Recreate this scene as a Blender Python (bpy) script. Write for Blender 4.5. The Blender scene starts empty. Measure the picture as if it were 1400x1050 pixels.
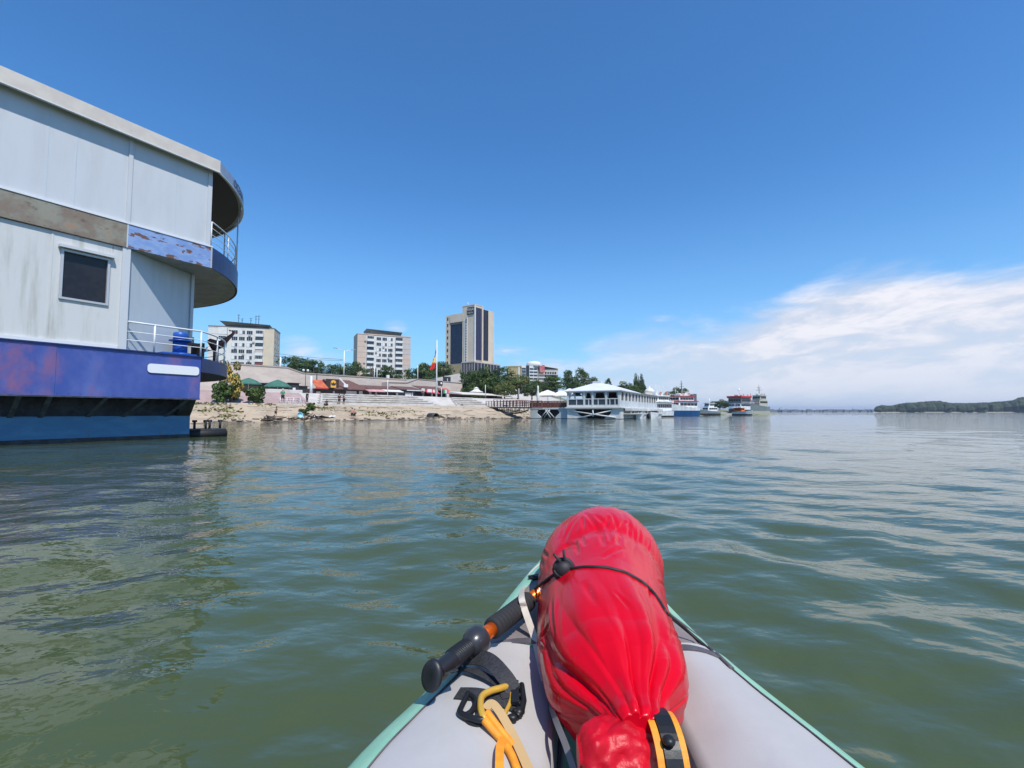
import bpy, math, random
import numpy as np
from mathutils import Vector, Matrix, noise
from mathutils.bvhtree import BVHTree
random.seed(7)
C = bpy.context.scene.collection
R = math.radians
sin, cos, pi = math.sin, math.cos, math.pi

# ------------------------------------------------------------------ camera
HAZE = 0.00014
CAMH = 1.15
FPX = 640.0
PITCH = math.atan(38 / FPX)
CF = Vector((0, cos(PITCH), sin(PITCH))); CU = Vector((0, -sin(PITCH), cos(PITCH))); CX = Vector((1, 0, 0))
CAM = Vector((0, 0, CAMH))
def ray(px, py):
    return (px - 700) / FPX * CX + (525 - py) / FPX * CU + CF
def P(px, py, Y):
    d = ray(px, py); return CAM + d * (Y / d.y)
def G(px, py, z):
    d = ray(px, py); return CAM + d * ((z - CAMH) / d.z)
def proj(p):
    q = Vector(p) - CAM
    w = q.dot(CF); return (700 + FPX * q.x / w, 525 - FPX * q.dot(CU) / w)

class Frame:
    """local x runs along azimuth az (clockwise from +Y), local y to its left, z up"""
    def __init__(s, o, az):
        s.o = Vector((o[0], o[1], o[2] if len(o) > 2 else 0)); s.az = az
        a = R(az); s.x = Vector((sin(a), cos(a), 0)); s.y = Vector((-cos(a), sin(a), 0)); s.rot = pi / 2 - a
    def w(s, x, y, z): return s.o + s.x * x + s.y * y + Vector((0, 0, z))
    def iy(s, px, py, y=0):       # seen point on the plane local y = const -> (x, z)
        d = ray(px, py); q = s.o + s.y * y - CAM
        t = q.dot(s.y) / d.dot(s.y); p = CAM + d * t - s.o
        return p.dot(s.x), p.z
    def ix(s, px, py, x=0):       # seen point on the plane local x = const -> (y, z)
        d = ray(px, py); q = s.o + s.x * x - CAM
        t = q.dot(s.x) / d.dot(s.x); p = CAM + d * t - s.o
        return p.dot(s.y), p.z

# ------------------------------------------------------------------ mesh builder
class MB:
    def __init__(s): s.v = []; s.f = []; s.m = []; s.sm = []
    def add(s, vs, fs, mi=0, smooth=False):
        b = len(s.v); s.v += [tuple(q) for q in vs]
        for f in fs: s.f.append(tuple(b + i for i in f)); s.m.append(mi); s.sm.append(smooth)
        return s
    def box(s, x0, y0, z0, x1, y1, z1, mi=0):
        x0, x1 = min(x0, x1), max(x0, x1); y0, y1 = min(y0, y1), max(y0, y1); z0, z1 = min(z0, z1), max(z0, z1)
        return s.add([(x0,y0,z0),(x1,y0,z0),(x1,y1,z0),(x0,y1,z0),(x0,y0,z1),(x1,y0,z1),(x1,y1,z1),(x0,y1,z1)],
                     [(0,3,2,1),(4,5,6,7),(0,1,5,4),(1,2,6,5),(2,3,7,6),(3,0,4,7)], mi)
    def bbox(s, x0, y0, z0, x1, y1, z1, b=.02, mi=0):   # box with chamfered edges
        x0, x1 = min(x0, x1), max(x0, x1); y0, y1 = min(y0, y1), max(y0, y1); z0, z1 = min(z0, z1), max(z0, z1)
        def ring(i, z): return [(x0+i+b,y0+i,z),(x1-i-b,y0+i,z),(x1-i,y0+i+b,z),(x1-i,y1-i-b,z),(x1-i-b,y1-i,z),(x0+i+b,y1-i,z),(x0+i,y1-i-b,z),(x0+i,y0+i+b,z)]
        return s.loft([ring(b, z0), ring(0, z0+b), ring(0, z1-b), ring(b, z1)], mi=mi, smooth=False)
    def loft(s, rings, close=True, cap=True, mi=0, smooth=True):
        n = len(rings[0]); vs = [q for r in rings for q in r]; fs = []
        for i in range(len(rings) - 1):
            for j in range(n if close else n - 1):
                k = (j + 1) % n; fs.append((i*n+j, i*n+k, (i+1)*n+k, (i+1)*n+j))
        s.add(vs, fs, mi, smooth)
        if cap and close:
            b = len(s.v) - len(vs)
            s.f.append(tuple(b + j for j in reversed(range(n)))); s.m.append(mi); s.sm.append(False)
            s.f.append(tuple(b + (len(rings)-1)*n + j for j in range(n))); s.m.append(mi); s.sm.append(False)
        return s
    def prism(s, poly, z0, z1, mi=0, fn=None):
        """poly in (a,b), extruded between z0 and z1; fn maps (a,b,c) to xyz"""
        fn = fn or (lambda a, b, c: (a, b, c)); n = len(poly)
        vs = [fn(a, b, z0) for a, b in poly] + [fn(a, b, z1) for a, b in poly]
        fs = [tuple(reversed(range(n))), tuple(range(n, 2*n))] + [(i, (i+1) % n, n+(i+1) % n, n+i) for i in range(n)]
        return s.add(vs, fs, mi)
    def tube(s, pts, r, n=8, mi=0, cap=True, smooth=True, flat=None, up=(0, 0, 1)):
        """flat=(w,h): rectangular strap section with w across and h along up"""
        pts = [Vector(p) for p in pts]; rings = []; N = len(pts); prev = None
        for i, p in enumerate(pts):
            t = (pts[min(i+1, N-1)] - pts[max(i-1, 0)]).normalized()
            if flat:
                u = Vector(up[i] if isinstance(up, list) else up); a = t.cross(u)
                if a.length < 1e-5: a = Vector((1, 0, 0))
                a.normalize(); b = a.cross(t).normalized(); w, h = flat
                if callable(w): w = w(i)
                rings.append([p+a*w/2-b*h/2, p+a*w/2+b*h/2, p-a*w/2+b*h/2, p-a*w/2-b*h/2]); continue
            if prev is None:
                a = t.cross(Vector((0, 0, 1)))
                if a.length < 1e-3: a = t.cross(Vector((1, 0, 0)))
            else: a = prev - t * prev.dot(t)
            a.normalize(); prev = a; b = t.cross(a); rr = r[i] if isinstance(r, (list, tuple)) else r
            rings.append([p + (a*cos(2*pi*k/n) + b*sin(2*pi*k/n)) * rr for k in range(n)])
        return s.loft(rings, True, cap, mi, smooth and not flat)
    def lathe(s, prof, n=16, c=(0, 0, 0), mi=0, M=None, smooth=True):
        rings = []
        for r, z in prof:
            ring = [Vector((r*cos(2*pi*k/n), r*sin(2*pi*k/n), z)) for k in range(n)]
            if M is not None: ring = [M @ q for q in ring]
            else: ring = [q + Vector(c) for q in ring]
            rings.append(ring)
        return s.loft(rings, True, True, mi, smooth)
    def ball(s, c, r, n=12, mi=0):
        if not isinstance(r, (tuple, list)): r = (r, r, r)
        rings = []
        for i in range(1, n):
            a = pi*i/n
            rings.append([(c[0]+r[0]*sin(a)*cos(2*pi*k/(2*n)), c[1]+r[1]*sin(a)*sin(2*pi*k/(2*n)), c[2]-r[2]*cos(a)) for k in range(2*n)])
        return s.loft(rings, True, True, mi, True)
    def cap_fix(s): return s
    def build(s, name, mats, parent=None, loc=None, rot=None):
        me = bpy.data.meshes.new(name); me.from_pydata(s.v, [], s.f)
        for m in (mats if isinstance(mats, (list, tuple)) else [mats]): me.materials.append(m)
        me.polygons.foreach_set('material_index', s.m); me.polygons.foreach_set('use_smooth', s.sm)
        me.validate(); me.update()
        o = bpy.data.objects.new(name, me); C.objects.link(o)
        if parent: o.parent = parent
        if loc is not None: o.location = loc
        if rot is not None: o.rotation_euler = (0, 0, rot)
        return o

def tag(o, label=None, cat=None, group=None, kind=None):
    if label: o['label'] = label
    if cat: o['category'] = cat
    if group: o['group'] = group
    if kind: o['kind'] = kind
    return o
def thing(name, label, cat, loc=(0, 0, 0), rz=0, group=None):
    o = bpy.data.objects.new(name, None); C.objects.link(o); o.location = loc; o.rotation_euler = (0, 0, rz)
    o.empty_display_size = .2
    return tag(o, label, cat, group)
def kids(o): return [c for c in C.objects if c.parent == o]
def dup(root, loc, rz=0, label=None, group=None, scale=None):
    def cp(o, par):
        c = o.copy(); C.objects.link(c); c.parent = par
        for k in kids(o): cp(k, c)
        return c
    r = cp(root, None); r.location = loc; r.rotation_euler = (0, 0, rz)
    if label: r['label'] = label
    if group: r['group'] = group
    if scale: r.scale = scale
    return r

# ------------------------------------------------------------------ materials
def pm(name, col, rough=.6, metal=0, col2=None, ns=3, nw=(.4, .6), bump=0, bs=30, st=(1, 1, 1), spots=None, coat=0, spec=.5, trans=0, det=6, bdist=.02, col3=None, ns3=1, nw3=(.5, .6), st3=None):
    m = bpy.data.materials.new(name); m.use_nodes = True; nt = m.node_tree; N = nt.nodes; L = nt.links
    b = N['Principled BSDF']; b.inputs['Roughness'].default_value = rough; b.inputs['Metallic'].default_value = metal
    b.inputs['Coat Weight'].default_value = coat; b.inputs['Specular IOR Level'].default_value = spec
    b.inputs['Transmission Weight'].default_value = trans
    c4 = lambda c: (c[0], c[1], c[2], 1)
    b.inputs['Base Color'].default_value = c4(col)
    tc = N.new('ShaderNodeTexCoord')
    def nz(scale, stt, lo, hi, d=det):
        mp = N.new('ShaderNodeMapping'); mp.inputs['Scale'].default_value = stt; L.new(tc.outputs['Object'], mp.inputs['Vector'])
        n = N.new('ShaderNodeTexNoise'); n.inputs['Scale'].default_value = scale; n.inputs['Detail'].default_value = d
        n.inputs['Roughness'].default_value = .65; L.new(mp.outputs[0], n.inputs['Vector'])
        r = N.new('ShaderNodeMapRange'); r.inputs['From Min'].default_value = lo; r.inputs['From Max'].default_value = hi
        r.interpolation_type = 'SMOOTHSTEP'; L.new(n.outputs['Fac'], r.inputs['Value']); return n, r
    cur = None
    def mix(fac, cb):
        nonlocal cur
        x = N.new('ShaderNodeMix'); x.data_type = 'RGBA'; L.new(fac, x.inputs[0])
        if cur is None: x.inputs[6].default_value = c4(col)
        else: L.new(cur, x.inputs[6])
        x.inputs[7].default_value = c4(cb); cur = x.outputs[2]
    if col2: n, r = nz(ns, st, *nw); mix(r.outputs[0], col2)
    if col3: n, r = nz(ns3, st3 or st, *nw3); mix(r.outputs[0], col3)
    if spots: n, r = nz(spots[1], spots[4] if len(spots) > 4 else (1, 1, 1), spots[2], spots[3]); mix(r.outputs[0], spots[0])
    if cur is not None: L.new(cur, b.inputs['Base Color'])
    if bump:
        n, r = nz(bs, st, 0, 1); bp = N.new('ShaderNodeBump'); bp.inputs['Strength'].default_value = bump; bp.inputs['Distance'].default_value = bdist
        L.new(n.outputs['Fac'], bp.inputs['Height']); L.new(bp.outputs[0], b.inputs['Normal'])
    return m

# ------------------------------------------------------------------ camera object
cd = bpy.data.cameras.new('camera'); cam = bpy.data.objects.new('camera', cd); C.objects.link(cam)
cam.location = CAM; cam.rotation_euler = (pi/2 + PITCH, 0, 0)
cd.sensor_width = 36; cd.lens = 36 * FPX / 1400; cd.clip_start = .05; cd.clip_end = 20000
bpy.context.scene.camera = cam

# ------------------------------------------------------------------ light and sky
SUN_AZ, SUN_EL = 150, 58
S = Vector((sin(R(SUN_AZ))*cos(R(SUN_EL)), cos(R(SUN_AZ))*cos(R(SUN_EL)), sin(R(SUN_EL))))
sl = bpy.data.lights.new('sun', 'SUN'); sl.energy = 4.2; sl.angle = R(.55); sl.color = (1, .96, .9)
so = bpy.data.objects.new('sun', sl); C.objects.link(so); so.rotation_euler = S.to_track_quat('Z', 'Y').to_euler()
w = bpy.data.worlds.new('World'); bpy.context.scene.world = w; w.use_nodes = True
nt = w.node_tree; N = nt.nodes; L = nt.links
for n in list(N): N.remove(n)
def nd(t, **k):
    n = N.new(t)
    for a, b in k.items(): setattr(n, a, b)
    return n
def mth(op, a, b=None, c=None, clamp=False):
    n = nd('ShaderNodeMath', operation=op, use_clamp=clamp)
    for i, q in enumerate((a, b, c)):
        if q is None: continue
        if isinstance(q, (int, float)): n.inputs[i].default_value = q
        else: L.new(q, n.inputs[i])
    return n.outputs[0]
sky = nd('ShaderNodeTexSky', sky_type='NISHITA', sun_disc=False, sun_elevation=R(SUN_EL), sun_rotation=R(SUN_AZ), altitude=50, air_density=1.0, dust_density=.35, ozone_density=2.2)
tc = nd('ShaderNodeTexCoord'); sp = nd('ShaderNodeSeparateXYZ'); L.new(tc.outputs['Generated'], sp.inputs[0])
az = mth('ARCTAN2', sp.outputs[0], sp.outputs[1]); el = mth('ARCSINE', sp.outputs[2])
def curve(pts, lo, hi, vlo, vhi):
    """piecewise linear function of azimuth (radians)"""
    r = nd('ShaderNodeMapRange'); r.inputs[1].default_value = lo; r.inputs[2].default_value = hi; L.new(az, r.inputs[0])
    c = nd('ShaderNodeFloatCurve'); cv = c.mapping.curves[0]; P_ = [((a-lo)/(hi-lo), (b-vlo)/(vhi-vlo)) for a, b in pts]
    cv.points[0].location = P_[0]; cv.points[1].location = P_[-1]
    for q in P_[1:-1]: cv.points.new(*q)
    c.mapping.update(); L.new(r.outputs[0], c.inputs['Value'])
    return mth('ADD', mth('MULTIPLY', c.outputs[0], vhi-vlo), vlo)
def px_azel(px, py):
    d = ray(px, py).normalized(); return math.atan2(d.x, d.y), math.asin(d.z)
edge = curve([(-1.2, -.15)] + [px_azel(a, b) for a, b in ((640, 556), (760, 515), (830, 470), (940, 452), (1040, 425), (1110, 392), (1200, 368), (1300, 366), (1399, 360))] + [(1.1, .30), (1.6, .1)], -1.2, 1.6, -.2, .5)
cmb = nd('ShaderNodeCombineXYZ'); L.new(mth('MULTIPLY', az, 1.0), cmb.inputs[0])
tilt = mth('SUBTRACT', el, mth('MULTIPLY', az, .06))
L.new(mth('MULTIPLY', tilt, 3.3), cmb.inputs[1])
def noi(scale, det, ro=.55, dist=0, off=0):
    mp = nd('ShaderNodeMapping'); mp.inputs['Location'].default_value = (off, off*.7, off*.3); L.new(cmb.outputs[0], mp.inputs[0])
    n = nd('ShaderNodeTexNoise'); n.inputs['Scale'].default_value = scale; n.inputs['Detail'].default_value = det; n.inputs['Roughness'].default_value = ro
    n.inputs['Distortion'].default_value = dist; L.new(mp.outputs[0], n.inputs['Vector']); return n.outputs['Fac']
n1 = noi(3.2, 10, .62, .3, 3.1); n2 = noi(7.0, 12, .64, .35, 9.2); n3 = noi(2.2, 4, .5, 0, 5.5)
def ss(v, lo, hi):
    r = nd('ShaderNodeMapRange', interpolation_type='SMOOTHSTEP'); r.inputs[1].default_value = lo; r.inputs[2].default_value = hi
    L.new(v, r.inputs[0]); return r.outputs[0]
depth_in = mth('ADD', mth('SUBTRACT', edge, el), mth('MULTIPLY', mth('SUBTRACT', n1, .5), .17))
mask = ss(depth_in, -.02, .045)
# thin parts of the bank where blue shows through
thin = mth('MULTIPLY', ss(n2, .30, .58), .2); thin = mth('ADD', thin, .80)
vr = nd('ShaderNodeMapRange', interpolation_type='SMOOTHSTEP'); vr.inputs[1].default_value = .02; vr.inputs[2].default_value = .52; vr.inputs[3].default_value = .45; vr.inputs[4].default_value = 1.0; L.new(az, vr.inputs[0])
mask = mth('MULTIPLY', mth('MULTIPLY', mask, thin, clamp=True), vr.outputs[0])
# a few stray wisps low over the town
def wisp(px, py, sa, se):
    a0, e0 = px_azel(px, py)
    a = mth('DIVIDE', mth('SUBTRACT', az, a0), sa); e = mth('DIVIDE', mth('SUBTRACT', el, e0), se)
    d = mth('ADD', mth('MULTIPLY', a, a), mth('MULTIPLY', e, e))
    return mth('MULTIPLY', mth('SUBTRACT', 1, mth('SQRT', d), clamp=True), mth('ADD', mth('MULTIPLY', n2, 4.0), -1.45), clamp=True)
ws = wisp(408, 476, .045, .028)
for q in ((541, 447, .028, .016), (445, 492, .05, .02), (690, 480, .10, .016), (900, 438, .05, .012), (740, 500, .2, .03)): ws = mth('MAXIMUM', ws, wisp(*q))
mask = mth('MAXIMUM', mask, mth('MULTIPLY', ws, .9))
hz = mth('SUBTRACT', 1, ss(el, .0, .17))
ccol = nd('ShaderNodeMix', data_type='RGBA'); L.new(ss(n2, .41, .62), ccol.inputs[0])
ccol.inputs[6].default_value = (5.6, 6.1, 7.2, 1); ccol.inputs[7].default_value = (7.7, 7.7, 8.3, 1)
c2 = nd('ShaderNodeMix', data_type='RGBA'); L.new(mth('MULTIPLY', hz, .75), c2.inputs[0]); L.new(ccol.outputs[2], c2.inputs[6]); c2.inputs[7].default_value = (6.0, 6.7, 7.8, 1)
hs = nd('ShaderNodeHueSaturation'); hs.inputs['Saturation'].default_value = 1.0; L.new(sky.outputs[0], hs.inputs['Color'])
tn = nd('ShaderNodeMix', data_type='RGBA', blend_type='MULTIPLY'); tn.inputs[0].default_value = 1; L.new(hs.outputs[0], tn.inputs[6]); tn.inputs[7].default_value = (.56, 1.12, 1.58, 1)
lowf = mth('POWER', mth('SUBTRACT', 1, mth('DIVIDE', mth('MAXIMUM', el, 0), .55, clamp=True)), 2.6)
lo = nd('ShaderNodeMix', data_type='RGBA'); L.new(mth('MULTIPLY', lowf, .95), lo.inputs[0]); L.new(tn.outputs[2], lo.inputs[6]); lo.inputs[7].default_value = (3.3, 5.9, 8.3, 1)
mx = nd('ShaderNodeMix', data_type='RGBA'); L.new(mask, mx.inputs[0]); L.new(lo.outputs[2], mx.inputs[6]); L.new(c2.outputs[2], mx.inputs[7])
bg = nd('ShaderNodeBackground'); bg.inputs[1].default_value = .099; L.new(mx.outputs[2], bg.inputs[0])
ow = nd('ShaderNodeOutputWorld'); L.new(bg.outputs[0], ow.inputs[0])
vs = bpy.context.scene.view_settings; vs.view_transform = 'Standard'; vs.look = 'None'; vs.exposure = .27; vs.gamma = 1
bpy.context.scene.cycles.max_bounces = 6

# ------------------------------------------------------------------ river
def make_water():
    rng = np.random.default_rng(5)
    rs = np.concatenate([[.05], np.geomspace(.35, 90, 620), np.geomspace(92, 9000, 70)])
    front = np.linspace(-R(60), R(60), 760); back = np.linspace(R(60), 2*pi-R(60), 90)[1:-1]
    th = np.concatenate([front, back]); nr, na = len(rs), len(th)
    RR, TH = np.meshgrid(rs, th, indexing='ij'); X = RR*np.sin(TH); Y = RR*np.cos(TH); Z = np.zeros_like(X)
    dr = np.maximum(RR*.0105, RR*.0028)
    waves = []
    for i in range(90):
        lam = float(np.exp(rng.uniform(np.log(.20), np.log(4.5))))
        a = R(205) + rng.normal(0, .75)                     # direction of travel
        slope = .0100*(lam/1.2)**-.30
        if lam < .4: slope *= .75
        if lam > 2.5: slope *= .55
        waves.append((lam, a, slope*lam/(2*pi), rng.uniform(0, 2*pi)))
    # slow patches of calmer and livelier water
    def patch(k, ph): return .5+.5*np.sin(X*k*1.0+ph+1.3*np.sin(Y*k*.7+ph*2))*np.cos(Y*k*.8-ph)
    amp = .55+.9*patch(.55, 1.7)*.6+.5*patch(.13, .4)
    for lam, a, A, ph in waves:
        k = 2*pi/lam; fade = np.clip((lam/dr-4)/8, 0, 1)
        u = X*np.sin(a)+Y*np.cos(a); q = k*u+ph+.55*np.sin(X*.6/lam+ph)+.4*np.sin(Y*.5/lam-ph)
        sharp = np.sin(q)+.18*np.cos(2*q)
        Z += A*fade*amp*sharp
    Z *= np.clip(1.3-RR/70, 0, 1)
    Z[0, :] = 0
    vs = np.stack([X, Y, Z], -1).reshape(-1, 3)
    i = np.arange(nr-1)[:, None]; j = np.arange(na)[None, :]; jn = (j+1) % na
    f = np.stack([i*na+j, (i+1)*na+j, (i+1)*na+jn, i*na+jn], -1).reshape(-1, 4)
    me = bpy.data.meshes.new('river_water'); me.vertices.add(len(vs)); me.vertices.foreach_set('co', vs.astype(np.float32).ravel())
    me.loops.add(f.size); me.loops.foreach_set('vertex_index', f.astype(np.int32).ravel())
    me.polygons.add(len(f)); me.polygons.foreach_set('loop_start', np.arange(0, f.size, 4, dtype=np.int32)); me.polygons.foreach_set('loop_total', np.full(len(f), 4, dtype=np.int32))
    me.polygons.foreach_set('use_smooth', np.ones(len(f), dtype=bool)); me.update(calc_edges=True)
    o = bpy.data.objects.new('river_water', me); C.objects.link(o); tag(o, 'green rippled river water', kind='structure')
    m = bpy.data.materials.new('water'); m.use_nodes = True; nt = m.node_tree; b = nt.nodes['Principled BSDF']
    b.inputs['Base Color'].default_value = (.030, .052, .024, 1); b.inputs['Roughness'].default_value = .012; b.inputs['IOR'].default_value = 1.333
    tcn = nt.nodes.new('ShaderNodeTexCoord')
    prev = None
    for sc, dist, stg, st in ((1.5, .08, .30, (1, 1.8, 1)), (4.6, .022, .42, (1, 1.4, 1))):
        mp = nt.nodes.new('ShaderNodeMapping'); mp.inputs['Scale'].default_value = st; mp.inputs['Rotation'].default_value = (0, 0, .4); nt.links.new(tcn.outputs['Object'], mp.inputs[0])
        n = nt.nodes.new('ShaderNodeTexNoise'); n.inputs['Scale'].default_value = sc; n.inputs['Detail'].default_value = 3; n.inputs['Roughness'].default_value = .5; nt.links.new(mp.outputs[0], n.inputs[0])
        bp = nt.nodes.new('ShaderNodeBump'); bp.inputs['Distance'].default_value = dist; bp.inputs['Strength'].default_value = stg
        nt.links.new(n.outputs['Fac'], bp.inputs['Height'])
        if prev: nt.links.new(prev, bp.inputs['Normal'])
        prev = bp.outputs[0]
    nt.links.new(prev, b.inputs['Normal'])
    # silt colour drifts a little from place to place
    n = nt.nodes.new('ShaderNodeTexNoise'); n.inputs['Scale'].default_value = .5; n.inputs['Detail'].default_value = 4; nt.links.new(tcn.outputs['Object'], n.inputs[0])
    x = nt.nodes.new('ShaderNodeMix'); x.data_type = 'RGBA'; nt.links.new(n.outputs['Fac'], x.inputs[0]); x.inputs[6].default_value = (.050, .071, .029, 1); x.inputs[7].default_value = (.062, .083, .038, 1)
    nt.links.new(x.outputs[2], b.inputs['Base Color'])
    me.materials.append(m)
make_water()

# ------------------------------------------------------------------ the moored floating pontoon boat (left)
M = {}
M['ship_white'] = pm('ship_white_paint', (.58, .58, .56), .45, col2=(.43, .43, .39), ns=1.3, nw=(.45, .72), st=(2.2, 2.2, .22), spots=((.30, .23, .16), 2.2, .63, .78, (3, 3, .4)), bump=.15, bs=6)
M['ship_white2'] = pm('ship_cleaner_white_paint', (.55, .565, .585), .4, col2=(.49, .50, .51), ns=.8, nw=(.4, .8), st=(1.6, 1.6, .3), spots=((.36, .33, .28), 3.0, .70, .80, (3, 3, .3)), bump=.1, bs=4)
M['ship_bluewhite'] = pm('ship_pale_blue_paint', (.50, .56, .60), .4, col2=(.42, .47, .50), ns=1.1, nw=(.45, .8), st=(2, 2, .3), bump=.1, bs=5)
M['cream'] = pm('cream_fascia_paint', (.60, .55, .48), .5, col2=(.55, .49, .43), ns=2, spots=((.4, .34, .28), 8, .68, .74), bump=.08, bs=9)
M['rust_panel'] = pm('rusted_grey_paint', (.20, .155, .12), .75, col2=(.25, .25, .20), ns=.9, nw=(.42, .62), spots=((.10, .065, .05), 2.5, .55, .72, (1, 1, 1.5)), col3=(.30, .19, .13), ns3=1.8, nw3=(.55, .7), bump=.3, bs=15)
M['blue_flake'] = pm('flaking_light_blue_paint', (.18, .29, .55), .5, col2=(.25, .36, .60), ns=1.5, nw=(.4, .6), st=(1, 1, 2), spots=((.15, .075, .05), 1.7, .555, .59, (1, 1, 2.2)), col3=(.06, .10, .42), ns3=2.6, nw3=(.66, .72), bump=.25, bs=12)
M['hull_blue'] = pm('hull_royal_blue_paint', (.045, .080, .31), .42, col2=(.095, .135, .38), ns=.7, nw=(.4, .7), st=(1, 1, .6), col3=(.23, .10, .20), ns3=.36, nw3=(.47, .63), spots=((.10, .05, .05), 5, .70, .75, (1, 1, .35)), bump=.2, bs=5)
M['hull_low'] = pm('hull_faded_blue_paint', (.034, .155, .30), .5, col2=(.055, .20, .35), ns=.9, nw=(.4, .65), st=(1, 1, 2.5), spots=((.09, .13, .14), 3.5, .60, .72, (1, 1, .3)), bump=.2, bs=8)
M['hull_dark'] = pm('hull_black_paint_and_shade', (.012, .014, .02), .6, col2=(.03, .04, .05), ns=3)  # black bottom paint; also carries the shade of the recess under the band
M['deep_blue'] = pm('deep_blue_paint', (.010, .024, .10), .4, col2=(.016, .034, .14), ns=2, bump=.1, bs=8)
M['soffit'] = pm('soffit_grey_paint', (.36, .35, .33), .6, col2=(.28, .26, .24), ns=1.5)
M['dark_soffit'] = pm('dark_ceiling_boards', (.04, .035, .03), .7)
M['rail_white'] = pm('rail_white_paint', (.66, .68, .70), .4, spots=((.3, .2, .14), 9, .68, .74))
M['glass_dark'] = pm('dark_window_glass', (.012, .014, .018), .06, spec=.6)
M['glass_grime'] = pm('grimy_window_glass', (.010, .009, .012), .35, col2=(.018, .016, .018), ns=3, spec=.5)
M['frame_grey'] = pm('window_frame_aluminium', (.50, .51, .52), .45, metal=.3, spots=((.3, .22, .15), 10, .62, .7))
M['steel_grey'] = pm('bracket_grey_steel', (.06, .075, .095), .6, col2=(.03, .035, .04), ns=5, spots=((.16, .08, .05), 6, .6, .7))
M['plate_white'] = pm('plate_white', (.74, .75, .76), .35, spots=((.5, .5, .5), 6, .6, .8))
M['bollard_blue'] = pm('bollard_blue_paint', (.012, .09, .40), .4, spots=((.05, .04, .06), 6, .66, .72))
M['rubber'] = pm('black_rubber', (.012, .012, .014), .7)
M['rusty'] = pm('rusty_brown_iron', (.12, .035, .025), .7, col2=(.2, .06, .04), ns=6)
M['roof_metal'] = pm('roof_edge_metal', (.36, .40, .47), .3, metal=.35, col2=(.44, .46, .5), ns=3)

TH = 31.4; DU = 22.3
nx = Vector((cos(R(TH)), -sin(R(TH)), 0))      # outward normal of the side wall
sd = Vector((sin(R(TH)), cos(R(TH)), 0))
# corner of the upper storey at photo column 288
dd = ray(288, 337); tt = -DU / (dd.x*cos(R(TH)) - dd.y*sin(R(TH)))
tt = abs(tt); c0 = CAM + dd * tt
F = Frame((c0.x, c0.y, 0), TH)
ship = thing('houseboat', 'large two storey white and blue floating pontoon boat with rusty patches and rounded balcony end', 'boat', F.o, F.rot)
L_ = -42.0
zslab0 = F.iy(287, 366)[1]; zslab1 = F.iy(287, 337)[1]
zf0 = F.iy(290, 231, -.34)[1]; zf1 = F.iy(290, 215, -.34)[1]
xd, zdeck = F.iy(275, 489); zband = F.iy(272, 545)[1]
xm = F.iy(172, 400)[0]; xc = F.iy(175, 300)[0]
INS = .95
xh = F.iy(259, 590, INS)[0]
W = 15.0
print('ship', c0, zslab0, zslab1, zf0, zf1, 'deck', xd, zdeck, zband, 'xm', xm, xh)
# hull below the overhanging band
mb = MB()
mb.box(L_, INS, .16, xh, W+.5, .98)
mb.build('hull', M['hull_low'], ship)
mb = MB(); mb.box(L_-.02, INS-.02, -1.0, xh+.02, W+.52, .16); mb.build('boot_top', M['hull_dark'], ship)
# wall tucked between hull and band; the recess shade is painted in black
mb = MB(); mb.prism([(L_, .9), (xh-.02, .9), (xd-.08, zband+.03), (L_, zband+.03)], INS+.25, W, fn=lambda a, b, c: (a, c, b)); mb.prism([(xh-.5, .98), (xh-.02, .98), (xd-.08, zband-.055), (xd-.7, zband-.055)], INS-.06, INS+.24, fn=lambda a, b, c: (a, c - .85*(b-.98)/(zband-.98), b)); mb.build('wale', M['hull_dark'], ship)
# band: plated in strips with tiny plate offsets so seams catch light
mb = MB(); xs = [L_, -34, -27.5, -21.5, -16.2, -11.6, -7.4, -4.9, xd]
for i in range(len(xs)-1):
    o = (0, .012, .004, .016, .002, .013, .0, .010)[i]
    mb.box(xs[i]+.004, -.02+o, zband, xs[i+1]-.004, W+.4, zdeck)
band = mb.build('hull_band', M['hull_blue'], ship)
mb = MB(); mb.box(L_, -.07, zdeck+.002, xd+.03, .35, zdeck+.05); mb.build('deck_edge', M['deep_blue'], ship)
mb = MB(); mb.box(L_, .35, zdeck+.002, xd-.01, W+.3, zdeck+.03); mb.build('deck', M['soffit'], ship)
mb = MB(); mb.box(L_, -.03, zband-.05, xd+.01, .2, zband-.002); mb.build('rubbing_strip', M['steel_grey'], ship)
for px in (26, 69, 146, 202, 258):
    x0 = F.iy(px, 545)[0]; x1 = F.iy(px - (3 if px < 100 else 8), 575, INS)[0]
    dx = 0 if px < 100 else (-.25 if px < 180 else -.45)
    mb = MB()
    for k in (0,):
        a, b_ = x0-.07, x0+.07
        mb.add([(a, .02, zband-.05), (b_, .02, zband-.05), (b_, .14, zband-.05), (a, .14, zband-.05),
                (a+dx, INS-.12, 1.0), (b_+dx, INS-.12, 1.0), (b_+dx, INS+.02, .93), (a+dx, INS+.02, .93)],
               [(0,1,2,3), (7,6,5,4), (0,4,5,1), (1,5,6,2), (2,6,7,3), (3,7,4,0)])
    mb.build('hull_bracket', M['steel_grey'], ship)
# name plate, rounded
x0, z1 = F.iy(202, 499, -.05); x1, z0 = F.iy(272, 513.5, -.05)
z1b = F.iy(272, 501, -.05)[1]; z1 = (z1 + z1b) / 2 + .02; r = .12; poly = []
for (cx_, cz_, a0) in ((x1-r, z1-r, 0), (x0+r, z1-r, 90), (x0+r, z0+r, 180), (x1-r, z0+r, 270)):
    for k in range(5): a = R(a0 + k*22.5); poly.append((cx_+r*cos(a), cz_+r*sin(a)))
mb = MB(); mb.prism(poly, -.055, -.035, fn=lambda a, b, c: (a, c, b)); mb.build('name_plate', M['plate_white'], ship)
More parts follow.
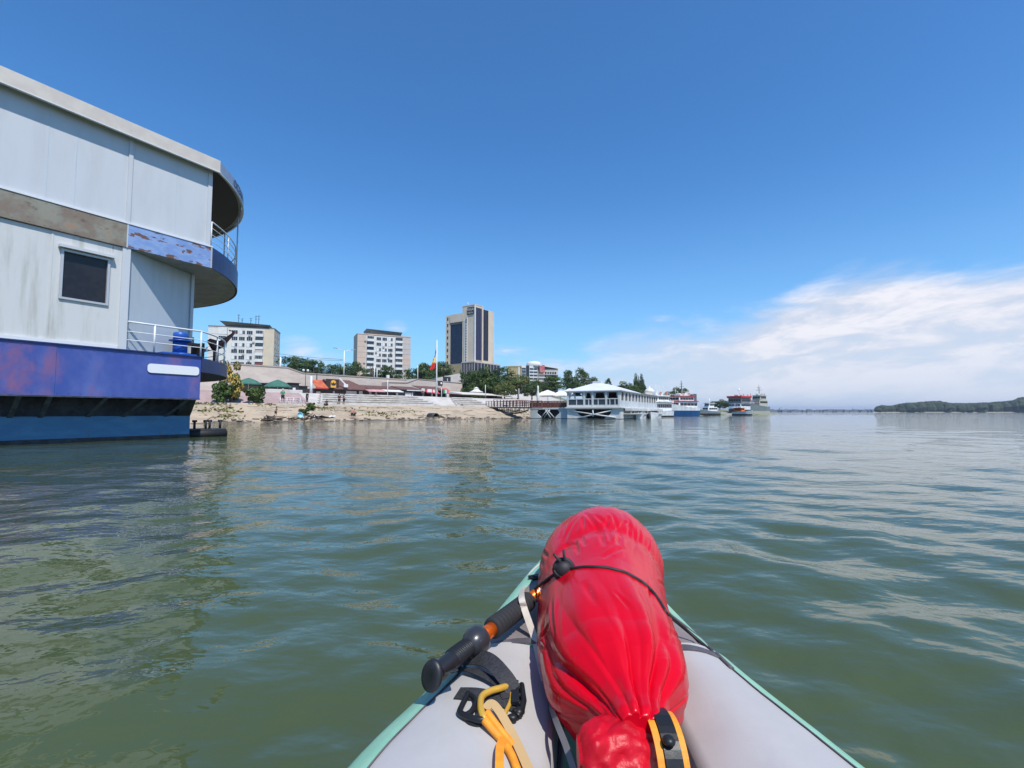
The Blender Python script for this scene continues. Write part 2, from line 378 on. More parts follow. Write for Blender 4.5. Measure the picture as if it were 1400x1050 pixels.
# lower cabin main wall with a real window hole
wx0, wz1 = F.iy(87, 341); wx1, wz0 = F.iy(146, 411); wz1 = (wz1 + F.iy(147, 356)[1]) / 2
wz0 = (F.iy(88, 407)[1] + F.iy(143, 415)[1]) / 2
mb = MB(); ztop = zslab0 - .03; y0, y1 = .06, .22
for a, b_, c, e in ((L_, wx0, zdeck+.05, ztop), (wx1, xm, zdeck+.05, ztop), (wx0, wx1, zdeck+.05, wz0), (wx0, wx1, wz1, ztop)):
    mb.box(a, y0, c, b_, y1, e)
mb.build('lower_wall', M['ship_white'], ship)
for px in (-60, 68,): 
    x0 = F.iy(px, 400)[0]; MB().box(x0-.03, .045, zdeck+.06, x0+.03, .058, ztop-.02).build('wall_seam', M['ship_white'], ship)
mb = MB(); mb.box(xm-.16, .0, zdeck+.05, xm+.10, .3, ztop+.02); mb.build('pilaster', M['ship_white2'], ship)
mb = MB(); mb.box(L_, -.01, zdeck+.051, xm-.17, .055, zdeck+.17); mb.build('wall_sill', M['rail_white'], ship)
for xx in (-30, -25, -20, -14.5, -9.9):
    MB().box(xx-.015, -.012, zband+.06, xx+.015, -.003, zdeck-.12).build('plate_seam', M['hull_blue'], ship)
mb = MB(); x = L_+1
while x < xd-.2: mb.ball((x, -.022, zdeck-.10), .016, 3); mb.ball((x, -.022, zband+.09), .016, 3); x += .32
mb.build('hull_rivets', M['hull_blue'], ship)['kind'] = 'stuff'
mb = MB(); x = L_+1
while x < xc-.3: mb.ball((x, -.038, zslab1-.10), .014, 3); mb.ball((x, -.038, zslab0+.07), .014, 3); x += .4
mb.build('cladding_rivets', M['rust_panel'], ship)['kind'] = 'stuff'
# window: frame, hood, pane
win = MB(); f = .055
for a, b_, c, e in ((wx0-f, wx0+.02, wz0-f, wz1+f), (wx1-.02, wx1+f, wz0-f, wz1+f), (wx0+.02, wx1-.02, wz0-f, wz0+.02), (wx0+.02, wx1-.02, wz1-.02, wz1+f)):
    win.box(a, -.0, c, b_, .10, e)
wn = win.build('cabin_window', M['frame_grey'], ship)
MB().box(wx0+.01, .11, wz0+.01, wx1-.01, .13, wz1-.01).build('pane', M['glass_grime'], wn)
h0 = F.iy(80, 336)[0]; h1 = F.iy(156, 352)[0]
MB().box(h0, -.13, wz1+.09, h1, .055, wz1+.19).build('hood', M['ship_white2'], wn)
# recessed wall running back to the corner under the balcony
yb = 1.85; xb, _ = F.iy(262, 420, yb)
def wallseg(xa, ya, xb_, yb_, z0, z1, t, name, mat):
    v = Vector((xb_-xa, yb_-ya, 0)); n_ = Vector((v.y, -v.x, 0)).normalized()
    if n_.y > 0: n_ = -n_
    p = [(xa, ya), (xb_, yb_), (xb_-n_.x*t, yb_-n_.y*t), (xa-n_.x*t, ya-n_.y*t)]
    return MB().prism(p, z0, z1).build(name, mat, ship)
wallseg(xm+.11, .16, xb, yb, zdeck+.04, zslab0-.01, .12, 'recessed_wall', M['ship_bluewhite'])
MB().box(xb-.10, yb-.14, zdeck+.04, xb+.02, yb-.01, zslab0-.012).build('corner_trim', M['ship_white2'], ship)
MB().box(xb-.12, yb, zdeck+.04, xb-.01, W-1, zslab0-.011).build('end_wall', M['ship_bluewhite'], ship)

# balcony floor slab: straight sides and a half-ellipse end
BE = 3.9
def ell(x0, y0, y1, b, n=40, ins=0):
    cy = (y0+y1)/2; h = (y1-y0)/2; Rr = (h*h+b*b)/(2*b); ph = math.asin(min(1, h/Rr)); cx_ = x0+b-Rr
    return [(max(x0-.02, cx_ + (Rr-ins)*cos(-ph+2*ph*k/n)), cy + (Rr-ins)*sin(-ph+2*ph*k/n)) for k in range(n+1)]
poly = [(L_, 0.0)] + ell(0, 0, W, BE) + [(L_, W)]
MB().prism(poly, zslab0, zslab1-.02).build('balcony_slab', M['soffit'], ship)
# side cladding of the slab, rusty then flaking blue
MB().box(L_, -.035, zslab0-.005, xc-.02, -.003, zslab1-.03).build('rusty_cladding', M['rust_panel'], ship)
MB().box(xc+.02, -.032, zslab0-.005, .05, -.003, zslab1-.03).build('blue_cladding', M['blue_flake'], ship)['label'] = 'light blue side panel with flaking rust'
MB().box(xc-.02, -.045, zslab0-.01, xc+.02, -.002, zslab1-.03).build('cladding_joint', M['ship_bluewhite'], ship)
MB().box(-.0, -.05, zslab0-.01, .06, -.033, zslab1-.03).build('end_trim', M['frame_grey'], ship)
def curved_band(x0, y0, y1, b, z0, z1, t, name, mat, n=48, k0=0, k1=None, out=.0):
    k1 = n if k1 is None else k1
    A = ell(x0, y0-out, y1+out, b+out, n); B_ = ell(x0, y0-out, y1+out, b+out, n, t); rings = []
    for k in range(k0, k1+1):
        a, c = A[k], B_[k]; rings.append([(a[0], a[1], z0), (a[0], a[1], z1), (c[0], c[1], z1), (c[0], c[1], z0)])
    m_ = MB().loft(rings, True, True, smooth=False); 
    return m_.build(name, mat, ship)
curved_band(.061, 0, W, BE, zslab0-.008, zslab1-.02, .03, 'balcony_fascia', M['deep_blue'], out=.035)
MB().prism([(q[0], q[1]) for q in ([(L_, -.06), (.07, -.06), (.07, .3), (L_, .3)])], zslab1-.029, zslab1+.03).build('slab_lip', M['rail_white'], ship)
# upper cabin
zt = zf0+.06
MB().box(L_, .02, zslab1+.03, xc-.07, .16, zt).build('upper_wall', M['ship_white2'], ship)
MB().box(xc+.07, .022, zslab1+.03, -.20, .16, zt).build('upper_wall', M['ship_white2'], ship)
MB().box(xc-.07, -.03, zslab1+.03, xc+.07, .17, zt-.01).build('wall_column', M['ship_white2'], ship)
MB().box(-.20, -.02, zslab1+.03, -.03, .18, zt-.01).build('corner_post', M['ship_white2'], ship)
for px in (60, 100, 240): 
    mbx = MB(); x0 = F.iy(px, 300)[0]; mbx.box(x0-.012, .012, zslab1+.04, x0+.012, .019, zt-.3); mbx.build('panel_seam', M['ship_bluewhite'], ship)
E = [(-.25 + .9*sin(pi*k/30), 0.25+(W-.5)*(1-cos(pi*k/30))/2) for k in range(31)]
mb = MB()
mb.loft([[(x, y, zslab1), (x, y, zt), (x-.08, y, zt), (x-.08, y, zslab1)] for x, y in E], True, True, smooth=False).build('glazed_end_wall', M['glass_dark'], ship)
mb = MB()
for k in range(3, 28, 3):
    x, y = E[k]; MB().box(x-.02, y-.04, zslab1, x+.05, y+.04, zt).build('mullion', M['steel_grey'], ship)
# roof
BR = 4.0
poly = [(L_, -.30)] + ell(.0, -.30, W+.3, BR) + [(L_, W+.3)]
MB().prism(poly, zf0+.045, zf1-.04).build('roof', M['soffit'], ship)
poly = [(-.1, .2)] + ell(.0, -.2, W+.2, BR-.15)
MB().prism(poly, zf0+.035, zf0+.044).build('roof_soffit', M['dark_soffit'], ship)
MB().box(L_, -.34, zf0, .12, -.302, zf1).build('roof_fascia', M['cream'], ship)
MB().box(L_, -.36, zf0-.03, .16, -.25, zf0-.002).build('drip_edge', M['rail_white'], ship)
fas = curved_band(.121, -.30, W+.3, BR, zf0-.0, zf1-.06, .05, 'curved_fascia', M['roof_metal'])
curved_band(.121, -.30, W+.3, BR, zf0-.035, zf0-.001, .08, 'curved_gutter', M['rail_white'], out=.01)
# lettering painted on the curved fascia
def text_mesh(txt, size, ext=.004):
    cu = bpy.data.curves.new('t', 'FONT'); cu.body = txt; cu.size = size; cu.extrude = ext; cu.align_x = 'CENTER'; cu.align_y = 'CENTER'
    o = bpy.data.objects.new('t', cu); C.objects.link(o); bpy.context.view_layer.update()
    me = bpy.data.meshes.new_from_object(o.evaluated_get(bpy.context.evaluated_depsgraph_get())); bpy.data.objects.remove(o); bpy.data.curves.remove(cu)
    return me
def lettering(txt, size, mat, parent, name='lettering', bold=0, fn=None, ext=.004, label=None):
    me = text_mesh(txt, size, ext)
    if fn:
        for v in me.vertices: v.co = fn(v.co)
    me.materials.clear(); me.materials.append(mat); o = bpy.data.objects.new(name, me); C.objects.link(o); o.parent = parent
    if label: o['label'] = label
    return o
def wrap(v):
    # along the ellipse: arc length from the near end
    h = (W+.6)/2; Rr = (h*h+BR*BR)/(2*BR); ph = math.asin(h/Rr); t_ = -ph + (2.3+v.x)/Rr
    return Vector((.121+BR-Rr + (Rr+.012+v.z)*cos(t_), W/2 + (Rr+.012+v.z)*sin(t_), (zf0+zf1)/2-.03+v.y))
lettering('OCEAN', .52, M['deep_blue'], ship, 'roof_lettering', fn=wrap)
# railings
def rail_run(pts, z0, h, levels, post_idx, name, r=.028, rm=.016, mat='rail_white', parent=None):
    o = MB().tube([(x, y, z0+h) for x, y in pts], r, 8)
    for l in levels: o.tube([(x, y, z0+l) for x, y in pts], rm, 6)
    for i in post_idx: o.tube([(pts[i][0], pts[i][1], z0-.02), (pts[i][0], pts[i][1], z0+h)], r*.95, 8)
    return o.build(name, M[mat], parent or ship)
pts = ell(.06, .1, W-.1, BE-.07, 40)
rail_run(pts, zslab1, 1.18, (.3, .6, .9), (0, 4, 8, 12, 16, 20, 24, 28, 32, 36, 40), 'balcony_railing')
mb = MB()
rpt = ell(.06, .1, W-.1, BR-.12, 40)
for k in (11, 18, 26, 33): x, y = rpt[k]; MB().tube([(x, y, zslab1), (x, y, zf0+.04)], .035, 8).build('roof_post', M['rail_white'], ship)
# lower platform beyond the hull end: curved, dark underneath
W2 = 14.0; BE2 = 3.6
zp1 = zdeck - .02; zp0 = zdeck - .62
poly = ell(xd+.02, .0, W2, BE2)
MB().prism(poly + [(xd-.3, W2-.1), (xd-.3, .1)], zp0, zp1-.02).build('end_platform', M['hull_dark'], ship)
curved_band(xd+.021, 0, W2, BE2, zp0-.01, zp1, .03, 'platform_fascia', M['deep_blue'], out=.03)
zr = F.iy(275, 454)[1] - zdeck
rp = [(xm+.12, .07), (F.iy(212, 470)[0], .07), (-1.3, .07)] + [(q[0], q[1]+.06) for q in ell(xd, .0, W2, BE2-.06, 30)]
rail_run(rp, zdeck+.04, zr, (zr*.36, zr*.66), (1, 3, 6, 9, 12, 15, 19, 23, 27, 31), 'deck_railing', r=.038, rm=.02)
# bollard on the deck corner
bx, bz = F.iy(247, 489, .55)
bo = MB().lathe([(.0, 0), (.42, 0), (.44, .06), (.36, .12)], 20, (xd-.6, .55, zdeck+.05)); bo.lathe([(.0, .12), (.27, .12), (.27, .62), (.0, .62)], 20, (xd-.6, .55, zdeck+.05))
bo.lathe([(.0, .63), (.42, .63), (.42, .68), (.0, .68)], 20, (xd-.6, .55, zdeck+.05)); bo.lathe([(.0, .69), (.27, .69), (.27, .98), (.22, 1.02), (0, 1.02)], 20, (xd-.6, .55, zdeck+.05))
bo.box(xd-1.4, .16, zdeck+.05, xd-.1, 1.0, zdeck+.13)
bo.build('mooring_bollard', M['bollard_blue'], ship)
fl = MB().box(xd+.25, .5, zdeck-.02, xd+.36, 1.5, zdeck+.72).box(xd-.5, .8, zdeck+.6, xd+.25, 1.5, zdeck+.72); fl.build('winch_frame', M['rubber'], ship)
MB().tube([(xd+.9, 2.0, zdeck-.02), (xd+.95, 2.0, zdeck+.5), (xd+1.1, 1.8, zdeck+.72)], [.1, .12, .02], 8).build('fairlead', M['deep_blue'], ship)

# low black raft lying at the end of the hull
Fr = F
xr0, _ = F.iy(259, 592, 1.2); 
raft = thing('mooring_raft', 'low black steel raft with four short posts at the end of the blue hull', 'raft', F.w(xh+.1, 1.3, 0), F.rot)
mb = MB(); mb.tube([(0, 0, .12), (1.62, 0, .12)], .2, 12); mb.tube([(0, .9, .12), (1.62, .9, .12)], .2, 12); mb.build('float', M['rubber'], raft)
MB().box(.05, -.1, .31, 1.58, 1.0, .36).build('raft_deck', M['steel_grey'], raft)
for x in (.3, .78, .95, 1.42): MB().tube([(x, .1, .34), (x, .1, .72), ], .055, 8).tube([(x-.09, .1, .72), (x+.09, .1, .72)], .05, 8).build('post', M['rubber'], raft)
# tilted rusty davit and vent pipe on the platform
dv = MB().lathe([(0, 0), (.10, 0), (.10, .5), (0, .5)], 10, (xd+2.3, 3.6, zdeck))
p0 = Vector((xd+2.2, 3.4, zdeck))
MB().tube([p0, p0+Vector((.0, 0, 1.0))], .07, 8).tube([p0+Vector((-.3, 0, 1.3)), p0+Vector((.0, 0, 1.05)), p0+Vector((.35, 0, 1.2)), p0+Vector((1.0, .0, 1.9)), p0+Vector((.7, 0, 1.95))], [.12, .3, .18, .05, .04], 8).build('davit', M['rusty'], ship)
M['pipe_green'] = pm('pipe_grey_green_paint', (.22, .28, .20), .6)
MB().tube([(xd+1.6, 4.6, zdeck), (xd+1.6, 4.6, zdeck+1.5)], .15, 12).build('vent_pipe', M['pipe_green'], ship)

# ------------------------------------------------------------------ the inflatable kayak in front
M['kay_grey'] = pm('kayak_light_grey_fabric', (.43, .415, .405), .45, col2=(.39, .375, .36), ns=3, nw=(.4, .7), spots=((.40, .36, .32), 9, .66, .85), bump=.12, bs=300, bdist=.002, col3=(.395, .38, .37), ns3=14, nw3=(.4, .8))
M['kay_green'] = pm('kayak_mint_green_fabric', (.25, .47, .34), .5, col2=(.21, .42, .30), ns=8, spots=((.18, .33, .26), 20, .66, .75), bump=.15, bs=250, bdist=.002)
M['kay_nose'] = pm('kayak_nose_taupe_fabric', (.23, .19, .18), .6, col2=(.19, .16, .155), ns=8, bump=.2, bs=200, bdist=.002)
M['kay_dark'] = pm('kayak_dark_floor', (.012, .012, .014), .7)
M['kay_tape'] = pm('kayak_seam_tape', (.075, .07, .08), .6, col2=(.11, .10, .11), ns=20, bump=.2, bs=300, bdist=.001)
M['kay_band'] = pm('kayak_seam_band_grey', (.30, .29, .28), .6)
M['red'] = pm('dry_bag_red_vinyl', (.55, .001, .012), .25, col2=(.49, .001, .010), ns=4, nw=(.35, .7), spots=((.66, .08, .06), 42, .735, .76), col3=(.42, .008, .012), ns3=2.6, nw3=(.62, .85), bump=.05, bs=9, bdist=.006, coat=0, spec=.22)
M['red2'] = pm('dry_bag_red_vinyl_closure', (.50, .001, .012), .42, col2=(.40, .002, .010), ns=9, bump=.5, bs=14, bdist=.01, spec=.3)
M['cord'] = pm('black_elastic_cord', (.015, .012, .014), .6, bump=.5, bs=500, bdist=.001)
M['webbing'] = pm('black_webbing', (.013, .013, .016), .75, col2=(.03, .03, .034), ns=220, st=(1, 1, 1), bump=.5, bs=420, bdist=.001)
M['plastic'] = pm('black_buckle_plastic', (.012, .012, .013), .42, spec=.35, bump=.2, bs=60, bdist=.003)
M['collar'] = pm('grey_moulded_collar', (.03, .03, .034), .3)
M['foam'] = pm('black_foam_grip', (.017, .017, .019), .8, bump=.35, bs=350, bdist=.001)
M['grip'] = pm('black_rubber_grip', (.014, .014, .016), .45, bump=.2, bs=260, bdist=.001)
M['orange_metal'] = pm('orange_anodised_tube', (.75, .13, .01), .28, metal=.55)
M['gold'] = pm('gold_anodised_aluminium', (.80, .47, .07), .32, metal=.45)
M['orange_web'] = pm('orange_webbing', (.80, .30, .02), .65, col2=(.72, .25, .015), ns=60, bump=.4, bs=400, bdist=.001)
M['tan_web'] = pm('tan_webbing', (.44, .29, .13), .7, bump=.4, bs=350, bdist=.001)
M['cream_web'] = pm('cream_strap', (.62, .54, .44), .6, col2=(.55, .48, .40), ns=30)
M['grey_web'] = pm('grey_strap', (.16, .15, .15), .6)
M['white_print'] = pm('white_print', (.8, .8, .78), .5)

kay = thing('inflatable_kayak', 'light grey inflatable kayak bow with mint green edge, seen from its seat', 'kayak', (0, 0, 0))
def lerp(tab, x):
    if x <= tab[0][0]: (a, b), (c, e) = tab[0], tab[1]
    elif x >= tab[-1][0]: (a, b), (c, e) = tab[-2], tab[-1]
    else:
        for i in range(len(tab)-1):
            if tab[i][0] <= x <= tab[i+1][0]: (a, b), (c, e) = tab[i], tab[i+1]; break
    return b + (e-b)*(x-a)/(c-a)
def smooth_tab(tab, x, w=.06):
    return sum(lerp(tab, x+k*w/2)*q for k, q in ((-2, .1), (-1, .2), (0, .4), (1, .2), (2, .1)))
def zedge(Y): return .50 + (0 if Y < 1.5 else .055*((Y-1.5)/1.1)**1.5)
def edge_tab(pl):
    t = []
    for px, py in pl:
        Y = 1.5
        for _ in range(12): q = G(px, py, zedge(Y)); Y = q.y
        t.append((q.y, q.x))
    return t
TL = edge_tab([(480, 1050), (535, 996), (590, 945), (645, 877), (700, 812), (722, 786), (746, 760), (775, 722)])
TR = edge_tab([(1170, 1050), (1085, 984), (1000, 915), (950, 866), (905, 820), (872, 776)])
TL = [(-1.3, -.42), (.4, -.42)] + TL if TL[0][1] > -.6 else TL
TR = [(-1.3, .80), (.4, .75)] + TR
print('kayak edges', TL, TR)
TIPY = 2.62; TIPX = .50
TL.append((TIPY, TIPX-.01)); TR.append((TIPY, TIPX+.01))
def xl(Y): return smooth_tab(TL, Y) if Y < TIPY-.02 else lerp(TL, Y)
def xr(Y): return smooth_tab(TR, Y) if Y < TIPY-.02 else lerp(TR, Y)
gapL = [(-1.3, .05), (.7, .05), (.9, .07), (1.0, .083), (1.2, .11), (1.36, .15), (1.5, .22), (2.6, .5)]
gapR = [(-1.3, .33), (.7, .33), (.95, .345), (1.2, .35), (1.36, .345), (1.5, .34), (2.6, .5)]
YN = 1.25    # where the nose cover starts
def tube_ring(side, Y):
    xo = (xl if side < 0 else xr)(Y); xi = smooth_tab(gapL if side < 0 else gapR, Y); ze = zedge(Y)
    w_ = xi - xo; pts = []
    # from waterline under the hull, up the outside, across the top, down into the gap
    bul = .055 + .0*Y
    pts.append((xo + w_*.35, -.12)); pts.append((xo + w_*.12, -.08)); pts.append((xo - w_*.02, .05)); pts.append((xo - w_*.07, .20)); pts.append((xo - w_*.055, .36)); pts.append((xo - w_*.012, ze-.04))
    for k in range(0, 17):
        u = k/16; pts.append((xo + w_*u, ze + bul*math.sin(pi*min(u*.93+.03, 1))**.75*(1 if u < .6 else 1 - .35*((u-.6)/.4)**2)))
    pts.append((xi + w_*.015, ze-.06)); pts.append((xi - w_*.01, ze-.2)); pts.append((xi - w_*.1, .12))
    return [(x, Y, z + (.0022*noise.noise(Vector((x*9, Y*6, 1)))+.0012*noise.noise(Vector((x*25, Y*18, 4))) if z > .45 else 0)) for x, z in pts]
for side, nm in ((-1, 'side_tube'), (1, 'side_tube')):
    mb = MB(); ys = [-1.3 + i*(YN+1.3)/90 for i in range(91)]
    rings = [tube_ring(side, Y) for Y in ys]
    mb.loft(rings, False, False, smooth=True)
    # outside of the hull is green: faces below the edge
    n = len(rings[0]); 
    for i, f_ in enumerate(mb.f):
        if i % (n-1) < 6: mb.m[i] = 1
    mb.build(nm, [M['kay_grey'], M['kay_green']], kay)
# nose cover: one skin from edge to edge
def nose_ring(Y, top=0):
    a, b = xl(Y), xr(Y); ze = zedge(Y); w_ = b - a; k0 = max(0, min(1, (TIPY-Y)/(TIPY-YN)))
    pts = [((a+b)/2, -.10), (a+w_*.2, -.08*k0), (a-w_*.01, .1), (a-w_*.03*k0, .3), (a-.002, ze-.03)]
    for k in range(33):
        u = k/32; h = (.06*abs(math.sin(2*pi*u*.98+.05))**.8 + .015*sin(pi*u))*min(1, k0*2.5) if YN <= Y < YN+.28 else 0
        h1 = .055*sin(pi*u)**.5*min(1, k0*3)
        bl = max(0, min(1, (Y-YN)/.28)); h0 = .052*abs(sin(2*pi*u))**.7 if True else 0
        h = (h0*(1-bl) + h1*bl)
        pts.append((a + w_*u, ze + h))
    pts += [(b+.002, ze-.03), (b+w_*.03*k0, .3), (b+w_*.01, .1), (b-w_*.2, -.08*k0)]
    return [(x, Y, z) for x, z in pts]
rings = [nose_ring(YN + i*(TIPY-YN)/60) for i in range(61)]
mb = MB().loft(rings, True, True, smooth=True); n = len(rings[0])
for i, f_ in enumerate(mb.f):
    j = i % n
    if j < 4 or j > 36: mb.m[i] = 1
nose = mb.build('nose_cover', [M['kay_nose'], M['kay_green']], kay)
nose['label'] = 'taupe fabric bow cover'
bpy.context.view_layer.update()
def bvh_of(objs):
    bpy.context.view_layer.update()
    vs, fs = [], []
    for o in objs:
        b = len(vs); mw = o.matrix_world; vs += [mw @ v.co for v in o.data.vertices]; fs += [tuple(b+i for i in p.vertices) for p in o.data.polygons]
    return BVHTree.FromPolygons(vs, fs)
kparts = [o for o in kids(kay)]
KB = bvh_of(kparts)
def hit(bv, px, py, off=0):
    d = ray(px, py).normalized(); h, n_, i, dist = bv.ray_cast(CAM, d)
    if h is None: return None, None
    if n_.dot(d) > 0: n_ = -n_
    return h - d*off, n_
def down(bv, x, y, off=0):
    h, n_, i, dist = bv.ray_cast(Vector((x, y, 1.5)), Vector((0, 0, -1)))
    if h is None: return None, None
    if n_.z < 0: n_ = -n_
    return h + n_*off, n_
# green edge trim: strips lying on the deck edge
for side in (-1, 1):
    mb = MB(); rows = []
    for i in range(140):
        Y = .0 + i*(2.52)/139; xo = (xl if side < 0 else xr)(Y)
        wd = (.060 if side < 0 else .044)*(1 if Y < 1.35 else max(.8, 1)) ; wd *= 1 + .12*sin(Y*7)
        if side < 0 and Y > 1.45: wd *= 1.15
        wd = min(wd, abs(xr(Y)-xl(Y))*.42)
        sgn = 1 if side < 0 else -1; row = []
        for k in range(6):
            x = xo + sgn*wd*k/5; p, n_ = down(KB, x + sgn*.0015, Y, .003)
            if p is None: p = Vector((x, Y, zedge(Y)+.003))
            row.append(Vector((x, Y, p.z + (.002 if k not in (0, 5) else -.001))))
        row.insert(0, Vector((xo - sgn*.004, Y, zedge(Y)-.03)))
        rows.append(row)
    mb.loft(rows, False, False, smooth=True)
    mb.build('edge_trim', M['kay_green'], kay)
    # thin dark glue line along the inner side of the trim
    mb = MB().tube([r_[-1] + Vector((0, 0, .0005)) for r_ in rows[:72]], .0016, 5); mb.build('trim_seam', M['kay_tape'], kay)
# floor between the tubes
mb = MB(); rows = []
for i in range(40):
    Y = -1.3 + i*(YN+1.6)/39; rows.append([(lerp(gapL, min(Y, 1.4))-.2, Y, .14), (.2, Y, .13), (lerp(gapR, min(Y, 1.4))+.2, Y, .14)])
mb.loft(rows, False, False, smooth=False).build('floor', M['kay_dark'], kay)
# seam tape where nose cover meets the tubes
def on_kay(pl, n=None, off=.003):
    out, nn = [], []
    for a, b in zip(pl[:-1], pl[1:]):
        m_ = n or 8
        for k in range(m_):
            u = k/m_; p, nv = hit(KB, a[0]+(b[0]-a[0])*u, a[1]+(b[1]-a[1])*u, off)
            if p: out.append(p); nn.append(nv)
    p, nv = hit(KB, *pl[-1], off)
    if p: out.append(p); nn.append(nv)
    return out, nn
def cross_strip(Y, xa, xb, wdt, name, mat, off=.002, skew=0):
    pts = []; ns = []
    for k in range(25):
        x = xa + (xb-xa)*k/24; yy = Y + skew*(k/24); p, n_ = down(KB, x, yy, off); 
        if p: pts.append(p); ns.append(n_)
    return MB().tube(pts, 0, flat=(wdt, .003), up=ns).build(name, mat, kay)
cross_strip(YN, xl(YN)+.035, .19, .026, 'nose_tape', M['kay_tape'], skew=.02)
cross_strip(YN, .30, xr(YN)-.012, .026, 'nose_tape', M['kay_tape'], skew=-.05)
# inner side bands beside the gap (light and dark)
for off_, mt, nm in ((.0, 'kay_tape', 'inner_seam'), (-.022, 'kay_band', 'inner_band')):
    pts = [Vector((lerp(gapL, Y)+.012-off_*.2, Y, zedge(Y)-.075+off_)) for Y in [.0+i*.03 for i in range(44)]]
    MB().tube(pts, 0, flat=(.004, .014), up=[Vector((-.3, 0, 1))]*44).build(nm, M[mt], kay)

# ------------------------------------------------------------------ red dry bag
AX = [(.86, .207), (1.2, .232), (1.5, .279), (1.87, .352)]
RP = [(.785, .035), (.80, .048), (.835, .055), (.87, .072), (.90, .098), (.94, .13), (.99, .146), (1.06, .158), (1.16, .167), (1.3, .176), (1.5, .195), (1.62, .213), (1.70, .215), (1.77, .206), (1.82, .186), (1.855, .155), (1.88, .105), (1.895, .06), (1.90, .004)]
def fbm(x, y, z, o=4): return noise.fractal(Vector((x, y, z)), .9, 2.0, o)
crs = []; rc = random.Random(12)
for i in range(16):      # short tension creases fanning away from the cord
    a_ = rc.uniform(.5, 2.6); y_ = 1.50 + rc.choice((-1, 1, 1))*rc.uniform(.01, .03); L2 = rc.uniform(.05, .15)*(1 if y_ > 1.5 else -1); crs.append((a_*.2, y_, a_*.2+rc.uniform(-.05, .05), y_+L2, rc.uniform(.003, .0065), rc.uniform(.005, .009)))
for i in range(22):      # irregular creases anywhere on the upper side
    a_ = rc.uniform(-.2, 3.3); y_ = rc.uniform(1.0, 1.75); th_ = rc.gauss(pi/2, .5); l_ = rc.uniform(.05, .2); crs.append((a_*.2, y_, a_*.2+cos(th_)*l_, y_+sin(th_)*l_, rc.uniform(.0015, .0045), rc.uniform(.005, .012)))
def crease(a, Y):
    x = (a if a < 4.7 else a-2*pi)*.2; d_ = 0
    for x0, y0, x1, y1, dp, w_ in crs:
        if abs(Y-(y0+y1)/2) > .16: continue
        vx, vy = x1-x0, y1-y0; t_ = max(0, min(1, ((x-x0)*vx+(Y-y0)*vy)/(vx*vx+vy*vy))); q = math.hypot(x-x0-vx*t_, Y-y0-vy*t_)/w_
        if q < 3: s_ = sin(pi*min(.96, max(.04, t_)))**.7; d_ += dp*s_*(-math.exp(-q*q) + .45*math.exp(-(q-1.5)**2))
    return d_
RC = {}
def bag_pt(Y, a, f_=0):
    if Y not in RC: RC[Y] = (sum(lerp(RP, min(1.9, Y+k*.018))*q for k, q in ((-2, .1), (-1, .2), (0, .4), (1, .2), (2, .1))) if .93 < Y < 1.84 else lerp(RP, Y), sum(lerp(AX, Y+k*.05)*.2 for k in (-2, -1, 0, 1, 2)))
    r, cx_ = RC[Y]; cz = lerp([(.79, .63), (.87, .612), (1.0, .588), (1.3, .585), (1.7, .598), (1.9, .61)], Y)
    ca, sa = cos(a), sin(a)           # a=0: right, pi/2: up
    tn = max(0, min(1, (1.34-Y)/.46)); tf = max(0, min(1, (Y-1.70)/.16))
    # gathered pleats at the near neck
    ph = 9*a + 1.6*noise.noise(Vector((a*1.3, Y*2.2, 4)))*2.2
    rid = 1-abs(sin(ph/1.0))
    k2 = 1-abs(sin(5.5*a + 2.5*noise.noise(Vector((a*2, Y*3, 9))) + Y*2))
    def rdg(f, g, w_, o_): return max(0, 1-abs(noise.noise(Vector((ca*f+Y*.9, sa*f-Y*.6, Y*g+o_))))*w_)**1.6
    dsp = -.020*tn**2.0*rdg(1.3, 1.1, 5, 3.3) - .009*tn**2.2*rdg(2.1, 1.5, 6, 8.1)
    dsp += .012*tn*noise.noise(Vector((ca*3, sa*3, Y*3)))
    dsp -= .002*rdg(1.1, 1.9, 8, 20.5)*(1-tn)
    # cord squeezes the bag
    yc = 1.52 + .05*ca - .04*abs(ca)
    g = math.exp(-((Y-yc)/.035)**2); dsp -= .006*g
    near = math.exp(-((Y-yc)/.10)**2)
    dsp -= .004*near*rdg(3.2, 5, 4, 31)*max(.2, sa)
    dsp += .006*fbm(ca*1.4, sa*1.4, Y*1.8, 2) + .0008*fbm(ca*6, sa*6, Y*7+5)
    # far end pleats
    dsp -= .007*tf*(1-abs(sin(6*a+.6)))**2
    # large soft facets
    dsp -= 0
    dsp += crease(a, Y)
    r2 = r + dsp*min(1, r/.12)
    sx, sz = 1.0, .96
    if sa < 0: sz = .9
    return Vector((cx_ + r2*ca*sx, Y, cz + r2*sa*sz))
mb = MB(); NA = 300; ys = []
i = 0
Y = .785
while Y < 1.9: ys.append(Y); Y += .0045 if Y < 1.35 or Y > 1.72 else .006
ys.append(1.9)
rings = [[bag_pt(Y, 2*pi*k/NA) for k in range(NA)] for Y in ys]
mb.loft(list(reversed(rings)), True, True, smooth=True)
bag = thing('dry_bag', 'bulging glossy red dry bag tied down on the kayak bow', 'bag', (0, 0, 0))
body = mb.build('bag_body', M['red'], bag)
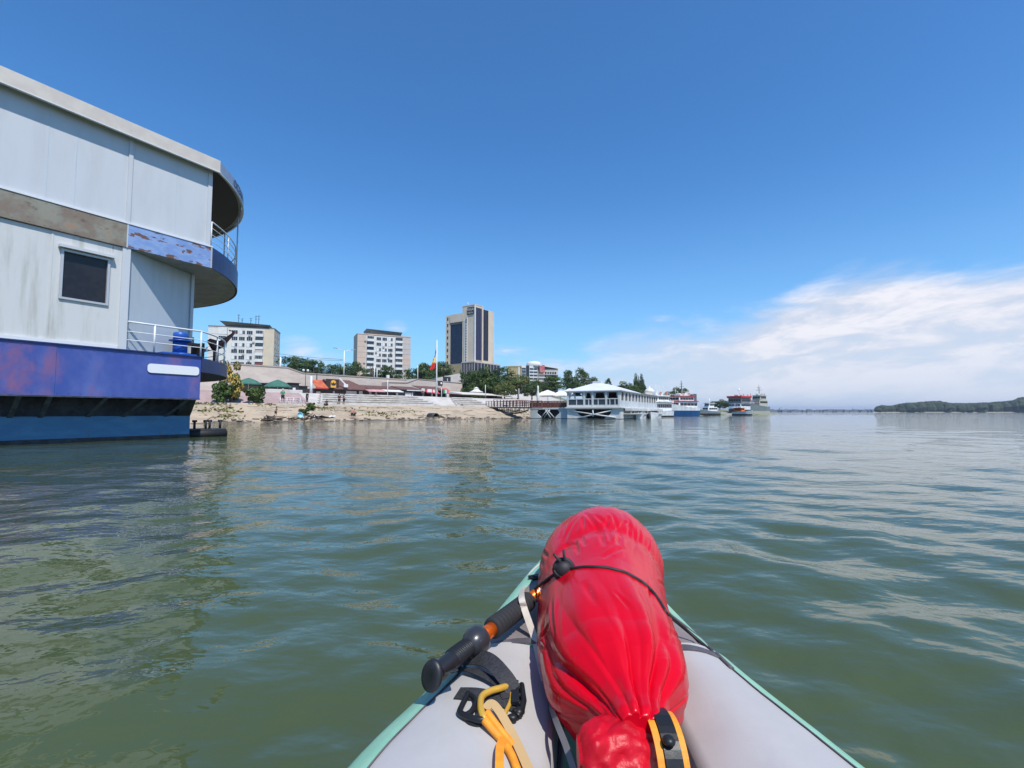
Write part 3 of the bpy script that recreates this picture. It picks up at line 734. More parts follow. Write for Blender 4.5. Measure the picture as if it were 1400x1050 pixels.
# roll-top closure: puffy folded lump in front of the neck
q = P(852, 1020, .80)
mb = MB(); rings = []; nn_ = 60
cA = P(790, 1034, .77); cB = P(902, 1022, .81)
for i in range(50):
    u = i/49; c = cA.lerp(cB, u); e = sin(pi*min(max(u, .02), .98))**.32
    ring = []
    for k in range(72):
        a = 2*pi*k/72
        rr = .067*e*(1+.07*sin(2*a+u*3)+.22*noise.noise(Vector((cos(a)*1.2, sin(a)*1.2, u*3.5)))+.10*noise.noise(Vector((cos(a)*3, sin(a)*3, u*8)))) - .006*max(0, 1-abs(noise.noise(Vector((cos(a)*2, sin(a)*2, u*2+7))))*6)
        ring.append(c + Vector((.0, cos(a)*rr*.85, sin(a)*rr*.80)))
    rings.append(ring)
mb.loft(rings, True, True, smooth=True).build('roll_closure', M['red2'], bag)
BB = bvh_of([body]); BR = bvh_of([o for o in kids(bag)])
# neck filler: gathered skirt between neck and closure
mb = MB(); rings = []
for i in range(24):
    u = i/23; Y = .80 + .09*u; c = Vector((.222+.0*u, Y, .625-.02*u + .005)); r0 = .05 + .045*u
    rings.append([c + Vector((cos(2*pi*k/96), 0, sin(2*pi*k/96)))*(r0*(1+.14*noise.noise(Vector((cos(2*pi*k/96)*2.2, sin(2*pi*k/96)*2.2, u*1.5)))-.10*max(0, 1-abs(noise.noise(Vector((cos(2*pi*k/96)*2, sin(2*pi*k/96)*2, u+5))))*6))) for k in range(96)])

# buckle strap: orange / black / orange bands standing over the right end of the closure
def arc_strap(c, rx, rz, a0, a1, xoff, wd, th, mat, name, n=26, par=None, tilt=.0):
    pts, ups = [], []
    for k in range(n):
        a = a0 + (a1-a0)*k/(n-1); pts.append(c + Vector((xoff + tilt*sin(a), -cos(a)*rx, sin(a)*rz))); ups.append(Vector((0, -cos(a), sin(a))))
    return MB().tube(pts, 0, flat=(wd, th), up=ups).build(name, M[mat], par or bag)
cS = P(906, 1032, .79)
arc_strap(cS, .062, .056, -.6, 3.6, -.019, .011, .003, 'orange_web', 'orange_strap')
arc_strap(cS, .064, .058, -.6, 3.6, .0, .026, .007, 'plastic', 'black_buckle')
arc_strap(cS, .061, .055, -.6, 3.6, .019, .009, .003, 'orange_web', 'orange_strap')
MB().ball((cS.x-.004, cS.y-.045, cS.z+.052), (.010, .010, .007), 8).build('buckle_button', M['plastic'], bag)

# ------------------------------------------------------------------ black elastic cord over the bag, with knot
cord = thing('elastic_cord', 'thin black elastic cord with a round knot stretched across the red bag', 'cord', (0, 0, 0))
def path_on(bv, pl, off, per=8):
    out = []
    for a, b in zip(pl[:-1], pl[1:]):
        for k in range(per):
            u = k/per; p, nv = hit(bv, a[0]+(b[0]-a[0])*u, a[1]+(b[1]-a[1])*u, off)
            if p: out.append(p)
    p, _ = hit(bv, *pl[-1], off)
    if p: out.append(p)
    return out
def smooth_pts(p, it=3):
    for _ in range(it): p = [p[0]] + [(p[i-1]+p[i]*2+p[i+1])/4 for i in range(1, len(p)-1)] + [p[-1]]
    return p
CB = bvh_of([body] + kparts)
ck = path_on(CB, [(771, 779), (800, 775), (830, 776), (856, 783), (880, 797), (894, 811), (903, 824), (908, 833), (913, 841)], .0045)
pr = ck + [hit(KB, 921, 846, .006)[0], hit(KB, 952, 872, .006)[0], hit(KB, 975, 893, .006)[0], hit(KB, 998, 913, .005)[0]]
MB().tube(smooth_pts(pr, 3), .0046, 8).build('cord_run', M['cord'], cord)
pl_ = path_on(BB, [(771, 779), (760, 784), (752, 789)], .005)
e0 = hit(KB, 722, 812, .055)[0]; e1 = hit(KB, 712, 822, .01)[0]
MB().tube(smooth_pts(pl_ + [P(742, 797, pl_[-1].y+.0), e0, e1], 1), .0042, 8).build('cord_run', M['cord'], cord)
kp, kn = hit(BB, 771, 779, .016)
mb = MB().ball(kp, (.026, .022, .025), 10); 
for t_ in range(3):
    mb.tube([kp + Vector((cos(a)*.026, sin(a)*.014*cos(t_), sin(a)*.026*sin(t_+.6))) for a in [2*pi*k/16 for k in range(17)]], .006, 6)
kn_ = mb.build('knot', M['cord'], cord)
for qx, qy in ((757, 757), (770.5, 752)):
    e = P(qx, qy, kp.y-.005); MB().tube([kp, (kp+e)/2+Vector((.002, 0, 0)), e], .0036, 8).build('loose_end', M['cord'], cord)
# deck line on the right of the bow, plus fittings
dl = MB().tube(smooth_pts(on_kay([(917, 842), (935, 856), (955, 872), (978, 893), (1001, 915)], off=.008)[0], 3), .006, 8)
dl.build('deck_line', M['kay_tape'], kay)
rp_, _ = hit(KB, 734, 790, .012)
MB().ball(rp_, (.03, .014, .012), 6).tube([rp_+Vector((-.03, 0, 0)), rp_+Vector((.05, .02, .01))], .008, 6).build('deck_ring', M['plastic'], kay)
MB().tube(smooth_pts(on_kay([(735, 800), (722, 822), (716, 834)], off=.01)[0], 2), .005, 8).build('deck_line', M['kay_tape'], kay)

# ------------------------------------------------------------------ trekking pole on the left tube
pole = thing('trekking_pole', 'trekking pole with black ribbed grip and orange shaft lying on the left kayak tube', 'trekking pole', (0, 0, 0))
A = G(590, 924, .605); B_ = G(742, 806, .600); ax = (B_-A); LEN = ax.length; ax.normalize()
upv = (Vector((0, 0, 1)) - ax*ax.z).normalized(); sdv = ax.cross(upv).normalized()
PM = Matrix((sdv*.85, upv*.85, ax)).transposed().to_4x4(); PM.translation = A
print('pole length', LEN, A, B_)
def onpole(px, py):   # parameter along the axis nearest that photo point
    best = min(range(200), key=lambda k: (lambda q: (q[0]-px)**2+(q[1]-py)**2)(proj(A + ax*LEN*k/199*1.2))); return LEN*best/199*1.2
s_col = onpole(652, 874); s_or = onpole(664, 862); s_f0 = onpole(670, 858); s_f1 = onpole(722, 820)
print('s', s_col, s_or, s_f0, s_f1)
# butt: flared oval cap
cap = MB(); prof = [(0, -.004), (.024, -.006), (.034, -.004), (.037, .003), (.033, .009), (.022, .018), (.021, .045)]
Mc = PM @ Matrix.Diagonal((.80, 1.0, 1, 1)) @ Matrix.Rotation(R(12), 4, 'X')
cap.lathe(prof, 28, M=Mc).build('butt_cap', M['grip'], pole)
g = MB(); rings = []
NG = 300
for i in range(NG):
    u = i/(NG-1); s_ = .02 + (s_col-.02)*u; r = .0185 + .004*math.sin(pi*u)**1 + (.010*max(0, (u-.78)/.22)**1.3)
    rib = 0
    if .34 < u < .86: rib = .0034*max(0, sin((u-.34)*pi*2*24))
    ring = []
    for k in range(28):
        a = 2*pi*k/28; rr = r + (rib if sin(a) > -.2 else 0) + .003*cos(2*a)
        ring.append(PM @ Vector((cos(a)*rr*.95, sin(a)*rr*1.12, s_)))
    rings.append(ring)
g.loft(list(reversed(rings)), True, True, smooth=True).build('ribbed_grip', M['grip'], pole)
c_ = MB(); w_ = s_or - s_col
c_.lathe([(0, s_col-.045), (.024, s_col-.04), (.036, s_col-.02), (.040, s_col-.004), (.038, s_col+.008), (.026, s_col+.016), (0, s_col+.016)], 28, M=PM)
c_.lathe([(0, -.03), (.012, -.028), (.02, -.01), (.02, .008), (0, .01)], 14, M=PM @ Matrix.Translation((.0, -.034, s_col-.005)))
c_.build('grip_collar', M['collar'], pole)
MB().lathe([(0, s_col+.01), (.020, s_col+.01), (.020, s_f0+.01), (0, s_f0+.01)], 24, M=PM).build('shaft', M['orange_metal'], pole)
prof = [(0, s_f0), (.022, s_f0)]
k = 0; NF = 13
for i in range(NF):
    a = s_f0 + .002 + (s_f1-s_f0-.004)*i/NF; b_ = s_f0 + .002 + (s_f1-s_f0-.004)*(i+1)/NF; m_ = (a+b_)/2
    prof += [(.0275, a), (.0305, a+(b_-a)*.2), (.0312, m_), (.0305, b_-(b_-a)*.2)]
prof += [(.027, s_f1), (.021, s_f1+.004), (0, s_f1+.004)]
MB().lathe(prof, 30, M=PM).build('foam_sleeve', M['foam'], pole)
MB().lathe([(0, s_f1), (.0205, s_f1), (.0205, s_f1+.62), (0, s_f1+.62)], 24, M=PM @ Matrix.Rotation(0, 4, 'X')).build('lower_shaft', [M['orange_metal']], pole)
# black underside with white maker's marks on the lower shaft
mb = MB(); rows = []
for i in range(20):
    s_ = s_f1 + .006 + .3*i/19; rows.append([PM @ Vector((cos(a)*.0212, sin(a)*.0212, s_)) for a in [R(-160 + 12*k) for k in range(12)]])
mb.loft(rows, False, False, smooth=True).build('shaft_decal', M['grip'], pole)
def on_shaft(v):
    a = R(58) - v.y/.022; return PM @ Vector((cos(a)*(.0214+v.z), sin(a)*(.0214+v.z), s_f1 + .055 + v.x))
lettering('S', .040, M['white_print'], pole, 'shaft_lettering', fn=on_shaft, ext=.0004)
def on_shaft2(v):
    a = R(-2) - v.y/.022; return PM @ Vector((cos(a)*(.0218+v.z), sin(a)*(.0218+v.z), s_f1 + .022 + v.x))
lettering('m', .020, M['white_print'], pole, 'shaft_lettering', fn=on_shaft2, ext=.0004)

# wrist strap: black webbing loop from the grip arching to the buckle
def px_path(pl): return [P(a, b, Y) for a, b, Y in pl]
def K(px, py, off):
    h = hit(KB, px, py, off)[0]
    return h if h is not None else G(px, py, .53 + off*.5)
def spline(pts, per=8):
    out = []; n = len(pts)
    for i in range(n-1):
        p0 = pts[max(i-1, 0)]; p1 = pts[i]; p2 = pts[i+1]; p3 = pts[min(i+2, n-1)]
        for k in range(per):
            t = k/per; out.append(.5*((2*p1) + (p2-p0)*t + (2*p0-5*p1+4*p2-p3)*t*t + (3*p1-p0-3*p2+p3)*t**3))
    out.append(pts[-1]); return out
st1 = spline([PM @ Vector((.03, .0, .03)), K(610, 905, .07), K(640, 898, .085), K(668, 903, .08), K(690, 925, .055), K(702, 944, .03)])
MB().tube(st1, 0, flat=(.034, .0025), up=[Vector((.15, -.75, .65))]*len(st1)).build('wrist_strap', M['webbing'], pole)
st2 = spline([PM @ Vector((-.01, -.03, .07)), K(625, 915, .035), K(650, 918, .03), K(680, 935, .02), K(692, 955, .015)])
MB().tube(st2, 0, flat=(.018, .002), up=[Vector((.2, -.3, .9))]*len(st2)).build('wrist_strap', M['webbing'], pole)
st3 = spline([K(625, 948, .006), K(650, 949, .010), K(680, 955, .008), K(706, 965, .012)])
MB().tube(st3, 0, flat=(.036, .003), up=[Vector((0, -.1, 1))]*len(st3)).build('strap_tail', M['webbing'], pole)
# ladder-lock buckle at the strap's end
bk = MB(); c = K(706, 958, .02)
def bar(a, b, r=.005): bk.tube([K(*a), K(*b)], r, 8)
bk.tube([K(704, 932, .03), K(704, 962, .026)], 0, flat=(.016, .008), up=(0, -.3, 1))
bk.tube([K(713, 936, .02), K(716, 958, .02), K(713, 972, .016), K(706, 980, .012)], .0065, 8)
for yy in (940, 950, 961, 972): bk.tube([K(702, yy, .018), K(716, yy+1, .018)], .005, 8)
bk.ball(K(700, 982, .012), (.012, .008, .008), 6); bk.ball(K(709, 974, .016), (.011, .011, .010), 6)
bk.build('strap_buckle', M['plastic'], pole)
# triangular black ring beside the carabiner
rg = MB(); loop = [K(640, 948, .012), K(631, 966, .014), K(629, 974, .015), K(640, 980, .020), K(658, 984, .026), K(668, 976, .03)]
rg.tube(spline(loop), .006, 8); rg.tube(spline([K(640, 948, .012), K(650, 958, .012), K(645, 972, .014), K(636, 978, .016)]), .0055, 8)
rg.tube(spline([K(632, 978, .006), K(642, 988, .006), K(655, 991, .006), K(660, 985, .012)]), .0035, 8)
rg.build('strap_ring', M['plastic'], kay)
# carabiner
cb = thing('carabiner', 'small gold carabiner clipping the orange cord to a black strap', 'carabiner', (0, 0, 0))
cp = spline([K(698, 937, .028), K(684, 941, .032), K(670, 945, .036), K(660, 951, .037), K(657, 960, .036), K(658, 972, .034), K(662, 982, .028), K(668, 990, .018), K(677, 996, .010)], 6)
MB().tube(cp, .0068, 10).build('carabiner_body', M['gold'], cb)
MB().tube(spline([K(677, 996, .010), K(690, 976, .012), K(699, 955, .016), K(698, 937, .028)], 6), .0045, 8).build('gate', M['gold'], cb)
# orange and tan leashes
le = thing('orange_leash', 'orange and tan webbing leash running from the carabiner to the cockpit', 'leash', (0, 0, 0))
def strap(pl, wd, mat, name, par, up=(0, -.3, 1), th=.003, per=8):
    q = spline([K(a, b, o) for a, b, o in pl], per); return MB().tube(q, 0, flat=(wd, th), up=[Vector(up)]*len(q)).build(name, M[mat], par)
strap([(664, 970, .036), (672, 962, .045), (684, 975, .04), (700, 1003, .03), (713, 1030, .025), (726, 1060, .02)], .017, 'tan_web', 'tan_strap', le)
q = spline([K(662, 984, .028), K(674, 998, .018), K(684, 1010, .012), K(698, 1030, .012), K(708, 1055, .012)]); MB().tube(q, .0075, 8).build('orange_cord', M['orange_web'], le)
q = spline([K(666, 974, .035), K(676, 988, .030), K(690, 1006, .02), K(702, 1020, .016)]); MB().tube(q, .007, 8).build('orange_cord', M['orange_web'], le)
strap([(690, 1008, .02), (684, 1020, .03), (683, 1040, .035), (683, 1070, .03)], .015, 'orange_web', 'orange_tape', le, up=(.1, -.5, .85))
# cream strap from the bow down beside the bag
cs = thing('cream_strap', 'flat cream strap running over the pole and down the left side of the red bag', 'strap', (0, 0, 0))
CB2 = bvh_of(kparts + kids(pole))
pp = [hit(CB2, a, b_, .014)[0] for a, b_ in ((744, 768), (728, 782), (716, 803), (713, 815), (717, 832), (724, 850), (731, 873), (738, 903), (745, 930))]
pp[5] = (pp[4]+pp[6])/2
q = spline(pp); MB().tube(q, 0, flat=(.0175, .003), up=[Vector((-.35, -.5, .8))]*len(q)).build('strap_upper', M['cream_web'], cs)
pp = [K(745, 930, .010), P(750, 955, pp[-1].y-.03), P(760, 985, .93), P(772, 1015, .86), P(785, 1052, .80), P(800, 1090, .75)]
q = spline(pp); MB().tube(q, 0, flat=(.011, .003), up=[Vector((-.5, -.4, .6))]*len(q)).build('strap_lower', M['grey_web'], cs)

# ------------------------------------------------------------------ shore
SF = Frame((0, 81, 0), 42)
H0, H1, H2 = 2.15, 4.0, 8.9
def sx(px, t): return SF.iy(px, 563, t)[0]
def sz(px, py, t): return SF.iy(px, py, t)[1]
def sw(px, t, z): return SF.w(sx(px, t), t, z)
M['sand'] = pm('sandy_bank_slabs', (.43, .335, .23), .9, col2=(.31, .24, .16), ns=.35, nw=(.4, .62), spots=((.16, .14, .10), .9, .64, .72), col3=(.46, .40, .32), ns3=1.4, nw3=(.5, .7), bump=.6, bs=1.5, bdist=.15)
M['wet'] = pm('wet_sand', (.17, .13, .09), .5, col2=(.10, .08, .06), ns=.6)
M['pave'] = pm('pale_promenade_paving', (.50, .46, .42), .85, col2=(.42, .39, .35), ns=.5, bump=.1, bs=4)
M['pink'] = pm('pinkish_paving', (.37, .265, .25), .85, col2=(.31, .225, .21), ns=.6, spots=((.3, .24, .2), 1.2, .66, .75))
M['step'] = pm('whitish_stone_steps', (.56, .53, .49), .85, col2=(.44, .41, .37), ns=.8, nw=(.45, .6), spots=((.12, .12, .08), 1.0, .63, .68, (.5, 3, 1)))
M['town'] = pm('town_ground', (.25, .24, .2), .9, col2=(.12, .15, .07), ns=.05)
M['wallbeige'] = pm('beige_retaining_wall', (.55, .47, .40), .85, col2=(.49, .41, .35), ns=.4, st=(1, 1, 3), spots=((.33, .28, .25), .5, .62, .8, (.4, 1, 4)), bump=.1, bs=3)
M['coping'] = pm('wall_coping', (.36, .30, .26), .8)
M['grassy'] = pm('scrub_grass', (.10, .12, .035), .9, col2=(.18, .17, .07), ns=3)
RETT = 42.0; S_END = sx(631, RETT)
def smst(x): x = max(0, min(1, x)); return x*x*(3-2*x)
def terr(s, t):
    if t <= 11:
        z = H0*(t/11) if t > 0 else t*.25
        am = .16*smst((11-t)/2)*smst((t+2)/3)
        z += am*noise.fractal(Vector((s*.33, t*.5, 2)), .8, 2, 4)*1.2 + am*.35*noise.noise(Vector((s*1.3, t*1.3, 7)))
        if t > 8.5: z += .0
        return z
    if s > 115 and t < 17: return terr0(s, t)*0 + 1.9*max(0, min(1, t/11)) - 2.8*smst((s-115)/40)
    k_ = smst((s-45)/30)
    if k_ > 0: return terr0(s, t)*(1-k_) + min(terr0(s, t), 1.9)*k_
    return terr0(s, t)
def terr0(s, t):
    if t <= 12.5: return H0 + .0
    if t <= 17: return H0 + (H1-H0)*(t-12.5)/4.5
    if s < S_END or t <= RETT: 
        if t <= RETT: return H1 + (0 if s < S_END+2 else smst((s-S_END-2)/25)*smst((t-19)/20)*(H2-H1))
        return H2
    return H1 + (H2-H1)*smst((t-19)/20) if s > S_END+27 else H2
def grid(name, s0, s1, ns, t0, t1, ntt, mats, mf=None, smooth=True, label=None):
    vs = [SF.w(s0+(s1-s0)*i/ns, t0+(t1-t0)*j/ntt, terr(s0+(s1-s0)*i/ns, t0+(t1-t0)*j/ntt)) for i in range(ns+1) for j in range(ntt+1)]
    mb = MB()
    for i in range(ns):
        for j in range(ntt):
            a = i*(ntt+1)+j; mi = mf(s0+(s1-s0)*(i+.5)/ns, t0+(t1-t0)*(j+.5)/ntt) if mf else 0
            mb.f.append((a, a+ntt+1, a+ntt+2, a+1)); mb.m.append(mi); mb.sm.append(smooth)
    mb.v = [tuple(v) for v in vs]
    return tag(mb.build(name, mats), label, kind='structure')
grid('river_bank', -110, 190, 760, -8, 11, 44, [M['sand'], M['wet'], M['town']], lambda s, t: 2 if s > 46 else 1 if t < .5+.5*noise.noise(Vector((s*.4, 0, 3))) else 0)
s_pink = sx(424, 14)
grid('promenade', -110, 190, 130, 11, 17, 8, [M['pave'], M['pink'], M['town']], lambda s, t: 2 if s > 46 else 1 if s < s_pink and t > 11.7 else 0, False)
grid('promenade_terrace', -110, 120, 100, 17, RETT, 14, [M['pave'], M['town']], lambda s, t: 1 if s > 46 else 0, False)
# slab joints on the bank: long cracks as slightly raised courses
mb = MB()
for t_ in (3.2, 6.4, 9.0):
    for k in range(60):
        s_ = -60+k*2.6+random.uniform(-.3, .3)
        if random.random() < .45:
            n_ = 5; q = [SF.w(s_+i*.55, t_+random.uniform(-.05, .05), terr(s_+i*.55, t_)+.015) for i in range(n_)]
            mb.tube(q, 0, flat=(random.uniform(.06, .2), .05), up=(0, 0, 1))
tag(mb.build('bank_joint', M['wet']), 'dark broken joints between the sloping slabs of the bank', kind='stuff')
# curb at the top of the bank
MBc = MB().box(-110, 10.9, H0-.1, 45, 11.5, H0+.12); tag(MBc.build('bank_kerb', M['step'], loc=SF.o, rot=SF.rot), kind='structure')
# broken stones along the waterline
M['stone'] = pm('river_stones', (.26, .22, .17), .85, col2=(.13, .11, .09), ns=1)
mb = MB(); rnd = random.Random(3)
for i in range(420):
    s_ = rnd.uniform(-75, 60); t_ = rnd.choice([rnd.gauss(.5, .5), rnd.gauss(.6, .4), rnd.uniform(0, 10)]); r = rnd.uniform(.05, .22)*(1.3 if t_ < 1.5 else .6)
    c = SF.w(s_, t_, terr(s_, t_)); n_ = 5
    rings = []
    for a in (.35, 1.0, .75): rings.append([(c.x+cos(2*pi*k/n_)*r*a*rnd.uniform(.7, 1.4), c.y+sin(2*pi*k/n_)*r*a*rnd.uniform(.7, 1.4), c.z+r*(-.3, .2, .6)[len(rings)]) for k in range(n_)])
    mb.loft(rings, True, True, smooth=False)
tag(mb.build('bank_stones', M['stone']), 'loose stones and rubble scattered along the river bank', kind='stuff')
# town ground: one large sheet to the horizon
mb = MB(); mb.add([SF.w(-3000, RETT+.3, H2), SF.w(S_END, RETT+.3, H2), SF.w(S_END, 5000, H2), SF.w(-3000, 5000, H2)], [(0, 1, 2, 3)])
mb.add([SF.w(S_END+.002, RETT, H2), SF.w(50, RETT, H2), SF.w(50, 5000, H2), SF.w(S_END+.002, 5000, H2)], [(0, 1, 2, 3)])
mb.add([SF.w(50, RETT, H2), SF.w(75, RETT, 1.85), SF.w(75, 5000, 1.85), SF.w(50, 5000, H2)], [(0, 1, 2, 3)])
mb.add([SF.w(75, RETT, 1.85), SF.w(120, RETT, 1.85), SF.w(120, 5000, 1.85), SF.w(75, 5000, 1.85)], [(0, 1, 2, 3)])
tag(mb.build('town_ground', M['town']), kind='structure')
# stone seating steps
def steps(pxa, pxb, label, n=5):
    st = thing('stone_steps', label, 'steps', SF.o, SF.rot); sa, sb = sx(pxa, 14), sx(pxb, 14)
    for k in range(n):
        t0 = 12.3 + k*(17.2-12.3)/n; z = H0 + (H1-H0)*(k+1)/n
        MB().box(sa+k*.5, t0, H0-.3, sb-k*.35, 17.4, z+.03).build('step', M['step'], st)
        if k: MB().box(sa+k*.5+.3, t0-.03, z-.28, sb-k*.35-.3, t0-.002, z-.17).build('step_shade_strip', M['stone'], st)  # solid dark strip on each riser, painted in as shade
steps(430, 592, 'long flight of whitish stone seating steps below the brown roofed restaurant')
steps(617, 664, 'shorter flight of whitish stone seating steps right of the ramp')
rp = thing('stone_ramp', 'pale sloping ramp between the two flights of stone steps', 'ramp', SF.o, SF.rot)
a, b_ = sx(588, 14), sx(618, 14)
MB().add([(a, 12.3, H0+.02), (b_+1.2, 12.3, H0+.02), (b_-.8, 17.4, H1+.06), (a-.5, 17.4, H1+.06), (a, 12.3, H0-.3), (b_+1.2, 12.3, H0-.3), (b_-.8, 17.4, H0), (a-.5, 17.4, H0)],
         [(0,1,2,3), (4,7,6,5), (0,4,5,1), (1,5,6,2), (2,6,7,3), (3,7,4,0)]).build('ramp_surface', M['pave'], rp)
# low white wall, left
tw = 17.3; lw = MB().bbox(sx(362, tw), tw, H1-.1, sx(413, tw), tw+.5, H1+.45, .04); o = lw.build('parapet_wall', M['step'], loc=SF.o, rot=SF.rot); tag(o, 'low white parapet wall in front of the green umbrellas', 'wall')
# retaining wall
def wallz(px, py): return sz(px, py, RETT)
wl_ = thing('retaining_wall', 'long beige retaining wall stepping down behind the promenade', 'wall', SF.o, SF.rot)
zA = wallz(391, 503); zB = wallz(480, 515)
pz = [(-110, zA+.3), (sx(325, RETT), zA), (sx(391, RETT), zA), (sx(413, RETT), zB+.05), (sx(480, RETT), zB), (sx(560, RETT), zB-.05)]
poly = [(-110, H1-.5)] + [(pz[-1][0], H1-.5)] + [q for q in reversed(pz)]
MB().prism(poly, RETT, RETT+.35, fn=lambda a, b, c: (a, c, b)).build('wall_panel', M['wallbeige'], wl_)
for (a, za), (b_, zb) in zip(pz[:-1], pz[1:]):
    MB().add([(a, RETT-.1, za), (b_, RETT-.1, zb), (b_, RETT+.5, zb), (a, RETT+.5, za), (a, RETT-.1, za+.22), (b_, RETT-.1, zb+.22), (b_, RETT+.5, zb+.22), (a, RETT+.5, za+.22)],
             [(0,3,2,1), (4,5,6,7), (0,1,5,4), (1,2,6,5), (2,3,7,6), (3,0,4,7)]).build('coping', M['coping'], wl_)
wr = thing('terrace_wall', 'beige wall with a gently peaked top behind the flagpole', 'wall', SF.o, SF.rot); t2 = RETT-3
pts = [(sx(531, t2), H1), (S_END-2.5, H1), (S_END-2.5, sz(631, 524, t2)), (sx(597, t2), sz(597, 521, t2)), (sx(570, t2), sz(570, 518.5, t2)), (sx(556, t2), sz(556, 523.5, t2)), (sx(531, t2), sz(531, 523, t2))]
MB().prism(pts, t2, t2+3.2, fn=lambda a, b, c: (a, c, b)).build('wall_panel', M['wallbeige'], wr)
for a, b_ in ((2, 3), (3, 4), (4, 5), (5, 6)):
    (x0, z0), (x1, z1) = pts[a], pts[b_]
    MB().add([(x0, t2-.12, z0), (x1, t2-.12, z1), (x1, t2+3.3, z1), (x0, t2+3.3, z0), (x0, t2-.12, z0+.15), (x1, t2-.12, z1+.15), (x1, t2+3.3, z1+.15), (x0, t2+3.3, z0+.15)],
             [(0,1,2,3), (4,7,6,5), (0,4,5,1), (1,5,6,2), (2,6,7,3), (3,7,4,0)]).build('coping', M['coping'], wr)

# ------------------------------------------------------------------ foliage
def leafmat(n, c, c2): return pm(n, c, .65, col2=c2, ns=.8, nw=(.35, .65), spec=.25)
LM = [leafmat('leaf_dark_green', (.030, .055, .014), (.045, .08, .02)), leafmat('leaf_mid_green', (.05, .09, .02), (.07, .11, .028)), leafmat('leaf_light_green', (.085, .13, .03), (.11, .14, .04)), leafmat('leaf_yellowish', (.14, .13, .03), (.19, .16, .05)), leafmat('leaf_yellow_bloom', (.45, .30, .06), (.52, .38, .12))]
M['bark'] = pm('bark', (.10, .075, .05), .9, col2=(.16, .13, .10), ns=4, bump=.4, bs=12)
def crown_mb(rnd, nclump, nleaf, size, shape='round', mats=(0, 1, 2), wts=(3, 3, 1)):
    """crown filling roughly x,y in [-.5,.5], z in [0,1]"""
    mb = MB(); cl = []
    for i in range(nclump):
        for _ in range(60):
            x, y, z = rnd.uniform(-.42, .42), rnd.uniform(-.42, .42), rnd.uniform(.06, .92)
            if shape == 'round': ok = (x/.42)**2+(y/.42)**2+((z-.45)/.5)**2 < 1
            elif shape == 'tall': ok = (x/.36)**2+(y/.36)**2 < (1-abs(z-.4)/.62)
            elif shape == 'wild': ok = (x/.44)**2+(y/.44)**2+((z-.5)/.55)**2 < 1 and noise.noise(Vector((x*4, y*4, z*4+nclump))) > -.15
            else: ok = True
            if ok: break
        r = rnd.uniform(.10, .19); cl.append((x, y, z, r, rnd.choices(mats, wts)[0]))
    for x, y, z, r, mi in cl:
        for _ in range(nleaf // nclump):
            th = rnd.uniform(0, 2*pi); cz = rnd.uniform(-.75, 1); q = (1-cz*cz)**.5; rr = r*rnd.uniform(.72, 1.12)
            d = Vector((q*cos(th), q*sin(th), cz*.8)); c = Vector((x, y, z)) + d*rr
            n_ = (d + Vector((rnd.gauss(0, .5), rnd.gauss(0, .5), rnd.gauss(.15, .45)))).normalized()
            a = n_.orthogonal().normalized(); a = Matrix.Rotation(rnd.uniform(0, 6.28), 3, n_) @ a; b = n_.cross(a); s_ = size*rnd.uniform(.6, 1.4)
            mm = mi if rnd.random() < .8 else rnd.choices(mats, wts)[0]
            mb.add([c-a*s_-b*s_*.5, c+a*s_*.3-b*s_*.8, c+a*s_+b*s_*.4, c-a*s_*.4+b*s_*.8], [(0, 1, 2, 3)], mm, False)
    return mb, cl
def make_tree(name, label, seed, nclump, nleaf, size, shape='round', mats=(0, 1, 2), wts=(3, 3, 1), trunk=.25):
    rnd = random.Random(seed); root = thing(name, label, 'tree', (0, 0, -500))
    mb, cl = crown_mb(rnd, nclump, nleaf, size, shape, mats, wts)
    mb.v = [(x, y, trunk*.8+z*(1-trunk*.8)) for x, y, z in mb.v]
    mb.build('crown', LM, root)
    t = MB(); t.tube([(0, 0, 0), (.01, 0, trunk*.6), (.0, .01, trunk+.15), (.0, .0, trunk+.4)], [.035, .028, .02, .006], 7)
    for x, y, z, r, mi in cl[:9]:
        t.tube([(0, 0, trunk*.7+.05), (x*.5, y*.5, (trunk+z)*.5+.04), (x*.85, y*.85, trunk*.8+z*(1-trunk*.8))], [.018, .011, .004], 5)
    t.build('trunk', M['bark'], root)
    return root
PT = {'round': [make_tree('broadleaf_tree', 'x', 11+i, 34, 4200, .021, 'round', (0, 1, 2), (4, 3, 1)) for i in range(3)],
      'wild': [make_tree('broadleaf_tree', 'x', 31+i, 26, 3000, .022, 'wild', (0, 1, 2), (4, 3, 1)) for i in range(2)],
      'yellow': [make_tree('yellowing_tree', 'x', 51, 34, 4200, .020, 'round', (1, 2, 3), (3, 2, 2))],
      'tall': [make_tree('poplar_tree', 'x', 61, 30, 3200, .022, 'tall', (0, 1), (4, 1), .06)],
      'bush': [make_tree('bush', 'x', 71+i, 22, 2800, .042, 'wild', (0, 1, 2), (2, 3, 2), .02) for i in range(2)],
      'bloom': [make_tree('flowering_shrub', 'x', 81, 26, 2600, .028, 'round', (0, 1, 3, 4), (3, 2, 2, 2), .04)]}
used = set(); tcount = {}
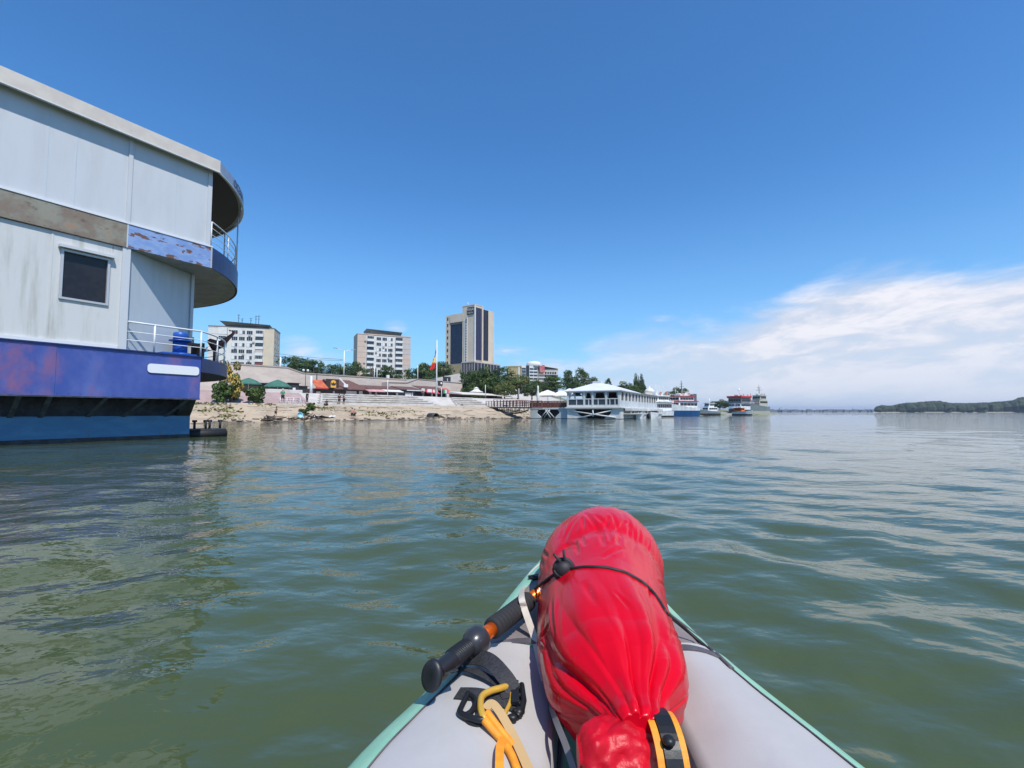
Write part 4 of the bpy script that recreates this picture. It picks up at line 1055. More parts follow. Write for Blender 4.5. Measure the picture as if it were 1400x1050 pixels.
def put(kind, px, ytop, wpx, Y, label, group=None, zbase=None, base_py=None, depth=1.0):
    """a plant standing at depth Y whose top is seen at ytop"""
    i = tcount.get(kind, 0); tcount[kind] = i+1; pr = PT[kind][i % len(PT[kind])]
    p = P(px, ytop, Y); zb = zbase if zbase is not None else H2
    if base_py is not None: zb = P(px, base_py, Y).z
    wd = wpx/FPX*Y; h = p.z-zb; rz = (i*2.4) % 6.28
    if id(pr) in used: o = dup(pr, (p.x, p.y, zb), rz)
    else: used.add(id(pr)); o = pr; o.location = (p.x, p.y, zb); o.rotation_euler = (0, 0, rz)
    o.scale = (wd*1.08, wd*1.08*depth, h*1.02); o['label'] = label
    o['category'] = {'bush': 'bush', 'bloom': 'shrub'}.get(kind, 'tree')
    if group: o['group'] = group
    return o
gT = 'trees behind the beige wall'
put('round', 402, 486, 42, 150, 'round dark green tree right beside the left apartment block', gT)
put('wild', 433, 494, 34, 155, 'smaller ragged tree right of the tall rounded one, over the beige wall', gT)
put('wild', 419, 491, 24, 158, 'narrow tree wedged between two wider trees left of the street lamp', gT)
put('round', 472, 497, 34, 150, 'dense tree just right of the double street lamp', gT)
put('wild', 487, 495, 26, 148, 'tree overlapping the left foot of the middle apartment block', gT)
put('round', 508, 503, 26, 140, 'low dark tree in front of the middle apartment block by the slim poles', gT)
put('round', 533, 500, 34, 142, 'rounded tree in front of the right half of the middle apartment block', gT)
put('wild', 455, 498, 24, 156, 'sparse tree left of the lamp over the restaurant roof', gT)
gH = 'trees on the slope left of the hotel'
put('round', 570, 498, 34, 190, 'dark tree right of the middle apartment block', gH)
put('round', 590, 495, 34, 195, 'dark tree behind the flag', gH)
put('round', 607, 494, 26, 198, 'dark tree touching the left edge of the hotel tower', gH)
put('wild', 580, 497, 22, 192, 'slim dark tree between two rounder ones left of the flag', gH)
gR = 'large trees in front of the hotel'
put('wild', 642, 508, 28, 128, 'dark tree nearest the end of the beige wall', gR, 4.2)
put('round', 660, 501, 44, 126, 'big dark green tree in front of the blue glass podium', gR, 4.2)
put('round', 685, 500, 44, 124, 'tallest broad green tree below the right edge of the hotel', gR, 4.2)
put('round', 672, 515, 40, 118, 'lower bushy tree in front of the tallest broad tree', gR, 4.2)
put('yellow', 708, 510, 36, 122, 'yellowish green tree in front of the square beige block', gR, 4.2)
put('yellow', 690, 520, 30, 114, 'small yellowish tree between the green trees and the footbridge', gR, 4.2)
put('round', 727, 522, 30, 120, 'dark tree right of the yellowish tree', gR, 4.2)
put('round', 648, 523, 32, 119, 'dark leafy tree above the long pale canopy', gR, 4.2)
gQ = 'trees behind the floating restaurant'
put('round', 750, 514, 46, 150, 'wide green tree below the white modern building', gQ, 5)
put('round', 738, 518, 26, 146, 'green tree behind the closed parasol', gQ, 5)
put('wild', 776, 507, 22, 160, 'first ragged tree right of the white modern building', gQ, 5)
put('wild', 797, 505, 24, 165, 'tall ragged tree above the left eave of the floating restaurant', gQ, 5)
put('round', 786, 514, 26, 158, 'round green tree between the two ragged ones', gQ, 5)
put('round', 809, 515, 18, 168, 'small round tree left of the pavilion roof peak', gQ, 5)
put('wild', 832, 518, 12, 200, 'small grey green tree just above the roof peak', gQ, 5)
put('round', 855, 522, 34, 185, 'light green tree above the side roof of the floating restaurant', gQ, 5)
put('round', 872, 527, 30, 180, 'low green tree under the poplars', gQ, 5)
put('tall', 869, 505, 13, 190, 'left poplar of the dark pair above the floating restaurant', 'pair of poplars', 5)
put('tall', 877, 505, 12, 192, 'right poplar of the dark pair above the floating restaurant', 'pair of poplars', 5)
gS = 'trees behind the moored ships'
put('round', 920, 534, 24, 220, 'rounded tree left of the blue and white ship', gS, 3)
put('wild', 930, 530, 20, 230, 'ragged dark tree behind the ship mast', gS, 3)
put('round', 984, 546, 20, 330, 'tree cluster left half between the tug and the red roofed ship', gS, 2)
put('round', 997, 546, 18, 330, 'tree cluster right half between the tug and the red roofed ship', gS, 2)
put('wild', 975, 549, 12, 340, 'small tree over the wheelhouse of the white tug', gS, 2)
# shrubs on the bank
put('bloom', 317, 489, 32, 60, 'tall shrub with yellow blossom behind the end railing of the houseboat', None, H0-.2)
put('bush', 304, 520, 22, 59, 'dark green bush low beneath the curved platform', 'bushes on the bank', H0)
put('bush', 350, 527, 25, 61.3, 'green bush on the pink paving left of the person in green', 'bushes on the bank', H0)
put('bush', 427, 549, 14, 62, 'dark bush growing on the sandy slope below the standing person in black', 'bushes on the bank', base_py=566)
put('bush', 417, 557, 13, 58, 'light low bush left of the dark bush on the slope', 'bushes on the bank', base_py=567)
put('bush', 541, 553, 15, 80, 'lone green bush on the slope below the stone steps', 'bushes on the bank', base_py=564)
put('bush', 274, 560, 8, 52, 'tiny bush on the sand next to the blue hull', 'bushes on the bank', base_py=567)
put('bush', 312, 555, 12, 56, 'small yellow green bush on the sand behind the raft', 'bushes on the bank', base_py=563)
put('bush', 328, 561, 8, 55, 'smallest green tuft on the sandy slope', 'bushes on the bank', base_py=566)
put('bush', 652, 541, 24, 100, 'clipped green hedge under the long pale canopy', 'bushes on the promenade', 4.0, depth=.5)
put('bush', 699, 545, 20, 98, 'green hedge behind the brown footbridge railing', 'bushes on the promenade', 4.0, depth=.5)
# dry weeds on the bank
mb = MB(); rnd = random.Random(9)
for (px, py, n_, sp_) in ((300, 563, 90, 2.2), (310, 570, 60, 1.5), (520, 568, 90, 2.5), (560, 565, 40, 2), (705, 564, 160, 3.0), (438, 560, 80, 2), (360, 552, 60, 1.5), (280, 549, 140, 3), (480, 562, 30, 3)):
    c = SF.o; t_ = {True: 10.5, False: 5}[py < 556]; t_ = max(.8, min(10.8, 11*(575-py)/20)); s0 = sx(px, t_)
    for i in range(n_):
        s_ = s0+rnd.gauss(0, sp_*.5); tt = max(.5, min(11, t_+rnd.gauss(0, .9))); p = SF.w(s_, tt, terr(s_, tt)); h = rnd.uniform(.06, .22); a = rnd.uniform(0, 6.28)
        d = Vector((cos(a), sin(a), 0))*.13; l = Vector((rnd.gauss(0, .2), rnd.gauss(0, .2), h))
        mb.add([p-d, p+d, p+l+d*.4, p+l-d*.4], [(0, 1, 2, 3)], rnd.choice((0, 1, 1)))
tag(mb.build('weeds', [LM[2], LM[3]]), 'dry weeds and tufts scattered over the sloping bank', kind='stuff')

# ------------------------------------------------------------------ buildings of the town
M['apt'] = pm('apartment_white_render', (.64, .62, .58), .85, col2=(.57, .55, .52), ns=.25, bump=.05)
M['apt_beige'] = pm('apartment_beige_panel', (.60, .50, .37), .85, col2=(.54, .46, .35), ns=.4)
M['apt_peach'] = pm('apartment_peach_panel', (.55, .42, .33), .85, col2=(.50, .40, .33), ns=.5)
M['apt_grey'] = pm('apartment_grey_panel', (.50, .45, .41), .85, col2=(.44, .40, .37), ns=.5)
M['joint'] = pm('panel_joint', (.24, .21, .19), .9)
M['balc'] = pm('balcony_white', (.66, .65, .62), .8, col2=(.6, .6, .58), ns=1)
M['frame_w'] = pm('window_frame_white', (.66, .66, .64), .6)
M['glass_b'] = pm('blue_grey_glass', (.035, .045, .06), .12, spec=.6)
M['glass_d'] = pm('dark_glass', (.014, .018, .026), .10, spec=.6)
M['roofdark'] = pm('dark_roof_canopy', (.15, .14, .125), .8, col2=(.21, .19, .17), ns=1)
M['cream_h'] = pm('hotel_cream_stone', (.64, .53, .405), .8, col2=(.58, .48, .37), ns=.15, bump=.05)
M['ochre'] = pm('ochre_render', (.42, .33, .17), .85, col2=(.37, .29, .15), ns=.4)
M['hglass'] = pm('hotel_blue_glass', (.010, .018, .045), .16, col2=(.018, .028, .06), ns=.35, nw=(.45, .6), spec=.4)
M['hglass2'] = pm('hotel_violet_blue_glass', (.018, .024, .07), .16, spec=.4)
M['ac'] = pm('air_conditioner_grey', (.35, .35, .34), .6)
M['iron'] = pm('dark_iron', (.03, .03, .032), .6)
M['white_pole'] = pm('pole_white_paint', (.68, .68, .67), .5)

def apartment(px0, px1, ytop, ybot_px, Y, az, depth, label, floors, side_px, lefts):
    c = P(px0, ytop, Y); fr = Frame((c.x, c.y, H2-.2), az); b = thing('apartment_building', label, 'building', fr.o, fr.rot)
    X1 = fr.iy(px1, ytop)[0]; Zt = c.z-fr.o.z
    return fr, b, X1, Zt
def window_mesh(w_, h_, n_):
    mb = MB(); mb.box(-w_/2, -.05, 0, w_/2, .02, h_, 0)
    for i in range(n_):
        a = -w_/2+.06+(w_-.06)*i/n_; mb.box(a, -.065, .08, a+(w_-.06)/n_-.06, -.051, h_-.08, 1)
    return mb
def clone(o, par, loc):
    c = o.copy(); C.objects.link(c); c.parent = par; c.location = loc
    return c
# left apartment block
fr = Frame(P(285, 446, 170) * 1.0, 74); fr.o.z = H2-.2; b = thing('apartment_building', 'white apartment block with a tilted dark roof canopy at far left, partly behind the houseboat', 'building', fr.o, fr.rot)
X1, Zt = fr.iy(375, 450); X0 = 0; Zt0 = fr.iy(290, 446)[1]
Zt = (Zt+Zt0)/2 - .0; Z0 = fr.iy(340, 499)[1] - 6; zz = lambda py, px=340: fr.iy(px, py)[1]
xp = lambda px, py=470: fr.iy(px, py)[0]
MB().box(0, 0, 0, X1, 11, Zt).build('wall', M['apt'], b)
MB().box(xp(361), -.06, 0, X1+.05, 10.9, Zt-.25).build('gable_panel', M['apt_beige'], b)
MB().box(-.1, -.1, Zt, X1+.15, 11.1, Zt+.35).build('parapet', M['roofdark'], b)
mb = MB(); a, c_ = xp(300), xp(369)
mb.add([(a, -1.2, zz(439, 300)), (c_, -1.0, zz(445, 369)), (c_-.8, 8, zz(445, 369)+.3), (a+1.2, 8, zz(439, 300)+.3), (a+1.8, .6, Zt+.35), (c_-1, .6, Zt+.35), (c_-1.2, 7.5, Zt+.35), (a+1.8, 7.5, Zt+.35)], [(0,1,2,3), (7,6,5,4), (0,4,5,1), (1,5,6,2), (2,6,7,3), (3,7,4,0)])
mb.build('roof_canopy', M['roofdark'], b)
for px, h in ((323, 3.4), (340, 2.2), (347, 3.2), (351, 3.4), (328, 1.8)):
    x = xp(px); z = zz(441, 340); mb = MB().tube([(x, 2, z-1), (x, 2, z+h)], .09, 6); mb.tube([(x-.5, 2, z+h*.8), (x+.5, 2, z+h*.8+.3)], .06, 5).tube([(x-.3, 2, z+h*.55), (x+.4, 2, z+h*.55)], .06, 5); mb.build('antenna', M['iron'], b)
dz = (zz(452.5)-zz(487))/4
rows = [zz(454.5) - dz*k for k in range(8)]
wp = None; wp2 = None
for r_, z in enumerate(rows):
    for px in (320.5, 330.5, 341):
        loc = (xp(px), 0, z-.8)
        if wp is not None and (r_*5+int(px)) % 7 in (1, 4):
            if wp2 is None: wp2 = window_mesh(2.0, 1.5, 3).box(-.9, -.075, .12, .1, -.0655, 1.38, 0).build('window', [M['frame_w'], M['glass_b']], b); wp2.location = loc
            else: clone(wp2, b, loc)
            continue
        if wp is None: wp = window_mesh(2.0, 1.5, 3).build('window', [M['frame_w'], M['glass_d']], b); wp.location = loc
        else: clone(wp, b, loc)
for r_, z in enumerate(rows[:7]):
    x0, x1 = xp(350), xp(360)
    if r_ in (0, 4): w2 = window_mesh(x1-x0-.2, 1.3, 4).build('balcony_glazing', [M['frame_w'], M['glass_d']], b); w2.location = ((x0+x1)/2, -.95, z-.5)
    MB().box(x0, -.93, z-.55, x1, -.03, z+.85).build('balcony_recess', M['glass_b'] if r_ in (1, 2) else (M['apt_grey'] if r_ != 5 else M['rusty']), b)
    MB().box(x0-.1, -1.1, z-1.55, x1+.1, -.02, z-.56).build('balcony_parapet', M['balc'], b)
for z, k in ((rows[0], 0), (rows[1], 1)):
    x0, x1 = xp(299), xp(311); MB().box(x0, -1.3, z-1.5, x1, -.02, z+1.2).build('enclosed_balcony', M['balc'], b)
    if k: w2 = window_mesh(x1-x0-.4, 1.2, 4).build('balcony_glazing', [M['frame_w'], M['glass_d']], b); w2.location = ((x0+x1)/2, -1.32, z-.6)
for k in range(8):
    z = rows[0]+1.35-dz*k
    MB().box(-.02, -.02, z-.04, xp(298), -.003, z+.04).build('panel_joint', M['joint'], b)
ws_ = None
for r_, z in enumerate(rows):
    for y in (2.2, 5.2, 8.4):
        w2 = MB().box(.02, -.8, 0, .06, .8, 1.4, 0).box(.061, -.7, .1, .075, .7, 1.3, 1)
        if ws_ is None: ws_ = w2.build('window', [M['frame_w'], M['glass_d']], b); ws_.location = (X1+.05, y, z-.8)
        else: clone(ws_, b, (X1+.05, y, z-.8))
ac = MB().bbox(-.4, -.35, 0, .4, 0, .6, .04).build('air_conditioner', M['ac'], b); ac.location = (xp(341), 0, rows[0]-1.5)
for px, r_ in ((333, 3), (341, 4), (346.5, 1), (322, 2), (347, 5), (328, 6)): clone(ac, b, (xp(px), 0, rows[r_]-1.6))

# middle apartment block
fr = Frame(P(489, 457, 200), 64); fr.o.z = H2-.2; b = thing('apartment_building', 'middle apartment block with peach end panels and a flat brown roof canopy', 'building', fr.o, fr.rot)
xp = lambda px, py=490: fr.iy(px, py)[0]; zz = lambda py, px=525: fr.iy(px, py)[1]
X1 = xp(561); Zt = (zz(457, 489)+zz(461, 561))/2
MB().box(0, 0, 0, X1, 12, Zt).build('wall', M['apt'], b)
MB().box(-.05, -.08, 0, xp(500), 11.9, Zt-.2).build('end_panel', M['apt_peach'], b)
MB().box(xp(550), -.1, 0, X1+.05, 11.8, Zt-.22).build('end_panel', M['apt_grey'], b)
MB().box(xp(550)+.02, -.12, zz(501, 555), X1+.06, -.101, zz(486, 555)).build('peach_repair', M['apt_peach'], b)
MB().box(-.15, -.2, Zt, X1+.2, 12.1, Zt+.4).build('parapet', M['apt_peach'], b)
a, c_ = xp(500), xp(549); z0, z1 = zz(456.5), zz(452.5)
MB().add([(a, -1, z1+.3), (c_, -1, z1-.3), (c_, 8, z1-.3), (a, 8, z1+.3), (a+.5, -.0, Zt+.4), (c_-.5, 0, Zt+.4), (c_-.6, 7.5, Zt+.4), (a+.6, 7.5, Zt+.4)], [(0,1,2,3), (7,6,5,4), (0,4,5,1), (1,5,6,2), (2,6,7,3), (3,7,4,0)]).build('roof_canopy', M['roofdark'], b)
dz = (zz(464)-zz(493.5))/4; rows = [zz(463.5)-dz*k for k in range(9)]
for r_, z in enumerate(rows):
    for px in (517.5, 525.5, 533.5):
        clone(wp2 if (r_*3+int(px)) % 5 in (1, 3) else wp, b, (xp(px), 0, z-.8))
        if (r_, px) == (3, 517.5): pass
    for k_, (pa, pb) in enumerate(((501.5, 510.5), (540.5, 549.5))):
        x0, x1 = xp(pa), xp(pb); g_ = (r_*2+k_) % 3
        MB().box(x0, -.8, z-.5, x1, -.03, z+.9).build('balcony_recess', M['glass_d'] if (k_, r_) in ((0, 2), (1, 4)) else (M['glass_b'] if g_ else M['apt_grey']), b)
        MB().box(x0-.1, -1.15, z-1.5, x1+.1, -.02, z-.51).build('balcony_parapet', M['balc'], b)
        if g_ == 0: w2 = window_mesh(x1-x0-.1, 1.3, 4).build('balcony_glazing', [M['frame_w'], M['glass_d']], b); w2.location = ((x0+x1)/2, -.82, z-.45)
    MB().box(-.06, -.1, z-1.62, xp(500), -.081, z-1.54).build('panel_joint', M['joint'], b)
    MB().box(xp(550), -.14, z-1.62, X1+.07, -.121, z-1.54).build('panel_joint', M['joint'], b)
for px, r_ in ((499, 0), (524, 1), (514, 2), (534, 2), (510, 3), (531, 3), (498, 4), (523, 5), (547, 1), (547, 3)): clone(ac, b, (xp(px), -.1, rows[r_]-1.6))

# hotel tower
c = P(649.5, 417, 230)
fR = Frame((c.x, c.y, H2-.2), 35)                    # local x along the right face, local y to the left = along the left face
b = thing('hotel_tower', 'tall cream hotel tower with dark blue glass strips', 'building', fR.o, fR.rot)
ly = lambda px, py=470: fR.ix(px, py)[0]; lz = lambda px, py: fR.ix(px, py)[1]
rx = lambda px, py=470: fR.iy(px, py)[0]; rz_ = lambda px, py: fR.iy(px, py)[1]
Ztw = c.z-fR.o.z; XE = rx(675); YE = ly(609); Ylow = ly(632); Zlow = (lz(609, 430)+lz(632, 431))/2; Xlow = rx(660.5); ZlowR = rz_(668, 425)
zb = lz(640, 500)
MB().box(.3, 0, 0, XE-.4, Ylow, ZlowR).build('wall', M['cream_h'], b)
MB().box(.0, 0, 0, Xlow, Ylow-.02, Ztw).build('tower_wall', M['cream_h'], b)
MB().box(.6, Ylow, 0, XE-1, YE, Zlow).build('wall', M['cream_h'], b)
MB().box(.2, ly(615), 0, 1, YE+.05, Zlow+.1).build('end_pier', M['cream_h'], b)
gz0, gz1 = lz(625, 497), lz(625, 443)
MB().box(.42, ly(635.5), gz0, .58, ly(615.2), gz1).build('glass_facade', M['hglass'], b)
for k in range(9):
    y = ly(615.5)+(ly(635.5)-ly(615.5))*k/8; MB().box(.30, y-.09, gz0, .42, y+.09, gz1).build('glass_fin', M['hglass2'] if k % 2 else M['glass_d'], b)
for k in range(1, 14): z = gz0+(gz1-gz0)*k/14; MB().box(.40, ly(635.5), z-.06, .415, ly(615.2), z+.06).build('floor_line', M['glass_d'], b)
MB().box(-.1, ly(633), gz1+1.0, .58, ly(615.2), Zlow+.2).build('overhang_band', M['cream_h'], b)
MB().box(.30, ly(635.5), gz1, .55, ly(615.2), gz1+1.0).build('band_recess', M['roofdark'], b)
MB().box(-.16, ly(638.6), 0, -.005, ly(636.4), lz(637, 436)).build('stair_strip', M['glass_d'], b)
MB().box(-.3, ly(638.9), 0, -.02, ly(638.3), lz(638, 431)).build('white_fin', M['balc'], b)
MB().box(-.3, ly(636.0), 0, -.02, ly(635.3), lz(636, 436)).build('white_fin', M['balc'], b)
for k in range(16):
    z = gz0+(gz1-gz0)*(k+.5)/15; 
    if k < 15: MB().box(-.19, ly(638.2), z-.5, -.161, ly(636.8), z+.35).build('stair_window', M['cream_h'], b)
for k in range(8):
    py = 436+60*k/7; z = lz(611.5, py); MB().box(.14, ly(612.4), z-.9, .199, ly(610.8), z+.7).build('small_window', M['glass_d'], b)
MB().box(-.25, -.25, 0, .35, .35, Ztw+.05).build('corner_fin', M['balc'], b)
MB().box(-.1, -.1, Ztw+.06, Xlow+.1, Ylow, Ztw+.5).build('tower_parapet', M['apt_beige'], b)
MB().box(.5, -.14, rz_(654, 492), rx(658), -.005, Ztw-1).build('glass_strip', M['hglass2'], b)
for k in range(4): x = .8+(rx(658)-.9)*k/3; MB().box(x-.06, -.22, rz_(654, 492), x+.06, -.142, Ztw-1).build('glass_fin', M['hglass'], b)
MB().box(rx(658.4), -.35, 0, rx(660), .3, Ztw+.02).build('white_fin', M['cream_h'], b)
MB().box(rx(660.4), -.14, rz_(664, 493), rx(667.2), -.005, ZlowR-.1).build('glass_strip', M['hglass'], b)
for k in range(3): x = rx(662+k*2.1); MB().box(x-.1, -.3, rz_(664, 493), x+.1, -.142, ZlowR-.2).build('glass_fin', M['glass_d'], b)
MB().box(rx(667.5), -.1, 0, XE, .35, ZlowR+.15).build('end_pier', M['cream_h'], b)
for px, h in ((636, 2.6), (663, 1.5)): 
    y = ly(px) if px < 650 else 3; x = 2 if px < 650 else rx(px); z = Ztw if px < 650 else ZlowR
    MB().tube([(x, y, z), (x, y, z+h)], .12, 6).tube([(x, y-.8, z+h*.6), (x, y+.8, z+h*.6)], .08, 6).build('antenna', M['balc'], b)
# rooftop sign
y0, y1 = ly(647.8), ly(639.2); z1, z0 = lz(643, 420), lz(643, 430)
sg = MB().box(-.34, y0, z0, -.03, y1, z1).build('roof_sign', M['iron'], b)
for tx, z, s_ in (('VEGA', z0+(z1-z0)*.66, (y1-y0)*.42), ('HOTEL', z0+(z1-z0)*.22, (y1-y0)*.25)):
    lettering(tx, s_, M['balc'], sg, fn=lambda v: Vector((-.36-v.z, (y0+y1)/2-v.x, z+v.y)), ext=.01)
# podium
p = thing('hotel_podium', 'low ochre and glass podium at the foot of the hotel tower', 'building', fR.o, fR.rot)
fy = -6.0
MB().box(-6, ly(646), 0, -.4, ly(597, 505)+0, lz(620, 503)+.5).build('ochre_wall', M['ochre'], p)
for k in range(6): y = ly(600+k*6.5); z = lz(620, 509); MB().box(-6.08, y-.5, z-.5, -6.005, y+.5, z+.3).build('small_window', M['glass_d'], p)
mb = MB().box(-7.5, -6, 0, 13, ly(645), lz(655, 497)-.3).build('glass_hall', M['hglass'], p)
for k in range(9): MB().box(-7.6, -6+ (ly(645)+6)*k/8-.12, 0, -7.51, -6+(ly(645)+6)*k/8+.12, lz(655, 497)).build('mullion', M['apt_grey'], p)
for k in range(9): MB().box(-7.5+20*k/8-.12, -6.1, 0, -7.5+20*k/8+.12, -6.01, lz(655, 497)).build('mullion', M['apt_grey'], p)
MB().box(-7.7, -6.15, lz(655, 497)-.25, 13.1, ly(645)+.1, lz(655, 497)+.3).build('glass_hall_roof', M['apt_grey'], p)
q = P(694, 501, 225); qb = thing('square_block', 'plain ochre square block right of the hotel above the yellowish tree', 'building', (q.x, q.y, H2-.2), fR.rot - pi/2 + R(28))
MB().box(0, 0, 0, 6, 8, q.z-H2).box(-.15, -.15, q.z-H2+.001, 6.15, 8, q.z-H2+.4).build('wall', M['ochre'], qb)
MB().box(5.2, -.1, 0, 5.9, -.01, q.z-H2-.1).build('pale_pier', M['balc'], qb)
# pale annex with dark opening
q = P(597, 517, 150); an = Frame((q.x, q.y, H2-.2), 62); ab = thing('pale_annex', 'pale box annex with a dark opening left of the large trees', 'building', an.o, an.rot)
za = an.iy(600, 517)[1]; xa = lambda px: an.iy(px, 520)[0]
zr1 = an.iy(628, 510)[1]
MB().add([(0, 0, 0), (xa(630), 0, 0), (xa(630), 8, 0), (0, 8, 0), (0, 0, za), (xa(630), 0, zr1), (xa(630), 8, zr1), (0, 8, za)], [(0,3,2,1), (4,5,6,7), (0,1,5,4), (1,2,6,5), (2,3,7,6), (3,0,4,7)]).build('wall', M['apt_grey'], ab)
MB().box(xa(605.5), -.1, an.iy(605, 525)[1], xa(616), -.01, an.iy(610, 515)[1]).build('opening', M['glass_d'], ab)
MB().box(xa(611), -.2, .2, xa(612), -.11, za).build('pillar', M['apt_grey'], ab)

# white modern building with red mesh
fr = Frame(P(713, 500, 250), 70); fr.o.z = 6; b = thing('modern_building', 'white unfinished modern building with a rounded top storey and red netting', 'building', fr.o, fr.rot)
xp = lambda px, py=510: fr.iy(px, py)[0]; zz = lambda px, py: fr.iy(px, py)[1]
M['net'] = pm('red_netting', (.40, .09, .10), .9, col2=(.5, .2, .2), ns=1.2)
MB().box(0, 0, 0, xp(735), 12, zz(720, 500)).build('left_wing', M['balc'], b)
MB().box(xp(719.2), -.2, 0, xp(723.5), -.01, zz(721, 499.5)).build('glass_strip', M['glass_d'], b)
x0, x1 = xp(724), xp(742); cx_ = (x0+x1)/2; mb = MB(); zt = zz(730, 493.5); r = (x1-x0)/2
mb.lathe([(0, zz(730, 502)), (r, zz(730, 502)), (r, zt-1.5), (r*.92, zt-.4), (r*.6, zt), (0, zt+.1)], 28, (cx_, r*.9, 0)); mb.build('round_top_storey', M['balc'], b)
MB().box(xp(736.5), 1, 0, xp(764), 12, zz(750, 504)).build('right_wing', M['apt_grey'], b)
MB().add([(xp(736), -.5, zz(745, 500)), (xp(764), .5, zz(763, 504)), (xp(764), 12, zz(763, 504)), (xp(736), 12, zz(745, 500)), (xp(736), -.5, zz(745, 500)+.5), (xp(764), .5, zz(763, 504)+.5), (xp(764), 12, zz(763, 504)+.5), (xp(736), 12, zz(745, 500)+.5)], [(0,3,2,1), (4,5,6,7), (0,1,5,4), (1,2,6,5), (2,3,7,6), (3,0,4,7)]).build('sloped_roof', M['balc'], b)
MB().box(xp(737.5), -.35, zz(740, 509), xp(744.5), .98, zz(740, 499)).build('red_netting', M['net'], b)
for r_ in range(5):
    z = zz(750, 508)-r_*zz(750, 508)*.0-r_*1.9
    for k in range(5):
        x = xp(745.5)+(xp(762)-xp(745.5))*k/5; MB().box(x+.2, .9, z-1.3, x+(xp(762)-xp(745.5))/5-.25, .995, z-.1).build('window', M['glass_d'], b)
    MB().box(xp(737), .2, z-1.6, xp(764)+.1, 1, z-1.42).build('floor_slab', M['balc'], b)
for r_ in range(6):
    z = zz(728, 503)-r_*1.75
    for xa_, xb_ in ((xp(713.5), xp(718.8)), (xp(724.2), xp(729)), (xp(729.6), xp(734.6))): MB().box(xa_, -.1, z-1.0, xb_, -.01, z-.1).build('window', M['glass_b'], b)
    MB().box(-.2, -.3, z-1.35, xp(719), -.01, z-1.2).build('scaffold_board', M['ac'], b)

# ------------------------------------------------------------------ promenade buildings
M['rooftile'] = pm('brown_roof_tiles', (.105, .05, .04), .8, col2=(.15, .075, .06), ns=1.5, st=(1, 4, 1), bump=.3, bs=6)
M['orange'] = pm('orange_awning', (.42, .075, .035), .7, col2=(.48, .13, .05), ns=1)
M['redaw'] = pm('red_awning', (.45, .04, .05), .7)
M['pinkaw'] = pm('faded_pink_awning', (.55, .24, .24), .7, col2=(.6, .35, .34), ns=1)
M['whiteaw'] = pm('white_awning', (.62, .61, .60), .7)
M['darkwood'] = pm('dark_brown_panels', (.035, .02, .016), .6)
M['yellow'] = pm('yellow_sign', (.70, .36, .05), .6)
M['green_um'] = pm('green_umbrella_cloth', (.035, .12, .085), .8, col2=(.05, .15, .11), ns=2)
M['grn_sign'] = pm('green_sign', (.08, .35, .15), .6)
t0 = 33
X = lambda px: sx(px, t0); Z = lambda px, py: sz(px, py, t0)
rb = thing('restaurant', 'long restaurant with brown tiled hip roof, dark front and arched yellow sign', 'building', SF.o, SF.rot)
MB().box(X(445), t0+.5, H1, X(545), t0+7, Z(470, 531.5)).build('wall', M['darkwood'], rb)
zt, ze = Z(475, 518.5), Z(480, 532); xa_, xb_, xc_, xd_ = X(458), X(464), X(487), X(503)
MB().add([(xa_-.5, t0-.6, ze), (xd_, t0-.6, ze), (xd_, t0+7.5, ze), (xa_-.5, t0+7.5, ze), (xb_-2, t0+3, zt), (xc_, t0+3, zt), (xa_-.5, t0-.6, ze-.15), (xd_, t0-.6, ze-.15), (xd_, t0+7.5, ze-.15), (xa_-.5, t0+7.5, ze-.15)],
         [(0,1,5,4), (1,2,5), (2,3,4,5), (3,0,4), (0,6,7,1), (1,7,8,2), (2,8,9,3), (3,9,6,0), (6,9,8,7)]).build('hip_roof', M['rooftile'], rb)
def lean(xa, xb, z0, z1, ya, yb, mat, name, par, th=.12):
    return MB().add([(xa, ya, z0-th), (xb, ya, z0-th), (xb, yb, z1-th), (xa, yb, z1-th), (xa, ya, z0), (xb, ya, z0), (xb, yb, z1), (xa, yb, z1)], [(0,3,2,1), (4,5,6,7), (0,1,5,4), (1,2,6,5), (2,3,7,6), (3,0,4,7)]).build(name, M[mat], par)
lean(X(500), X(548), Z(520, 531.2), Z(520, 526), t0-.3, t0+4, 'rooftile', 'low_roof', rb)
lean(X(497), X(520), Z(508, 535.2), Z(508, 531.5), t0-1.8, t0+.2, 'pinkaw', 'pink_awning', rb)
lean(X(520.3), X(545), Z(532, 535.5), Z(532, 532), t0-1.8, t0+.2, 'whiteaw', 'white_awning', rb)
mb = MB().box(X(444), t0-.4, Z(450, 531), X(461), t0-.2, Z(450, 518.2)).build('sign_board', M['darkwood'], rb)
ax0, ax1, az0, az1 = X(449.8), X(457), Z(453, 530), Z(453, 519.8); cxx = (ax0+ax1)/2; rr = (ax1-ax0)/2
poly = [(ax0, az0), (ax1, az0)] + [(cxx+rr*cos(pi*k/14), az1-rr+rr*sin(pi*k/14)) for k in range(15)]
yl = MB().prism(poly, t0-.5, t0-.41, fn=lambda a, b, c: (a, c, b)).build('arched_sign', M['yellow'], mb)
MB().prism([(cxx-.45, az0+.55), (cxx-.2, az0+.4), (cxx+.2, az0+.4), (cxx+.45, az0+.55), (cxx+.5, az0+1.0), (cxx+.2, az0+.8), (cxx, az0+1.1), (cxx-.2, az0+.8), (cxx-.5, az0+1.0)], t0-.53, t0-.505, fn=lambda a, b, c: (a, c, b)).build('emblem', M['darkwood'], yl)
